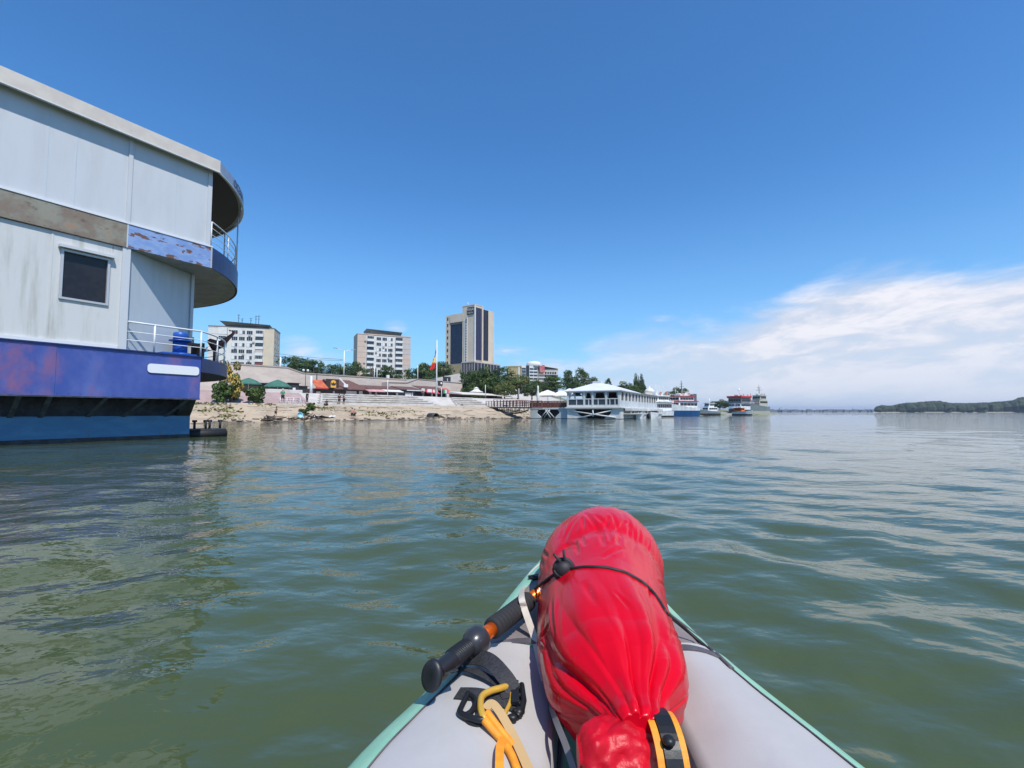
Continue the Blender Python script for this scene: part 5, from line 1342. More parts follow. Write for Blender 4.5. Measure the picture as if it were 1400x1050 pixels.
MB().add([(X(460), t0-.7, Z(460, 517.7)), (X(468.5), t0-.7, Z(468, 526)), (X(468.5), t0-.4, Z(468, 526)), (X(460), t0-.4, Z(460, 517.7)), (X(460)+.25, t0-.7, Z(460, 517)), (X(468.5)+.25, t0-.7, Z(468, 525.3)), (X(468.5)+.25, t0-.4, Z(468, 525.3)), (X(460)+.25, t0-.4, Z(460, 517))], [(0,3,2,1), (4,5,6,7), (0,1,5,4), (1,2,6,5), (2,3,7,6), (3,0,4,7)]).build('white_verge', M['balc'], rb)
MB().box(X(466.5), t0-.9, Z(470, 529.5), X(472), t0-.65, Z(470, 525.5)).build('menu_board', M['balc'], rb)
for px, w_ in ((494, 1.6), (457, .7), (481, 4.5), (507, 1), (515, .8)): MB().box(X(px)-w_/4, t0+.3, H1+.3, X(px)+w_/4, t0+.48, Z(px, 534.5)).build('lit_opening' if False else 'pale_panel', M['apt_grey'], rb)
kb = thing('orange_kiosk', 'round fronted kiosk with orange awning at the left end of the restaurant', 'kiosk', SF.o, SF.rot)
MB().box(X(430), t0+.3, H1, X(444), t0+5, Z(435, 531)).build('wall', M['darkwood'], kb)
lean(X(428.5), X(444), Z(436, 530.5), Z(436, 518.8), t0-1.3, t0+1.5, 'orange', 'orange_awning', kb)
MB().box(X(427), t0-1.3, Z(436, 532), X(444), t0-1.1, Z(436, 530.4)).build('valance', M['redaw'], kb)
MB().box(X(432), t0-.4, H1, X(436), t0+.2, H1+1).build('counter', M['cream_h'], kb)
sr = thing('shop_row', 'low row of shops with brown roof, red awnings and white signs', 'building', SF.o, SF.rot)
MB().box(X(545.5), t0+.3, H1, X(611), t0+5, Z(580, 533)).build('wall', M['glass_d'], sr)
lean(X(546), X(575), Z(560, 532.5), Z(560, 527.5), t0-.5, t0+3.5, 'rooftile', 'roof', sr)
lean(X(575.2), X(608), Z(590, 533), Z(590, 527), t0-.5, t0+3.5, 'rooftile', 'roof', sr)
lean(X(577), X(594), Z(585, 538), Z(585, 532.5), t0-2.0, t0-.3, 'redaw', 'red_awning', sr)
lean(X(603), X(610), Z(606, 538), Z(606, 531), t0-2.0, t0-.3, 'redaw', 'red_awning', sr)
for a, c_, y0_, y1_, mt in ((576, 582, 532.3, 536.5, 'balc'), (583.5, 586, 533, 536.8, 'balc'), (568, 572, 531.5, 535.5, 'balc'), (548, 567, 533.3, 534.4, 'whiteaw'), (598, 600, 533, 538, 'grn_sign'), (600.2, 602.5, 533, 538, 'balc'), (588, 590, 534, 537, 'apt_peach')):
    MB().box(X(a), t0-2.2, Z(a, y1_), X(c_), t0-2.1, Z(a, y0_)).build('sign', M[mt], sr)
for px, w_ in ((543, .5), (556.5, .9), (560, .9), (564, .3), (579, .3), (591, .4), (611, .5)): MB().box(X(px)-w_/2, t0+.1, H1, X(px)+w_/2, t0+.28, Z(px, 537)).build('door_panel', M['balc'], sr)
# dark kiosk and green umbrellas on the left
t1 = 27
dk = thing('dark_kiosk', 'dark brown kiosk with a white door beside the green umbrella', 'kiosk', SF.o, SF.rot); X = lambda px: sx(px, t1); Z = lambda px, py: sz(px, py, t1)
MB().box(X(393.5), t1, H1, X(408), t1+3, Z(400, 524)).build('wall', M['darkwood'], dk); MB().box(X(408.02), t1+.4, H1, X(421), t1+3, Z(415, 528)).build('side_wall', M['iron'], dk)
MB().box(X(393), t1-.3, Z(400, 524)+.002, X(409), t1+3.3, Z(400, 523.3)).build('roof', M['iron'], dk); MB().box(X(407.8), t1+.1, Z(415, 528)+.002, X(421.5), t1+3.2, Z(415, 527.5)).build('roof', M['darkwood'], dk)
MB().box(X(399), t1-.12, H1+.1, X(402.8), t1-.01, Z(400, 530)).build('door', M['balc'], dk)
MB().box(X(396), t1-.08, H1+.9, X(406), t1-.013, Z(400, 526)).build('window', M['glass_d'], dk)
def umbrella(px0, px1, ytop, yedge, t, label, mat, name='parasol', cat='parasol', group=None, fr=None, zb=None, square=True, pole=True):
    c = (px0+px1)/2; s_ = sx(c, t); p = SF.w(s_, t, 0); Yd = p.y; w_ = (px1-px0)/FPX*Yd/2*1.2; z1 = P(c, ytop, Yd).z; z0 = P(c, yedge, Yd).z; zb_ = H1 if zb is None else zb
    th_ = thing(name, label, cat, (p.x, p.y, zb_), SF.rot, group); n_ = 8; mb = MB()
    rings = []
    for r, z in ((1, z0-.18), (1, z0), (.62, z0+(z1-z0)*.52), (.25, z0+(z1-z0)*.85), (.02, z1)):
        rings.append([(w_*r*cos(2*pi*k/n_+pi/8)*(1 if k % 2 else .97), w_*r*sin(2*pi*k/n_+pi/8), z-zb_) for k in range(n_)])
    mb.loft(rings, True, False, smooth=False).build('canopy', M[mat], th_)
    MB().tube([(0, 0, 0), (0, 0, z1-zb_-.05)], .04, 6).build('pole', M['white_pole'], th_)
    return th_
umbrella(325, 352, 516.5, 524.5, 24, 'green patio umbrella behind the bushes, left one of two', 'green_um', group='green umbrellas')
umbrella(364, 393, 519, 528.5, 24, 'green patio umbrella beside the dark kiosk, right one of two', 'green_um', group='green umbrellas')
MBd = thing('snack_bar', 'low dark snack bar under the green umbrellas', 'kiosk', SF.o, SF.rot)
MB().box(sx(330, 28), 28, H1, sx(391, 28), 30, H1+1.9).build('wall', M['darkwood'], MBd); MB().box(sx(330, 28)-.1, 27.7, H1+1.902, sx(391, 28)+.1, 30.2, H1+2.1).build('roof', M['apt_grey'], MBd)
MB().box(sx(366, 26.9), 26.6, H1, sx(392, 26.9), 27.1, H1+.9).build('counter', M['balc'], MBd)
# long pale canopy on the right
lc = thing('long_canopy', 'long thin cream canopy on posts in front of the large trees', 'canopy', SF.o, SF.rot); t3 = 24
X = lambda px: sx(px, t3); Z = lambda px, py: sz(px, py, t3)
mb = MB(); zA_, zB_, zC_ = Z(630, 537.5), Z(672, 539.5), Z(700, 542)
M['canopy'] = pm('cream_canopy_cloth', (.60, .54, .47), .8)
for (a, za), (c_, zc) in (((625, zA_), (672, zB_)), ((673, zB_), (702, zC_))):
    MB().add([(X(a), t3-1.5, za-.35), (X(c_), t3-1.5, zc-.3), (X(c_), t3+3, zc), (X(a), t3+3, za), (X(a), t3-1.5, za-.2), (X(c_), t3-1.5, zc-.15), (X(c_), t3+3, zc+.45), (X(a), t3+3, za+.45)], [(0,3,2,1), (4,5,6,7), (0,1,5,4), (1,2,6,5), (2,3,7,6), (3,0,4,7)]).build('canopy_cloth', M['canopy'], lc)
for px in (628, 645, 660, 675, 690, 700): MB().tube([(X(px), t3, H1-.5), (X(px), t3, zC_-.2)], .07, 6).build('post', M['darkwood'], lc)
MB().box(X(630), t3+3.5, H1, X(700), t3+4, H1+1.6).build('back_panel', M['darkwood'], lc)
ch = thing('small_pavilion', 'small white pavilion roof poking above the long canopy', 'pavilion', sw(651, 29, H1), SF.rot)
zc = sz(651, 535, 29)-H1
MB().box(-1.4, -1, 0, 1.4, 1, zc-.3).build('wall', M['redaw'], ch); MB().lathe([(1.7, zc-.3), (1.7, zc-.1), (1.0, zc+.15), (.5, zc+.6), (.7, zc+.7), (0, zc+1.1)], 8, smooth=False).build('roof', M['balc'], ch)

# ------------------------------------------------------------------ poles, lamps, flag
def pole_thing(name, label, cat, px, ytop, t, zb=H1, r=.07, mat='white_pole', group=None, extra=None):
    p = sw(px, t, zb); h = sz(px, ytop, t)-zb; th_ = thing(name, label, cat, p, SF.rot, group)
    MB().tube([(0, 0, 0), (0, 0, h*.5), (0, 0, h)], [r*1.2, r, r*.75], 8).build('pole', M[mat], th_)
    if extra: extra(th_, h)
    return th_
def lamp_head(th_, h): 
    MB().tube([(0, 0, h-.1), (.0, -.35, h+.12), (0, -.9, h+.15)], .04, 6).build('arm', M['white_pole'], th_)
    MB().bbox(-.13, -1.35, h+.08, .13, -.85, h+.2, .03).build('lamp_head', M['ac'], th_)
def globes(th_, h):
    for s_ in (-.35, .35): MB().tube([(0, 0, h-.2), (s_, 0, h)], .03, 6).build('arm', M['iron'], th_); MB().ball((s_, 0, h+.2), .2, 8).build('lamp_globe', M['balc'], th_)
def wide_arms(th_, h):
    for s_ in (-1, 1):
        MB().tube([(0, 0, h-.3), (s_*.9, 0, h+.1), (s_*2.2, 0, h+.35)], .06, 6).build('arm', M['white_pole'], th_); MB().bbox(s_*2.2-.5, -.15, h+.28, s_*2.2+.5, .15, h+.45, .04).build('lamp_head', M['ac'], th_)
def cap_(th_, h): MB().bbox(-.25, -.2, h-.1, .25, .2, h+.5, .05).build('lamp_head', M['balc'], th_)
flag = pole_thing('flagpole', 'tall white flagpole carrying a drooping blue, yellow and red flag', 'flagpole', 596.5, 465, 18.5, r=.12)
hp = sz(596.5, 465, 18.5)-H1; zt_ = sz(596.5, 474, 18.5)-H1
M['fblue'] = pm('flag_blue', (.010, .03, .26), .7); M['fyel'] = pm('flag_yellow', (.80, .52, .01), .7); M['fred'] = pm('flag_red', (.60, .008, .015), .7)
mb = MB(); NU, NV = 36, 12; vs_ = []
for i in range(NU+1):
    u = i/NU
    for j in range(NV+1):
        v = j/NV; spread = .55+.35*sin(pi*u*.9)
        x = -.08 - (.15+1.15*u**.8)*.9 - (v-.5)*spread*(.45+1.0*u); z = zt_ - 2.0*(1-u)*v - u*4.4 - .3*v*u
        y = .22*sin(v*9+u*4)*(.3+u)
        vs_.append((x, y, z))
mb.v = vs_
for i in range(NU):
    for j in range(NV): a = i*(NV+1)+j; mb.f.append((a, a+1, a+NV+2, a+NV+1)); mb.m.append(min(2, i*3//NU)); mb.sm.append(True)
mb.build('flag', [M['fblue'], M['fyel'], M['fred']], flag)
pole_thing('lamp_post', 'white lamp post in front of the white awning', 'lamp post', 529.5, 516.5, 18.5, extra=cap_)
pole_thing('speaker_post', 'short white post with a round black loudspeaker right of the flagpole', 'post', 603.5, 527, 18.8, extra=lambda th_, h: (MB().bbox(-.9, -.3, h-.1, .1, .2, h+.9, .1).build('loudspeaker', M['iron'], th_), MB().ball((-.35, -.32, h+.4), (.22, .06, .22), 8).build('speaker_cone', M['balc'], th_)))
pole_thing('lamp_post', 'white post at the right end of the stone steps', 'post', 663.5, 526, 17.5)
pole_thing('lamp_post', 'white post behind the brown footbridge railing', 'post', 709.5, 531, 17.5)
pole_thing('white_column', 'thick white column right of the dark kiosk', 'post', 424.5, 514, 20, r=.2)
pole_thing('lamp_post', 'dark lamp post with two white globes left of the thick white column', 'lamp post', 416.5, 508, 20, mat='iron', extra=globes, r=.05)
pole_thing('utility_post', 'dark green wooden post above the orange kiosk', 'post', 432, 511, 38, r=.14, mat='iron')
pole_thing('street_lamp', 'tall street lamp with two wide arms behind the beige wall', 'street lamp', 469, 479, 46, H2, r=.14, extra=wide_arms)
for i, (px, yt, lb) in enumerate(((505, 500, 'dark slim pole, leftmost of four in front of the middle apartment block'), (508, 500, 'second slim dark pole of four in front of the middle apartment block'), (511, 501, 'white slim pole, third of four'), (514.5, 505, 'short white slim pole, rightmost of four'))): pole_thing('slim_pole', lb, 'pole', px, yt, 46, H2, r=.11, mat='bark' if i < 2 else 'white_pole', group='slim poles behind the wall')
pole_thing('slim_pole', 'white slim pole between the middle apartment block and the flag', 'pole', 570.5, 499, 46, H2, r=.1)
pole_thing('street_lamp', 'slim white pole right of the left apartment block', 'pole', 381.5, 488, 45, H2, r=.2)
# sagging cable over the promenade
q = [P(350, 517, 96), P(375, 520, 97), P(400, 522, 98), P(412, 521, 99), P(421, 517, 100), P(433, 513.5, 102), P(450, 515, 104)]
tag(MB().tube(spline(q), .045, 5).build('overhead_cable', M['iron']), 'black cable sagging in front of the beige wall', 'cable')
for i, (y0, y1) in enumerate(((483, 491.5), (487, 493))): tag(MB().tube(spline([P(376, y0, 120), P(420, (y0+y1)/2+1, 118), P(469, y1, 112)]), .035, 5).build('overhead_wire', M['iron']), ('upper' if i == 0 else 'lower') + ' thin overhead wire running from the left block to the street lamp', 'wire')
# small barriers, bench
bn = thing('metal_barrier', 'pale metal barrier beside the person in green', 'barrier', sw(398, 11.9, H0), SF.rot)
for z in (.35, .65, .95): MB().tube([(-1.5, 0, z), (1.3, 0, z)], .035, 6).build('rail', M['rail_white'], bn)
for x in (-1.5, -.6, .3, 1.3): MB().tube([(x, 0, 0), (x, 0, .97)], .04, 6).build('leg', M['rail_white'], bn)
def bicycle(px, label):
    b = thing('bicycle', label, 'bicycle', sw(px, 12.1, H0), SF.rot, 'bicycles by the barrier')
    for x in (-.5, .5):
        w = MB().tube([(x+.32*cos(2*pi*k/20), 0, .33+.32*sin(2*pi*k/20)) for k in range(21)], .022, 6).build('wheel', M['rubber'], b); mb = MB()
        for k in range(6): mb.tube([(x, 0, .33), (x+.31*cos(pi*k/3), 0, .33+.31*sin(pi*k/3))], .006, 4)
        mb.build('spokes', M['rail_white'], w)
    MB().tube([(-.5, 0, .33), (-.1, 0, .33), (.3, 0, .75), (-.2, 0, .78), (-.5, 0, .33)], .02, 6).tube([(.5, 0, .33), (.3, 0, .75), (.27, 0, .95)], .02, 6).tube([(-.1, 0, .33), (-.22, 0, .9)], .018, 6).build('frame', M['steel_grey'], b)
    MB().tube([(.27, -.22, .95), (.27, .22, .97)], .016, 6).build('handlebar', M['rubber'], b); MB().ball((-.22, 0, .92), (.12, .06, .03), 6).build('saddle', M['rubber'], b)
bicycle(390.5, 'bicycle leaning at the left end of the pale barrier'); bicycle(409, 'bicycle right of the pale barrier, below the dark kiosk')

# ------------------------------------------------------------------ people
M['skin'] = pm('skin', (.46, .27, .18), .55); M['hair'] = pm('dark_hair', (.02, .014, .01), .7)
M['cl_green'] = pm('green_shirt', (.02, .25, .12), .8); M['cl_dark'] = pm('dark_clothes', (.018, .018, .025), .85); M['cl_white'] = pm('white_cap', (.7, .7, .68), .8); M['cl_red'] = pm('pink_clothes', (.5, .2, .17), .8)
def skin_mesh(v, e, r, sub=1):
    me = bpy.data.meshes.new('s'); me.from_pydata(v, e, []); o = bpy.data.objects.new('s', me); C.objects.link(o)
    md = o.modifiers.new('s', 'SKIN'); md.use_smooth_shade = True
    for i, q in enumerate(me.skin_vertices[0].data): q.radius = (r[i], r[i]) if not isinstance(r[i], tuple) else r[i]; q.use_root = (i == 0)
    if sub: o.modifiers.new('d', 'SUBSURF').levels = sub
    bpy.context.view_layer.update(); out = bpy.data.meshes.new_from_object(o.evaluated_get(bpy.context.evaluated_depsgraph_get())); bpy.data.objects.remove(o)
    return out
def person(label, px, t, top, bot, rz=0, pose='stand', H=1.7, heads=0, cat='person', group=None, loc=None):
    """pose: joint positions in metres for a 1.7 m figure facing +y"""
    J = dict(pel=(0, 0, .93), sp=(0, 0, 1.13), ch=(0, 0, 1.33), nk=(0, 0, 1.46), hd=(0, .015, 1.56), ht=(0, .01, 1.64), no=(0, .115, 1.56))
    for s_, sd_ in ((-1, 'l'), (1, 'r')):
        J['sh'+sd_] = (s_*.17, 0, 1.38); J['el'+sd_] = (s_*.23, -.02, 1.10); J['wr'+sd_] = (s_*.21, .09, .87); J['hn'+sd_] = (s_*.21, .11, .80)
        J['hp'+sd_] = (s_*.09, 0, .88); J['kn'+sd_] = (s_*.11, .02, .48); J['an'+sd_] = (s_*.12, -.03, .08); J['to'+sd_] = (s_*.13, .12, .03)
    if pose == 'hold':
        for s_, sd_ in ((-1, 'l'), (1, 'r')): J['el'+sd_] = (s_*.25, .06, 1.12); J['wr'+sd_] = (s_*.12, .26, 1.18); J['hn'+sd_] = (s_*.08, .32, 1.22)
    if pose == 'sit':
        for k in J: J[k] = (J[k][0], J[k][1], J[k][2]-.5)
        for s_, sd_ in ((-1, 'l'), (1, 'r')):
            J['kn'+sd_] = (s_*.13, .42, .52); J['an'+sd_] = (s_*.13, .50, .09); J['to'+sd_] = (s_*.13, .66, .04); J['el'+sd_] = (s_*.22, .12, .66); J['wr'+sd_] = (s_*.13, .34, .60); J['hn'+sd_] = (s_*.11, .41, .57)
    if pose == 'lean':
        for k, d in (('sp', .06), ('ch', .16), ('nk', .24), ('hd', .30), ('ht', .31), ('no', .41)): J[k] = (J[k][0], d, J[k][2]-d*.35)
        for s_, sd_ in ((-1, 'l'), (1, 'r')): J['sh'+sd_] = (s_*.17, .18, 1.31); J['el'+sd_] = (s_*.22, .28, 1.05); J['wr'+sd_] = (s_*.14, .45, .95); J['hn'+sd_] = (s_*.12, .51, .92)
    RD = dict(pel=.135, sp=.125, ch=.14, nk=.055, hd=.092, ht=.075, no=.014, sh=.06, el=.043, wr=.028, hn=.034, hp=.095, kn=.06, an=.04, to=.032)
    E = [('pel', 'sp'), ('sp', 'ch'), ('ch', 'nk'), ('nk', 'hd'), ('hd', 'ht'), ('hd', 'no')]
    for s_ in 'lr': E += [('ch', 'sh'+s_), ('sh'+s_, 'el'+s_), ('el'+s_, 'wr'+s_), ('wr'+s_, 'hn'+s_), ('pel', 'hp'+s_), ('hp'+s_, 'kn'+s_), ('kn'+s_, 'an'+s_), ('an'+s_, 'to'+s_)]
    for s_ in 'lr':       # five fingers
        w_, h = Vector(J['wr'+s_]), Vector(J['hn'+s_]); d = (h-w_).normalized(); sdv_ = d.cross(Vector((1, 0, 0))).normalized()
        for k, (off, ln) in enumerate(((-.045, .045), (-.026, .075), (-.009, .085), (.009, .08), (.026, .062))):
            J['f%d%s' % (k, s_)] = tuple(h + sdv_*off*.9 + d*.02); J['g%d%s' % (k, s_)] = tuple(h + sdv_*off*1.2 + d*ln + Vector((0, .01, 0))); RD['f%d' % k] = .011; RD['g%d' % k] = .008
            E += [('hn'+s_, 'f%d%s' % (k, s_)), ('f%d%s' % (k, s_), 'g%d%s' % (k, s_))]
    def rad(k): return RD[k] if k in RD else RD[k[:-1]]
    def mk(keys, add, name, mat, par, sub=1, sc=None):
        ks = [k for k in J if k in keys]; ix = {k: i for i, k in enumerate(ks)}
        ee = [(ix[a], ix[b]) for a, b in E if a in ix and b in ix]
        me = skin_mesh([J[k] for k in ks], ee, [rad(k)+add for k in ks], sub); me.materials.clear(); me.materials.append(mat)
        for p in me.polygons: p.use_smooth = True
        o = bpy.data.objects.new(name, me); C.objects.link(o); o.parent = par; return o
    if t < 9:
        t = min([.3+.1*k for k in range(100)], key=lambda q: abs(proj(sw(px, q, terr(sx(px, q), q)))[1]-bot))
    loc = loc or sw(px, t, 0)
    zt_ = P(px, top, loc.y).z; zb_ = P(px, bot, loc.y).z; base = zb_; nat = (1.72 if pose != 'sit' else 1.22) if pose != 'lean' else 1.6
    o = thing('person', label, 'person', (loc.x, loc.y, base), rz, group); k_ = max(.72, min(1.12, (zt_-zb_)/nat)); o.scale = (k_, k_, k_)
    mk(set(J), 0, 'body', M['skin'], o)
    return o, mk, J
def dress(o, mk, J, top, legs, hair=True, sleeves=False, long=False, cap=False, bare=False):
    if not bare: mk({'sp', 'ch', 'pel', 'shl', 'shr'} | ({'ell', 'elr'} if sleeves else set()), .022, 'shirt', M[top], o)
    mk({'pel', 'hpl', 'hpr', 'knl', 'knr'} | ({'anl', 'anr'} if long else set()), .02, 'trousers' if long else 'shorts', M[legs], o)
    h = J['ht']
    (MB().ball((h[0], h[1]-.01, h[2]+.01), (.108, .118, .085), 8)).build('cap' if cap else 'hair', M['cl_white'] if cap else M['hair'], o)
pr_ = person('person in green shirt and white cap standing at the top of the bank', 386, 11.8, 531.5, 550.8, R(200), 'hold'); dress(*pr_, 'cl_green', 'cl_dark', sleeves=True, cap=True)
pr_ = person('person in black clothes standing below the dark kiosk', 419.5, 12, 535.5, 550.5, R(160), 'stand'); dress(*pr_, 'cl_dark', 'cl_dark', sleeves=True, long=True)
pr_ = person('person in black sitting on the edge of the bank', 446.5, 10.5, 545.5, 556.5, R(170), 'sit'); dress(*pr_, 'cl_dark', 'cl_dark', sleeves=True, long=True)
pr_ = person('left person of the pair in black standing below the restaurant', 463.5, 11.9, 538.5, 553.5, R(200), 'stand', group='pair in black'); dress(*pr_, 'cl_dark', 'cl_dark', sleeves=True)
pr_ = person('right person of the pair in black, arms raised in front', 470, 12, 538.5, 553.5, R(150), 'hold', group='pair in black'); dress(*pr_, 'cl_dark', 'cl_dark')
pr_ = person('left bather of the couple at the water edge in dark shorts', 481.5, 2.2, 557.8, 573, R(190), 'stand', group='couple at the water edge'); dress(*pr_, 'cl_dark', 'cl_dark', bare=True)
pr_ = person('right bather of the couple at the water edge with reddish top', 484.8, 2.3, 559, 573, R(170), 'hold', group='couple at the water edge'); dress(*pr_, 'cl_red', 'cl_dark')
pr_ = person('person bending over the driftwood near the raft', 377, 3.0, 557, 570, R(230), 'lean'); dress(*pr_, 'cl_red', 'cl_dark')
pr_ = person('person in black between the red awnings of the shop row', 578, 26, 532.5, 543, R(180), 'stand'); dress(*pr_, 'cl_dark', 'cl_dark', long=True)
# odds and ends on the bank
M['drift'] = pm('driftwood', (.12, .09, .07), .9, col2=(.05, .04, .035), ns=5); M['tarp'] = pm('white_plastic', (.7, .7, .72), .5); M['lblue'] = pm('light_blue_plastic', (.25, .5, .6), .5)
rnd = random.Random(21)
def pile(px, t, label, n, spr, r, mats, name, cat):
    mb = MB(); 
    for i in range(n):
        a = rnd.uniform(0, 6.28); p = Vector((rnd.gauss(0, spr), rnd.gauss(0, spr*.6), rnd.uniform(0, spr*.5))); d = Vector((cos(a), sin(a)*.6, rnd.uniform(-.1, .5)))*rnd.uniform(.3, 1.0)
        mb.tube([p-d, p, p+d+Vector((0, 0, rnd.uniform(-.1, .2)))], [r*.6, r, r*.4], 6)
    s_ = sx(px, t); o = mb.build(name, mats, loc=SF.w(s_, t, terr(s_, t)), rot=SF.rot); tag(o, label, cat); return o
pile(371, 1.2, 'dark heap of driftwood at the waterline below the bending person', 16, .55, .13, M['drift'], 'driftwood_pile', 'driftwood')
pile(406, 1.0, 'low brown heap of branches beside the light blue tub', 12, .7, .08, M['drift'], 'driftwood_pile', 'driftwood')
pile(433, .9, 'flat heap of grey branches under the white plastic sheet', 14, .9, .08, M['drift'], 'driftwood_pile', 'driftwood')
pile(598, 1.5, 'small dark broken slab pile at the waterline left of the ramp foot', 5, .3, .16, M['drift'], 'driftwood_pile', 'driftwood')
s_ = sx(410, 2.2); tb = thing('plastic_tub', 'light blue round plastic tub standing on edge on the bank', 'tub', SF.w(s_, 2.2, terr(s_, 2.2)+.32), SF.rot)
MB().lathe([(0, -.1), (.30, -.1), (.36, .14), (.33, .14), (.27, -.06), (0, -.06)], 20, M=Matrix.Rotation(R(75), 4, 'X')).build('tub_shell', M['lblue'], tb)
s_ = sx(436, 1.7); mb = MB(); rows = [[(x*.28, y*.25, .18+.16*noise.noise(Vector((x*.6, y*.7, 3)))+.12*sin(x*.9)) for x in range(9)] for y in range(7)]
mb.loft(rows, False, False); tag(mb.build('plastic_sheet', M['tarp'], loc=SF.w(s_, 1.7, terr(s_, 1.7)), rot=SF.rot), 'crumpled white plastic sheet lying near the waterline', 'sheet')
s_ = sx(596, 1.0); bb = thing('concrete_outfall', 'dark mouth of a drain pipe in the bank below the ramp', 'pipe', SF.w(s_, .9, .35), SF.rot)
MB().lathe([(.0, 1.6), (.62, 1.6), (.62, 0), (.5, 0), (.5, 1.3), (0, 1.3)], 16, M=Matrix.Rotation(R(-90), 4, 'X')).build('pipe_ring', M['iron'], bb); MB().box(-1.2, .1, -.5, 1.2, 1.2, .05).build('apron', M['stone'], bb)

# ------------------------------------------------------------------ footbridge
M['brown_rail'] = pm('brown_red_railing', (.16, .05, .035), .7, col2=(.22, .09, .06), ns=3)
M['truss'] = pm('grey_steel_truss', (.10, .11, .13), .6)
pA = sw(664, 11.6, 0); pB = P(727, 556, 76.5); zbA = P(664, 556, pA.y).z; zbB = P(727, 556.5, pB.y).z
dv_ = Vector((pB.x-pA.x, pB.y-pA.y, 0)); LB = dv_.length; azB = math.degrees(math.atan2(dv_.x, dv_.y)); fb = Frame((pA.x, pA.y, 0), azB)
br = thing('footbridge', 'grey steel footbridge with brown railings between bank and first pontoon', 'footbridge', fb.o, fb.rot)
def zlb(x): return zbA+(zbB-zbA)*x/LB
MB().add([(0, 0, zlb(0)-.25), (LB, 0, zlb(LB)-.25), (LB, 2, zlb(LB)-.25), (0, 2, zlb(0)-.25), (0, 0, zlb(0)), (LB, 0, zlb(LB)), (LB, 2, zlb(LB)), (0, 2, zlb(0))], [(0,3,2,1), (4,5,6,7), (0,1,5,4), (1,2,6,5), (2,3,7,6), (3,0,4,7)]).build('bridge_deck', M['truss'], br)
for y in (.08, 1.92):
    mb = MB(); low = [(LB*u, y, zlb(LB*u)-.25-1.0*sin(pi*min(1, u*1.25))**.8) for u in [k/12 for k in range(10)]]
    mb.tube(low, .12, 6); 
    for k in range(1, 10): x = LB*k/12; mb.tube([(x, y, zlb(x)-.2), low[k] if k < len(low) else low[-1]], .07, 6)
    mb.build('truss', M['truss'], br)
    o = MB()
    for h in (.35, .7, 1.05): o.tube([(0, y, zlb(0)+h), (LB, y, zlb(LB)+h)], .045, 6)
    o.build('railing', M['brown_rail'], br)
    for k in range(15): x = LB*k/14; MB().box(x-.05, y-.05, zlb(x), x+.05, y+.05, zlb(x)+1.1).build('railing_post', M['brown_rail'], br)
# railing along promenade near bridge
pf = thing('promenade_railing', 'brown railing on the promenade edge left of the footbridge', 'railing', SF.o, SF.rot)
x0, x1 = sx(675, 13), sx(722, 13)
for h in (.4, .75, 1.1): MB().tube([(x0, 13, H0+.4+h), (x1, 13, H0+.4+h)], .05, 6).build('rail', M['brown_rail'], pf)
for k in range(12): x = x0+(x1-x0)*k/11; MB().box(x-.06, 12.94, H0, x+.06, 13.06, H0+1.55).build('post', M['brown_rail'], pf)

# ------------------------------------------------------------------ floating restaurant
M['pont'] = pm('pontoon_pale_blue_paint', (.50, .55, .57), .6, col2=(.42, .46, .48), ns=.6, st=(1, 1, .4), spots=((.3, .25, .2), 2, .66, .74, (2, 2, .5)))
M['pont_w'] = pm('restaurant_white_paint', (.60, .60, .58), .6, col2=(.55, .55, .53), ns=.5, st=(1, 1, .4), spots=((.36, .32, .28), 2.5, .67, .75, (2, 2, .4)))
M['pvc'] = pm('white_tent_cloth', (.60, .61, .63), .6, col2=(.55, .56, .59), ns=.5, bump=.1, bs=2)
M['curtain'] = pm('white_curtain', (.60, .58, .56), .85)
M['void'] = pm('dark_interior', (.010, .010, .012), .9)
c = P(848, 573, 73.6); fr = Frame((c.x, c.y, 0), 27); Ylf = lambda px, py=560: fr.ix(px, py)[0]; zl = lambda px, py: fr.ix(px, py)[1]
xr_ = lambda px, py=545: fr.iy(px, py)[0]; zr_ = lambda px, py: fr.iy(px, py)[1]
WL = Ylf(775.5); LR = 34
b = thing('floating_restaurant', 'white two storey floating restaurant with tent roof and curtained windows', 'boat', fr.o, fr.rot)
zd = zl(848, 556.5); zd = (zl(776, 556.5)+zl(846, 556.5))/2; ze = (zl(776, 534.5)+zl(846, 533))/2; 
# hull front: mouth between two floats
mb = MB(); h0, h1 = Ylf(838), Ylf(786)
poly = [(0, .05), (0, zd-.25), (WL, zd-.25), (WL, .05), (WL*.86, .05), (WL*.80, .45), (h1, zd-.55), (h0, zd-.55), (h0+.0, zd-.9), (WL*.16, .35), (WL*.12, .05)]
poly = [(0, -.3), (0, zd-.2), (WL, zd-.2), (WL, -.3), (Ylf(805), -.3), (Ylf(803), .1), (Ylf(792), zd-1.35), (Ylf(785.5), zd-.35), (Ylf(837), zd-.35), (Ylf(834), zd-1.2), (Ylf(828), .25), (Ylf(822), -.3)]
MB().prism(list(reversed(poly)), 0, .35, fn=lambda a, b_, c_: (c_, a, b_)).build('hull_front', M['pont_w'], b)
MB().box(.36, .05, -.3, LR, WL-.05, zd-.25).build('hull', M['void'], b)
MB().box(.1, -.0, -.3, LR-.2, .04, zd-.25).build('hull_side', M['pont_w'], b)
MB().box(-.04, -.06, -.3, LR, WL+.06, .07).build('boot_top', M['iron'], b)
MB().box(-.35, -.3, zd-.2, LR+.3, WL+.2, zd+.02).build('main_deck', M['pont_w'], b)
for p0, p1 in (((Ylf(790), .1), (Ylf(836), zd-.55)), ((Ylf(842), .25), (Ylf(780), zd-.6)), ((Ylf(811), .4), (Ylf(811), zd-.35))):
    MB().tube([(-.12, p0[0], p0[1]), (-.12, p1[0], p1[1])], .11 if p0[0] != p1[0] else .13, 6).build('brace', M['pont_w'], b)
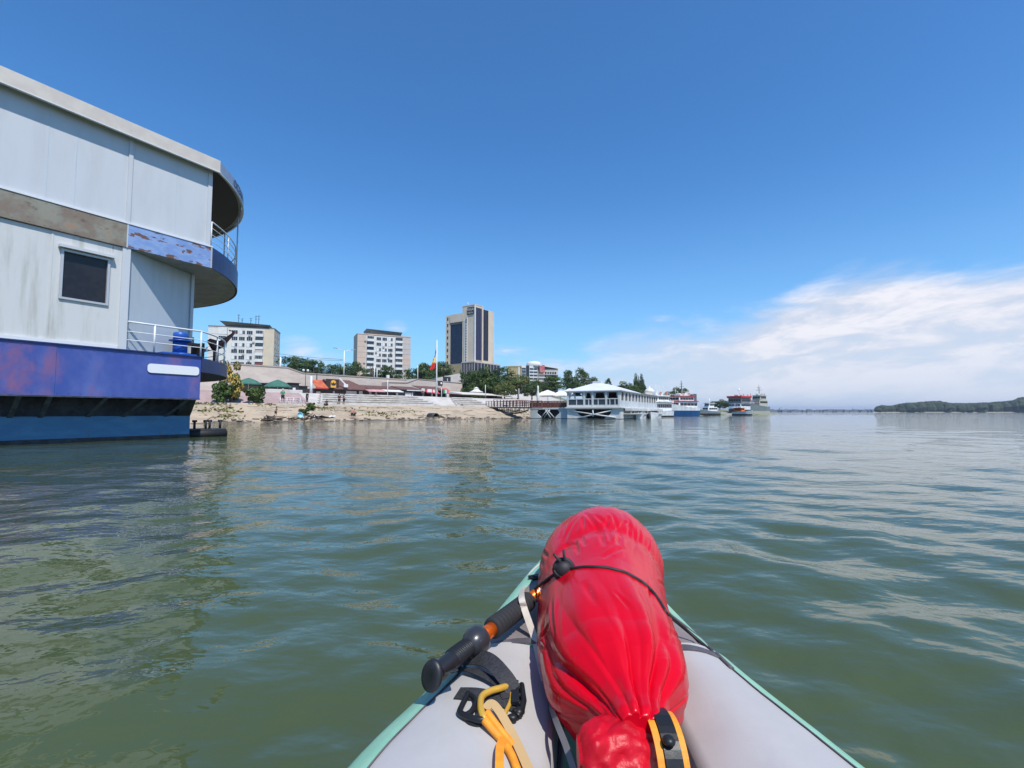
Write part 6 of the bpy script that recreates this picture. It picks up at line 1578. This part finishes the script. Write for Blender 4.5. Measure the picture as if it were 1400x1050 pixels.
# upper storey: columns, rail, glazing, curtains on front
cols = [776.5, 799, 810.5, 829, 846.5]
for px in cols: y = Ylf(px); MB().box(-.12, y-.15, zd+.02, .12, y+.15, ze).build('column', M['pont_w'], b)
zm = (zl(790, 545.3)+zl(840, 545.3))/2; zp = zl(810, 553.5)
MB().box(-.08, .1, zd+.02, .06, WL-.1, zp).build('lower_panel', M['pont_w'], b)
MB().box(-.10, .1, zm-.07, .08, WL-.1, zm+.07).build('handrail', M['pont_w'], b)
MB().box(.0, .1, zp, .03, WL-.1, zm-.07).build('glass_panel', M['glass_b'], b)
for px in (788.5, 818, 805, 834, 841): y = Ylf(px); MB().box(-.07, y-.06, zp, .05, y+.06, zm).build('baluster', M['pont_w'], b)
MB().box(-.14, -.1, ze-.32, .12, WL+.1, ze).build('eave_beam', M['pont_w'], b)
def curtain_x(y0, y1, dirn, z0, z1):
    mb = MB(); rings = []
    for i in range(9):
        v = i/8; w_ = .78-.45*v
        rings.append([(.14+.05*sin(k*2.1), (y0 if dirn > 0 else y1) + dirn*(y1-y0)*w_*k/8, z1-(z1-z0)*v) for k in range(9)])
    return mb.loft(rings, False, False)
for a, c_ in ((777.5, 783), (794, 798), (800, 803), (805.5, 810), (812, 816), (824.5, 828), (830, 833.5), (841.5, 845.5)):
    y1, y0 = Ylf(a), Ylf(c_); curtain_x(y0, y1, 1 if a in (794, 805.5, 824.5, 841.5) else -1, zm, ze-.35).build('curtain', M['curtain'], b)
# interior floor, back wall, tables
MB().box(.5, .2, zd+.025, LR-1, WL-.2, zd+.06).build('floor', M['darkwood'], b)
MB().box(9, .3, zd+.07, 9.2, WL-.3, ze-.1).build('inner_wall', M['void'], b)
for k, (x, y) in enumerate(((2, 2), (2, 5), (2, 7.6), (5, 3.5), (5, 6.5), (5, 1.5))): MB().tube([(x, y, zd+.06), (x, y, zd+.75)], .05, 6).box(x-.4, y-.4, zd+.75, x+.4, y+.4, zd+.8).build('table', M['whiteaw'], b)
# side: windows with curtains
ns = 13
MB().box(.15, .0, zd+.02, LR, .12, zd+1.05).build('side_panel', M['pont'], b)
MB().box(.15, .0, ze-.3, LR, .12, ze).build('side_beam', M['pont_w'], b)
for k in range(ns+1): x = .2+(LR-.6)*k/ns; MB().box(x-.16, -.03, zd+.02, x+.16, .14, ze-.02).build('side_column', M['pont_w'], b)
for k in range(ns):
    x0 = .36+(LR-.6)*k/ns; x1 = x0+(LR-.6)/ns-.32
    MB().box(x0, .16, zd+1.05, x1, .2, ze-.3).build('side_window', M['glass_d'], b)
    MB().box(x0, .06, zd+1.05, x0+(x1-x0)*.33, .1, ze-.3).build('side_curtain', M['curtain'], b)
# hip tent roof
zpk = zl(812, 522.2); zov = ze-.02
o_ = .35
mb = MB(); yc = WL*.5; V = [(-o_, -o_, zov), (LR*.42, -o_, zov), (LR*.42, WL+o_, zov), (-o_, WL+o_, zov), (2.6, yc, zpk+.12), (LR*.42-2.5, yc, zpk+.12), (-o_, -o_, zov-.12), (LR*.42, -o_, zov-.12), (LR*.42, WL+o_, zov-.12), (-o_, WL+o_, zov-.12)]
mb.add(V, [(0,1,5,4), (1,2,5), (2,3,4,5), (3,0,4), (0,6,7,1), (1,7,8,2), (2,8,9,3), (3,9,6,0), (6,9,8,7)]).build('tent_roof', M['pvc'], b)
MB().add([(LR*.42+.002, -o_, zov), (LR, -o_, zov), (LR, WL+o_, zov), (LR*.42+.002, WL+o_, zov), (LR*.42+.002, yc, zpk-.5), (LR, yc, zpk-.6)], [(0,1,5,4), (1,2,5), (2,3,4,5), (3,0,4), (0,3,2,1)]).build('rear_roof', M['pvc'], b)
MB().box(2.2, yc-.7, zpk-.1, 3.8, yc+.7, zpk+.26).build('roof_vent', M['pvc'], b)
# lower gallery on the side with railing
MB().box(2, -1.3, .75, LR-2, -.01, .9).build('side_gallery', M['pont_w'], b)
for k in range(12): x = 2.1+(LR-4.3)*k/11; MB().box(x-.05, -1.28, .9, x+.05, -1.18, zd-.1).build('gallery_post', M['pont_w'], b)
MB().box(2, -1.35, zd-.6, LR-2, -.31, zd-.2).build('gallery_roof', M['pont_w'], b)
# first pontoon with terrace
x0 = .8; y0_, y1_ = WL+.15, fr.ix(724.5, 565, 0.8)[0]; b = thing('terrace_pontoon', 'pale blue pontoon with triangular dark openings and a brown fenced terrace', 'pontoon', fr.w(x0, 0, 0), fr.rot)
YL = lambda px: fr.ix(px, 565, .8)[0]
zt_ = zd-.12
for poly in ([(YL(776.5), -.2), (YL(776.5), zt_-.2), (YL(762), zt_-.2), (YL(765), zt_*.55), (YL(759.5), .3), (YL(758.5), -.2)], [(YL(725), -.2), (YL(725), zt_-.2), (YL(736), zt_-.2), (YL(734), zt_*.5), (YL(739), .3), (YL(740.5), -.2)]):
    MB().prism(poly, 0, .3, fn=lambda a, b_, c_: (c_, a, b_)).build('float_front', M['pont'], b)
MB().box(.32, y0_+.1, -.2, 8, y1_-.1, zt_-.25).build('float_body', M['void'], b)
MB().box(-.05, y0_, zt_-.2, 8.2, y1_, zt_).build('terrace_deck', M['pont_w'], b)
MB().box(-.04, y0_-.05, -.2, 8, y1_, .06).build('boot_top', M['iron'], b)
for a, c_ in ((740, 748.5), (748.5, 758), (744, 752), (753, 746)): MB().tube([(-.08, YL(a), .15 if a in (740, 758, 744, 753) else zt_-.3), (-.08, YL(c_), zt_-.3 if c_ in (748.5, 752, 746) and a != 748.5 else .15)], .08, 6).build('brace', M['pont'], b)
mb = MB()
n_ = 26
for k in range(n_+1): y = y0_+(y1_-y0_)*k/n_; mb.box(-.0, y-.08, zt_, .08, y+.08, zt_+1.15)
mb.build('terrace_fence', M['brown_rail'], b)['kind'] = 'stuff'
MB().box(-.03, y0_, zt_+1.1, .12, y1_, zt_+1.22).build('fence_rail', M['brown_rail'], b); MB().box(.1, y0_, zt_+.1, .14, y1_, zt_+.95).build('fence_panel', M['darkwood'], b)
# white parasols on the terrace
def whitepar(px0, px1, yt, ye, x, label):
    cpx = (px0+px1)/2; y = fr.ix(cpx, ye, x)[0]; p = fr.w(x, y, 0); w_ = (px1-px0)/FPX*p.y/2; z1 = P(cpx, yt, p.y).z; z0 = P(cpx, ye, p.y).z
    th_ = thing('parasol', label, 'parasol', (p.x, p.y, zt_), fr.rot, 'white parasols on the terrace pontoon'); rings = []
    for r, z in ((1, z0-.2), (1, z0), (.55, z0+(z1-z0)*.55), (.05, z1)): rings.append([(w_*r*sx_, w_*r*sy_, z-zt_) for sx_, sy_ in ((-.86, -.86), (0, -.8), (.86, -.86), (.8, 0), (.86, .86), (0, .8), (-.86, .86), (-.8, 0))])
    MB().loft(rings, True, False, smooth=False).build('canopy', M['canvas'], th_); MB().tube([(0, 0, 0), (0, 0, z1-zt_-.05)], .05, 6).build('pole', M['white_pole'], th_)
M['canvas'] = pm('white_parasol_canvas', (.68, .66, .61), .8)
whitepar(734, 764, 533.2, 540.5, 3.0, 'leftmost open white parasol beside the closed one'); whitepar(755, 778, 534.2, 541, 3.8, 'middle open white parasol on the terrace'); whitepar(764, 794, 531, 540, 5.5, 'rear open white parasol half behind the floating restaurant')
y = fr.ix(735.5, 545, 1.2)[0]; p = fr.w(1.2, y, zt_); cp_ = thing('closed_parasol', 'tall closed white parasol at the left end of the terrace', 'parasol', p, fr.rot); zc = P(735.5, 527, p.y).z-zt_
MB().lathe([(0, .5), (.3, .5), (.34, .9), (.18, 1.25), (.22, 1.4), (.26, zc*.62), (.12, zc*.8), (.17, zc*.87), (.12, zc*.97), (0, zc)], 12).build('folded_canopy', M['canvas'], cp_); MB().tube([(0, 0, 0), (0, 0, .6)], .06, 8).build('pole', M['white_pole'], cp_)

# ------------------------------------------------------------------ boats and ships
M['b_white'] = pm('boat_white_gelcoat', (.78, .78, .77), .35, col2=(.6, .6, .6), ns=1); M['b_blue'] = pm('ship_blue_hull', (.010, .06, .18), .45, col2=(.015, .08, .21), ns=.8); M['b_black'] = pm('ship_black_hull', (.012, .013, .016), .6, col2=(.04, .03, .03), ns=1)
M['b_grey'] = pm('ship_grey_green_hull', (.16, .20, .21), .6, col2=(.2, .23, .23), ns=.5, spots=((.3, .28, .22), 1, .6, .7)); M['b_sand'] = pm('ship_sand_paint', (.42, .40, .32), .6); M['b_red'] = pm('ship_red_trim', (.48, .035, .03), .6); M['b_orange'] = pm('lifeboat_orange', (.55, .13, .03), .6)
def hullfn(L, B, f0, f1, fl=.25, st=.9):
    """rings from stern x=0 to bow x=L; deck height f0 at stern to f1 at bow"""
    def ring(u, lo=None, hi=None):
        x = L*u; w_ = B/2*(st+(1-st)*min(1, u*4))*(1-max(0, (u-.55)/.45)**2.2); w_ = max(w_, .02); z1 = f0+(f1-f0)*u**2.2; rk = (L*.06)*max(0, (u-.6)/.4)
        a = lambda z: (z+.4)/(z1+.4)
        def pt(y, z): return (x + rk*a(z), y*w_*(1-fl*(1-a(z))*(.4+.6*u)), z)
        z0 = -.4 if lo is None else lo; zt = z1 if hi is None else min(hi, z1)
        zs = [z0+(zt-z0)*k/3 for k in range(4)]
        return [pt(-1, z) for z in zs] + [pt(1, z) for z in reversed(zs)]
    return ring
def ship_hull(par, L, B, f0, f1, split, mlow, mup, **k):
    rg = hullfn(L, B, f0, f1, **k); us = [i/24 for i in range(25)]
    MB().loft([rg(u, None, split) for u in us], True, True, smooth=False).build('hull', M[mlow], par)
    MB().loft([rg(u, split+.005) for u in us], True, True, smooth=False).build('upper_hull', M[mup], par)
def cabin(par, x0, x1, w_, z0, z1, mat, name='cabin', slope=.25, win=None, wm='glass_d', roof=None, nw=5):
    mb = MB().add([(x0, -w_/2, z0), (x1, -w_/2, z0), (x1, w_/2, z0), (x0, w_/2, z0), (x0, -w_/2*.95, z1), (x1-slope, -w_/2*.95, z1), (x1-slope, w_/2*.95, z1), (x0, w_/2*.95, z1)], [(0,3,2,1), (4,5,6,7), (0,1,5,4), (1,2,6,5), (2,3,7,6), (3,0,4,7)])
    o = mb.build(name, M[mat], par)
    if win:
        a, c_ = win
        for k in range(nw):
            xa = x0+.2+(x1-x0-slope-.4)*k/nw; xb = xa+(x1-x0-slope-.4)/nw-.15
            for s_ in (-1, 1): MB().box(xa, s_*(w_/2-.02), a, xb, s_*(w_/2+.03), c_).build('window', M[wm], o)
        n2 = max(2, int(w_/1.0))
        for k in range(n2):
            ya = -w_/2*.93+(w_*.93)*k/n2; yb_ = ya+w_*.93/n2-.12; t_ = (a-z0)/(z1-z0); t2_ = (c_-z0)/(z1-z0)
            MB().add([(x1-slope*t_+.02, ya, a), (x1-slope*t_+.02, yb_, a), (x1-slope*t2_+.02, yb_, c_), (x1-slope*t2_+.02, ya, c_), (x1-slope*t_-.03, ya, a), (x1-slope*t_-.03, yb_, a), (x1-slope*t2_-.03, yb_, c_), (x1-slope*t2_-.03, ya, c_)], [(0,1,2,3), (7,6,5,4), (0,4,5,1), (1,5,6,2), (2,6,7,3), (3,7,4,0)]).build('window', M[wm], o)
    if roof: MB().box(x0-.25, -w_/2-.15, z1+.002, x1-slope+.45, w_/2+.15, z1+.22).build('cabin_roof', M[roof], o)
    return o
def boat_at(name, label, cat, pxc, Y, az=222, group=None):
    p = P(pxc, 563, Y); return thing(name, label, cat, (p.x, p.y, 0), pi/2-R(az), group)
def details(par, x0, x1, w_, z, n=4, rail=.9, seed=1):
    rnd = random.Random(seed); m_ = 'rail_white'
    for s_ in (-1, 1):
        mb = MB()
        for h in (rail*.5, rail): mb.tube([(x0, s_*w_/2, z+h), (x1, s_*w_/2*.9, z+h)], .035, 5)
        for k in range(7): x = x0+(x1-x0)*k/6; y = s_*w_/2*(1-.1*k/6); mb.tube([(x, y, z), (x, y, z+rail)], .03, 5)
        mb.build('railing', M[m_], par)
    for i in range(n):
        x, y = rnd.uniform(x0+.5, x1-1), rnd.uniform(-w_*.3, w_*.3); h = rnd.uniform(1.0, 2.6)
        MB().tube([(x, y, z), (x, y, z+h)], .045, 5).build('antenna', M['white_pole'], par)
    for i in range(2):
        x = x0+(x1-x0)*(.3+.4*i); MB().tube([(x+.3*cos(2*pi*k/12), w_/2+.06, z+.45+.3*sin(2*pi*k/12)) for k in range(13)], .07, 6).build('life_ring', M['b_orange'], par)
        MB().bbox(x-.4, -w_*.2, z, x+.4, w_*.15, z+.7, .08).build('deck_box', M['b_white'], par)
# two white motorboats alongside the restaurant
for i, (pxc, Y, L, lb) in enumerate(((876, 86, 4.6, 'small white open motorboat moored by the restaurant gallery, nearer one'), (897, 92, 6.6, 'larger white motorboat with dark side stripe beside the passenger boat'))):
    b = boat_at('motorboat', lb, 'motorboat', pxc, Y, 205, 'white motorboats'); ship_hull(b, L, 2.3, .75, 1.15, .3, 'b_white', 'b_white'); cabin(b, L*.3, L*.62, 1.5, .75, 1.35, 'glass_d' if i else 'b_white', 'windscreen', .5)
    MB().box(.2, -1.17, .55, L*.75, -1.13, .65).box(.2, 1.13, .55, L*.75, 1.17, .65).build('side_stripe', M['iron'], b)['kind'] = 'stuff'
    if not i: MB().box(.1, -.9, .76, L*.3, .9, .8).build('cockpit', M['iron'], b)
for px in (862, 866.5): p = P(px, 566, 84); tag(MB().tube([(p.x, p.y, -.5), (p.x, p.y, 1.6)], .14, 8).build('mooring_pile', M['pont_w']), ('left' if px < 864 else 'right') + ' white mooring pile in front of the floating restaurant side', 'pile')
# passenger boat
b = boat_at('passenger_boat', 'white two deck passenger boat left of the blue and white ship', 'boat', 913, 108, 232); ship_hull(b, 8.8, 3.6, 1.3, 1.9, .3, 'b_black', 'b_white')
cabin(b, .6, 7.0, 3.1, 1.4, 3.3, 'b_white', win=(2.1, 2.9), nw=8, roof='b_white'); cabin(b, 1.5, 6.0, 2.8, 3.55, 4.6, 'b_white', 'upper_cabin', win=(3.9, 4.4), nw=5, roof='b_white')
MB().tube([(4, 0, 4.8), (4, 0, 5.9)], .06, 6).build('mast', M['white_pole'], b)
details(b, 1, 6.2, 2.6, 4.83, 3, .6, 5)
# blue and white ship
b = boat_at('ship', 'white ship with blue lower hull and red bridge roof', 'ship', 950, 134, 246); ship_hull(b, 11.2, 4.4, 2.3, 3.9, 1.5, 'b_blue', 'b_white', fl=.35)
cabin(b, .8, 7.8, 3.9, 2.4, 4.0, 'b_white', win=(2.9, 3.6), nw=5, roof='b_red'); cabin(b, 2.2, 7.6, 3.9, 4.2, 5.4, 'b_white', 'bridge', win=(4.5, 5.1), nw=5, roof='b_red', slope=.1)
cabin(b, 3, 6.5, 2.4, 5.65, 6.1, 'b_white', 'wheelhouse_top', slope=.1)
MB().tube([(4.8, 0, 6), (4.8, 0, 10)], .12, 6).tube([(4.8, -.9, 8.2), (4.8, .9, 8.2)], .07, 6).tube([(4.8, -.6, 9), (4.8, .6, 9)], .06, 6).build('mast', M['b_grey'], b); MB().tube([(3.0, -1.2, 5.6), (3.0, -1.2, 7.8)], .10, 6).build('whip_antenna', M['iron'], b)
MB().box(.6, -1.6, 4.2, 2.1, 1.4, 6.2).build('funnel', M['truss'], b)
# tug
details(b, 2.4, 7.4, 3.6, 5.63, 5, .5, 8); details(b, 7.4, 10.6, 3.0, 3.5, 1, .8, 9)
b = boat_at('tug', 'small white tug with black hull between the two large ships', 'boat', 981, 152, 248); ship_hull(b, 7.2, 3.0, 1.2, 1.9, .6, 'b_black', 'b_grey'); cabin(b, 1.2, 5.2, 2.4, 1.4, 2.7, 'b_white', win=(1.9, 2.4), nw=4); cabin(b, 2.4, 4.6, 2.0, 2.7, 3.8, 'b_white', 'wheelhouse', win=(3.1, 3.6), nw=3, roof='b_white'); MB().tube([(3.4, 0, 3.9), (3.4, 0, 5.4)], .14, 6).build('mast', M['b_white'], b)
b = boat_at('motorboat', 'low white motorboat with orange deck right of the tug', 'motorboat', 1003, 160, 150); ship_hull(b, 6.6, 2.4, 1.1, 1.7, .4, 'b_black', 'b_white'); cabin(b, .8, 3.6, 1.9, 1.2, 2.3, 'b_orange', win=(1.7, 2.2), nw=3, roof='b_orange')
# red roofed ship
b = boat_at('ship', 'dark hulled ship with wide red roof and white cabins', 'ship', 1019, 182, 235); ship_hull(b, 10, 5.6, 1.6, 2.6, 2.2, 'b_black', 'b_black'); cabin(b, .6, 7.6, 4.8, 2.3, 5.0, 'b_white', win=(3.9, 4.7), nw=5); cabin(b, .8, 7.4, 5.2, 5.2, 7.4, 'b_grey', 'bridge', win=(5.9, 6.9), nw=5, roof='b_red', slope=0)
MB().box(.3, -2.85, 7.64, 7.9, 2.85, 8.3).build('red_roof', M['b_red'], b); MB().tube([(4, 0, 8.3), (4, 0, 12)], .16, 6).tube([(4, -.8, 11), (4, .8, 11)], .08, 6).build('mast', M['b_white'], b)
details(b, .6, 7.6, 5.0, 8.3, 4, .7, 12); details(b, 7.4, 9.4, 4.2, 2.6, 1, .8, 13); b.scale = (1, 1, .86)
# grey ship
b = boat_at('ship', 'grey ship with sand coloured stern and tall mast, farthest right in the row', 'ship', 1046, 205, 244); ship_hull(b, 12.4, 5.4, 3.4, 5.2, 1.5, 'b_sand', 'b_grey', fl=.3); cabin(b, 1.0, 6.4, 4.2, 3.6, 6.2, 'b_sand', win=(4.9, 5.7), nw=4); cabin(b, 1.6, 5.6, 3.8, 6.3, 8.0, 'b_sand', 'bridge', win=(6.9, 7.6), nw=4, roof='b_sand')
MB().tube([(3.5, 0, 8), (3.5, 0, 12.8)], .2, 6).tube([(3.5, -1.4, 10.6), (3.5, 1.4, 10.6)], .1, 6).tube([(3.5, -.9, 11.7), (3.5, .9, 11.7)], .1, 6).build('mast', M['b_sand'], b); MB().tube([(9, 0, 5), (9, 0, 9)], .14, 6).build('foremast', M['b_red'], b)
details(b, 1.6, 5.4, 3.6, 8.25, 4, .7, 15); details(b, 6.4, 11.6, 4, 4.6, 2, .8, 16)
# yellowish dome behind the restaurant roof
p = P(888, 545, 150); dm = thing('domed_kiosk', 'small cream domed building behind the floating restaurant roof', 'building', (p.x, p.y, 3)); z1 = P(888, 530, p.y).z-3
MB().box(-1.8, -1.8, 0, 1.8, 1.8, z1-1.6).build('wall', M['cream_h'], dm); MB().lathe([(1.6, z1-1.6), (1.5, z1-1.0), (1.0, z1-.4), (.3, z1), (.1, z1+.5), (0, z1+.6)], 16).build('dome', M['balc'], dm)

# ------------------------------------------------------------------ far banks
M['far_leaf'] = pm('far_forest_foliage', (.022, .035, .016), .9, col2=(.035, .052, .022), ns=.06, nw=(.4, .6)); M['far_sand'] = pm('far_beach', (.30, .27, .22), .9)
rnd = random.Random(77); lv = MB()
def ftop(px):
    return lerp([(1190, 559.5), (1199, 556), (1206, 553.5), (1217, 555), (1235, 551), (1262, 549), (1285, 548), (1297, 551), (1330, 551), (1360, 549.5), (1385, 547.5), (1398, 543), (1404, 542), (1425, 547), (1500, 548), (2200, 545), (3200, 540)], px)
YF = 900
for k in range(2000):
    px = 1199 + (k/2000)**1.15*1400 + rnd.uniform(-2, 2); p = P(px, ftop(px)+rnd.uniform(-.3, 1.9), YF + rnd.uniform(-8, 70)); h = max(2, p.z); w_ = h*rnd.uniform(.38, .6)
    rows = []
    for r, z in ((.75, -.02), (1, .25), (1.0, .5), (.72, .8), (.3, .97), (.02, 1.0)):
        rows.append([(p.x+w_*r*cos(2*pi*j/8)*rnd.uniform(.75, 1.2), p.y+w_*r*sin(2*pi*j/8)*rnd.uniform(.75, 1.2), h*z*rnd.uniform(.94, 1.03)) for j in range(8)])
    lv.loft(rows, True, False, smooth=False)
tag(lv.build('far_forest', M['far_leaf']), 'distant dark forest reading as one mass on the right bank', kind='stuff')
mb = MB(); a, c_ = P(1194, 563, YF-14), P(3300, 563, YF-14)
mb.add([(a.x, a.y, -.5), (c_.x, c_.y, -.5), (c_.x*4, c_.y+3000, -.5), (a.x*4.55, a.y+3000, -.5), (a.x+4, a.y+5, .9), (c_.x, c_.y+5, .9), (c_.x*4, c_.y+3000, 1.5), (a.x*4.55, a.y+3000, 1.5)], [(0,1,5,4), (1,2,6,5), (4,5,6,7), (3,0,4,7)])
tag(mb.build('far_bank', M['far_sand']), kind='structure')
# port skyline on the horizon
M['far_port'] = pm('far_port_sheds', (.16, .17, .18), .9)
YP = 1700
pb_ = MB(); a, c_ = P(1040, 563, YP), P(1215, 563, YP); 
for k in range(170):
    px = 1050+k*.95+rnd.uniform(-1, 1); p = P(px, 561.8-rnd.random()**2*2.4, YP+rnd.uniform(-60, 60)); w_ = rnd.uniform(3, 11); pb_.box(p.x-w_, p.y-4, -.5, p.x+w_, p.y+4, p.z)
tag(pb_.build('far_port_sheds', M['far_port']), 'low hazy line of port sheds and trees on the horizon', kind='stuff')
for i, (px, yt, lb) in enumerate(((1066, 556.5, 'hazy harbour crane nearest the grey ship'), (1074, 558, 'small hazy harbour crane right of the first'), (1166, 557.5, 'hazy harbour crane in the middle of the gap'), (1183, 558, 'hazy harbour crane close to the forest'))):
    p = P(px, 563, YP-40); z = P(px, yt, YP-40).z; cr = thing('harbour_crane', lb, 'crane', (p.x, p.y, 0), .4*i, 'cranes on the horizon')
    MB().tube([(0, 0, 0), (0, 0, z*.7)], 1.1, 6).build('tower', M['far_port'], cr); MB().tube([(-3, 0, z*.6), (9, 0, z*1.05)], .6, 6).build('jib', M['far_port'], cr)

# ------------------------------------------------------------------ air
hm = bpy.data.materials.new('haze'); hm.use_nodes = True; nt = hm.node_tree; nt.nodes.remove(nt.nodes['Principled BSDF'])
pv = nt.nodes.new('ShaderNodeVolumePrincipled'); pv.inputs['Color'].default_value = (.72, .82, 1, 1); pv.inputs['Density'].default_value = HAZE
pv.inputs['Anisotropy'].default_value = .3
nt.links.new(pv.outputs[0], nt.nodes['Material Output'].inputs['Volume'])
if HAZE > 0: tag(MB().box(-9500, -9500, -9, 9500, 9500, 75).build('haze', hm), 'pale haze over the river', kind='stuff')
for o in list(C.objects):      # drop unused plant prototypes
    if o.location.z < -400 and o.parent is None:
        for k in kids(o): bpy.data.objects.remove(k)
        bpy.data.objects.remove(o)
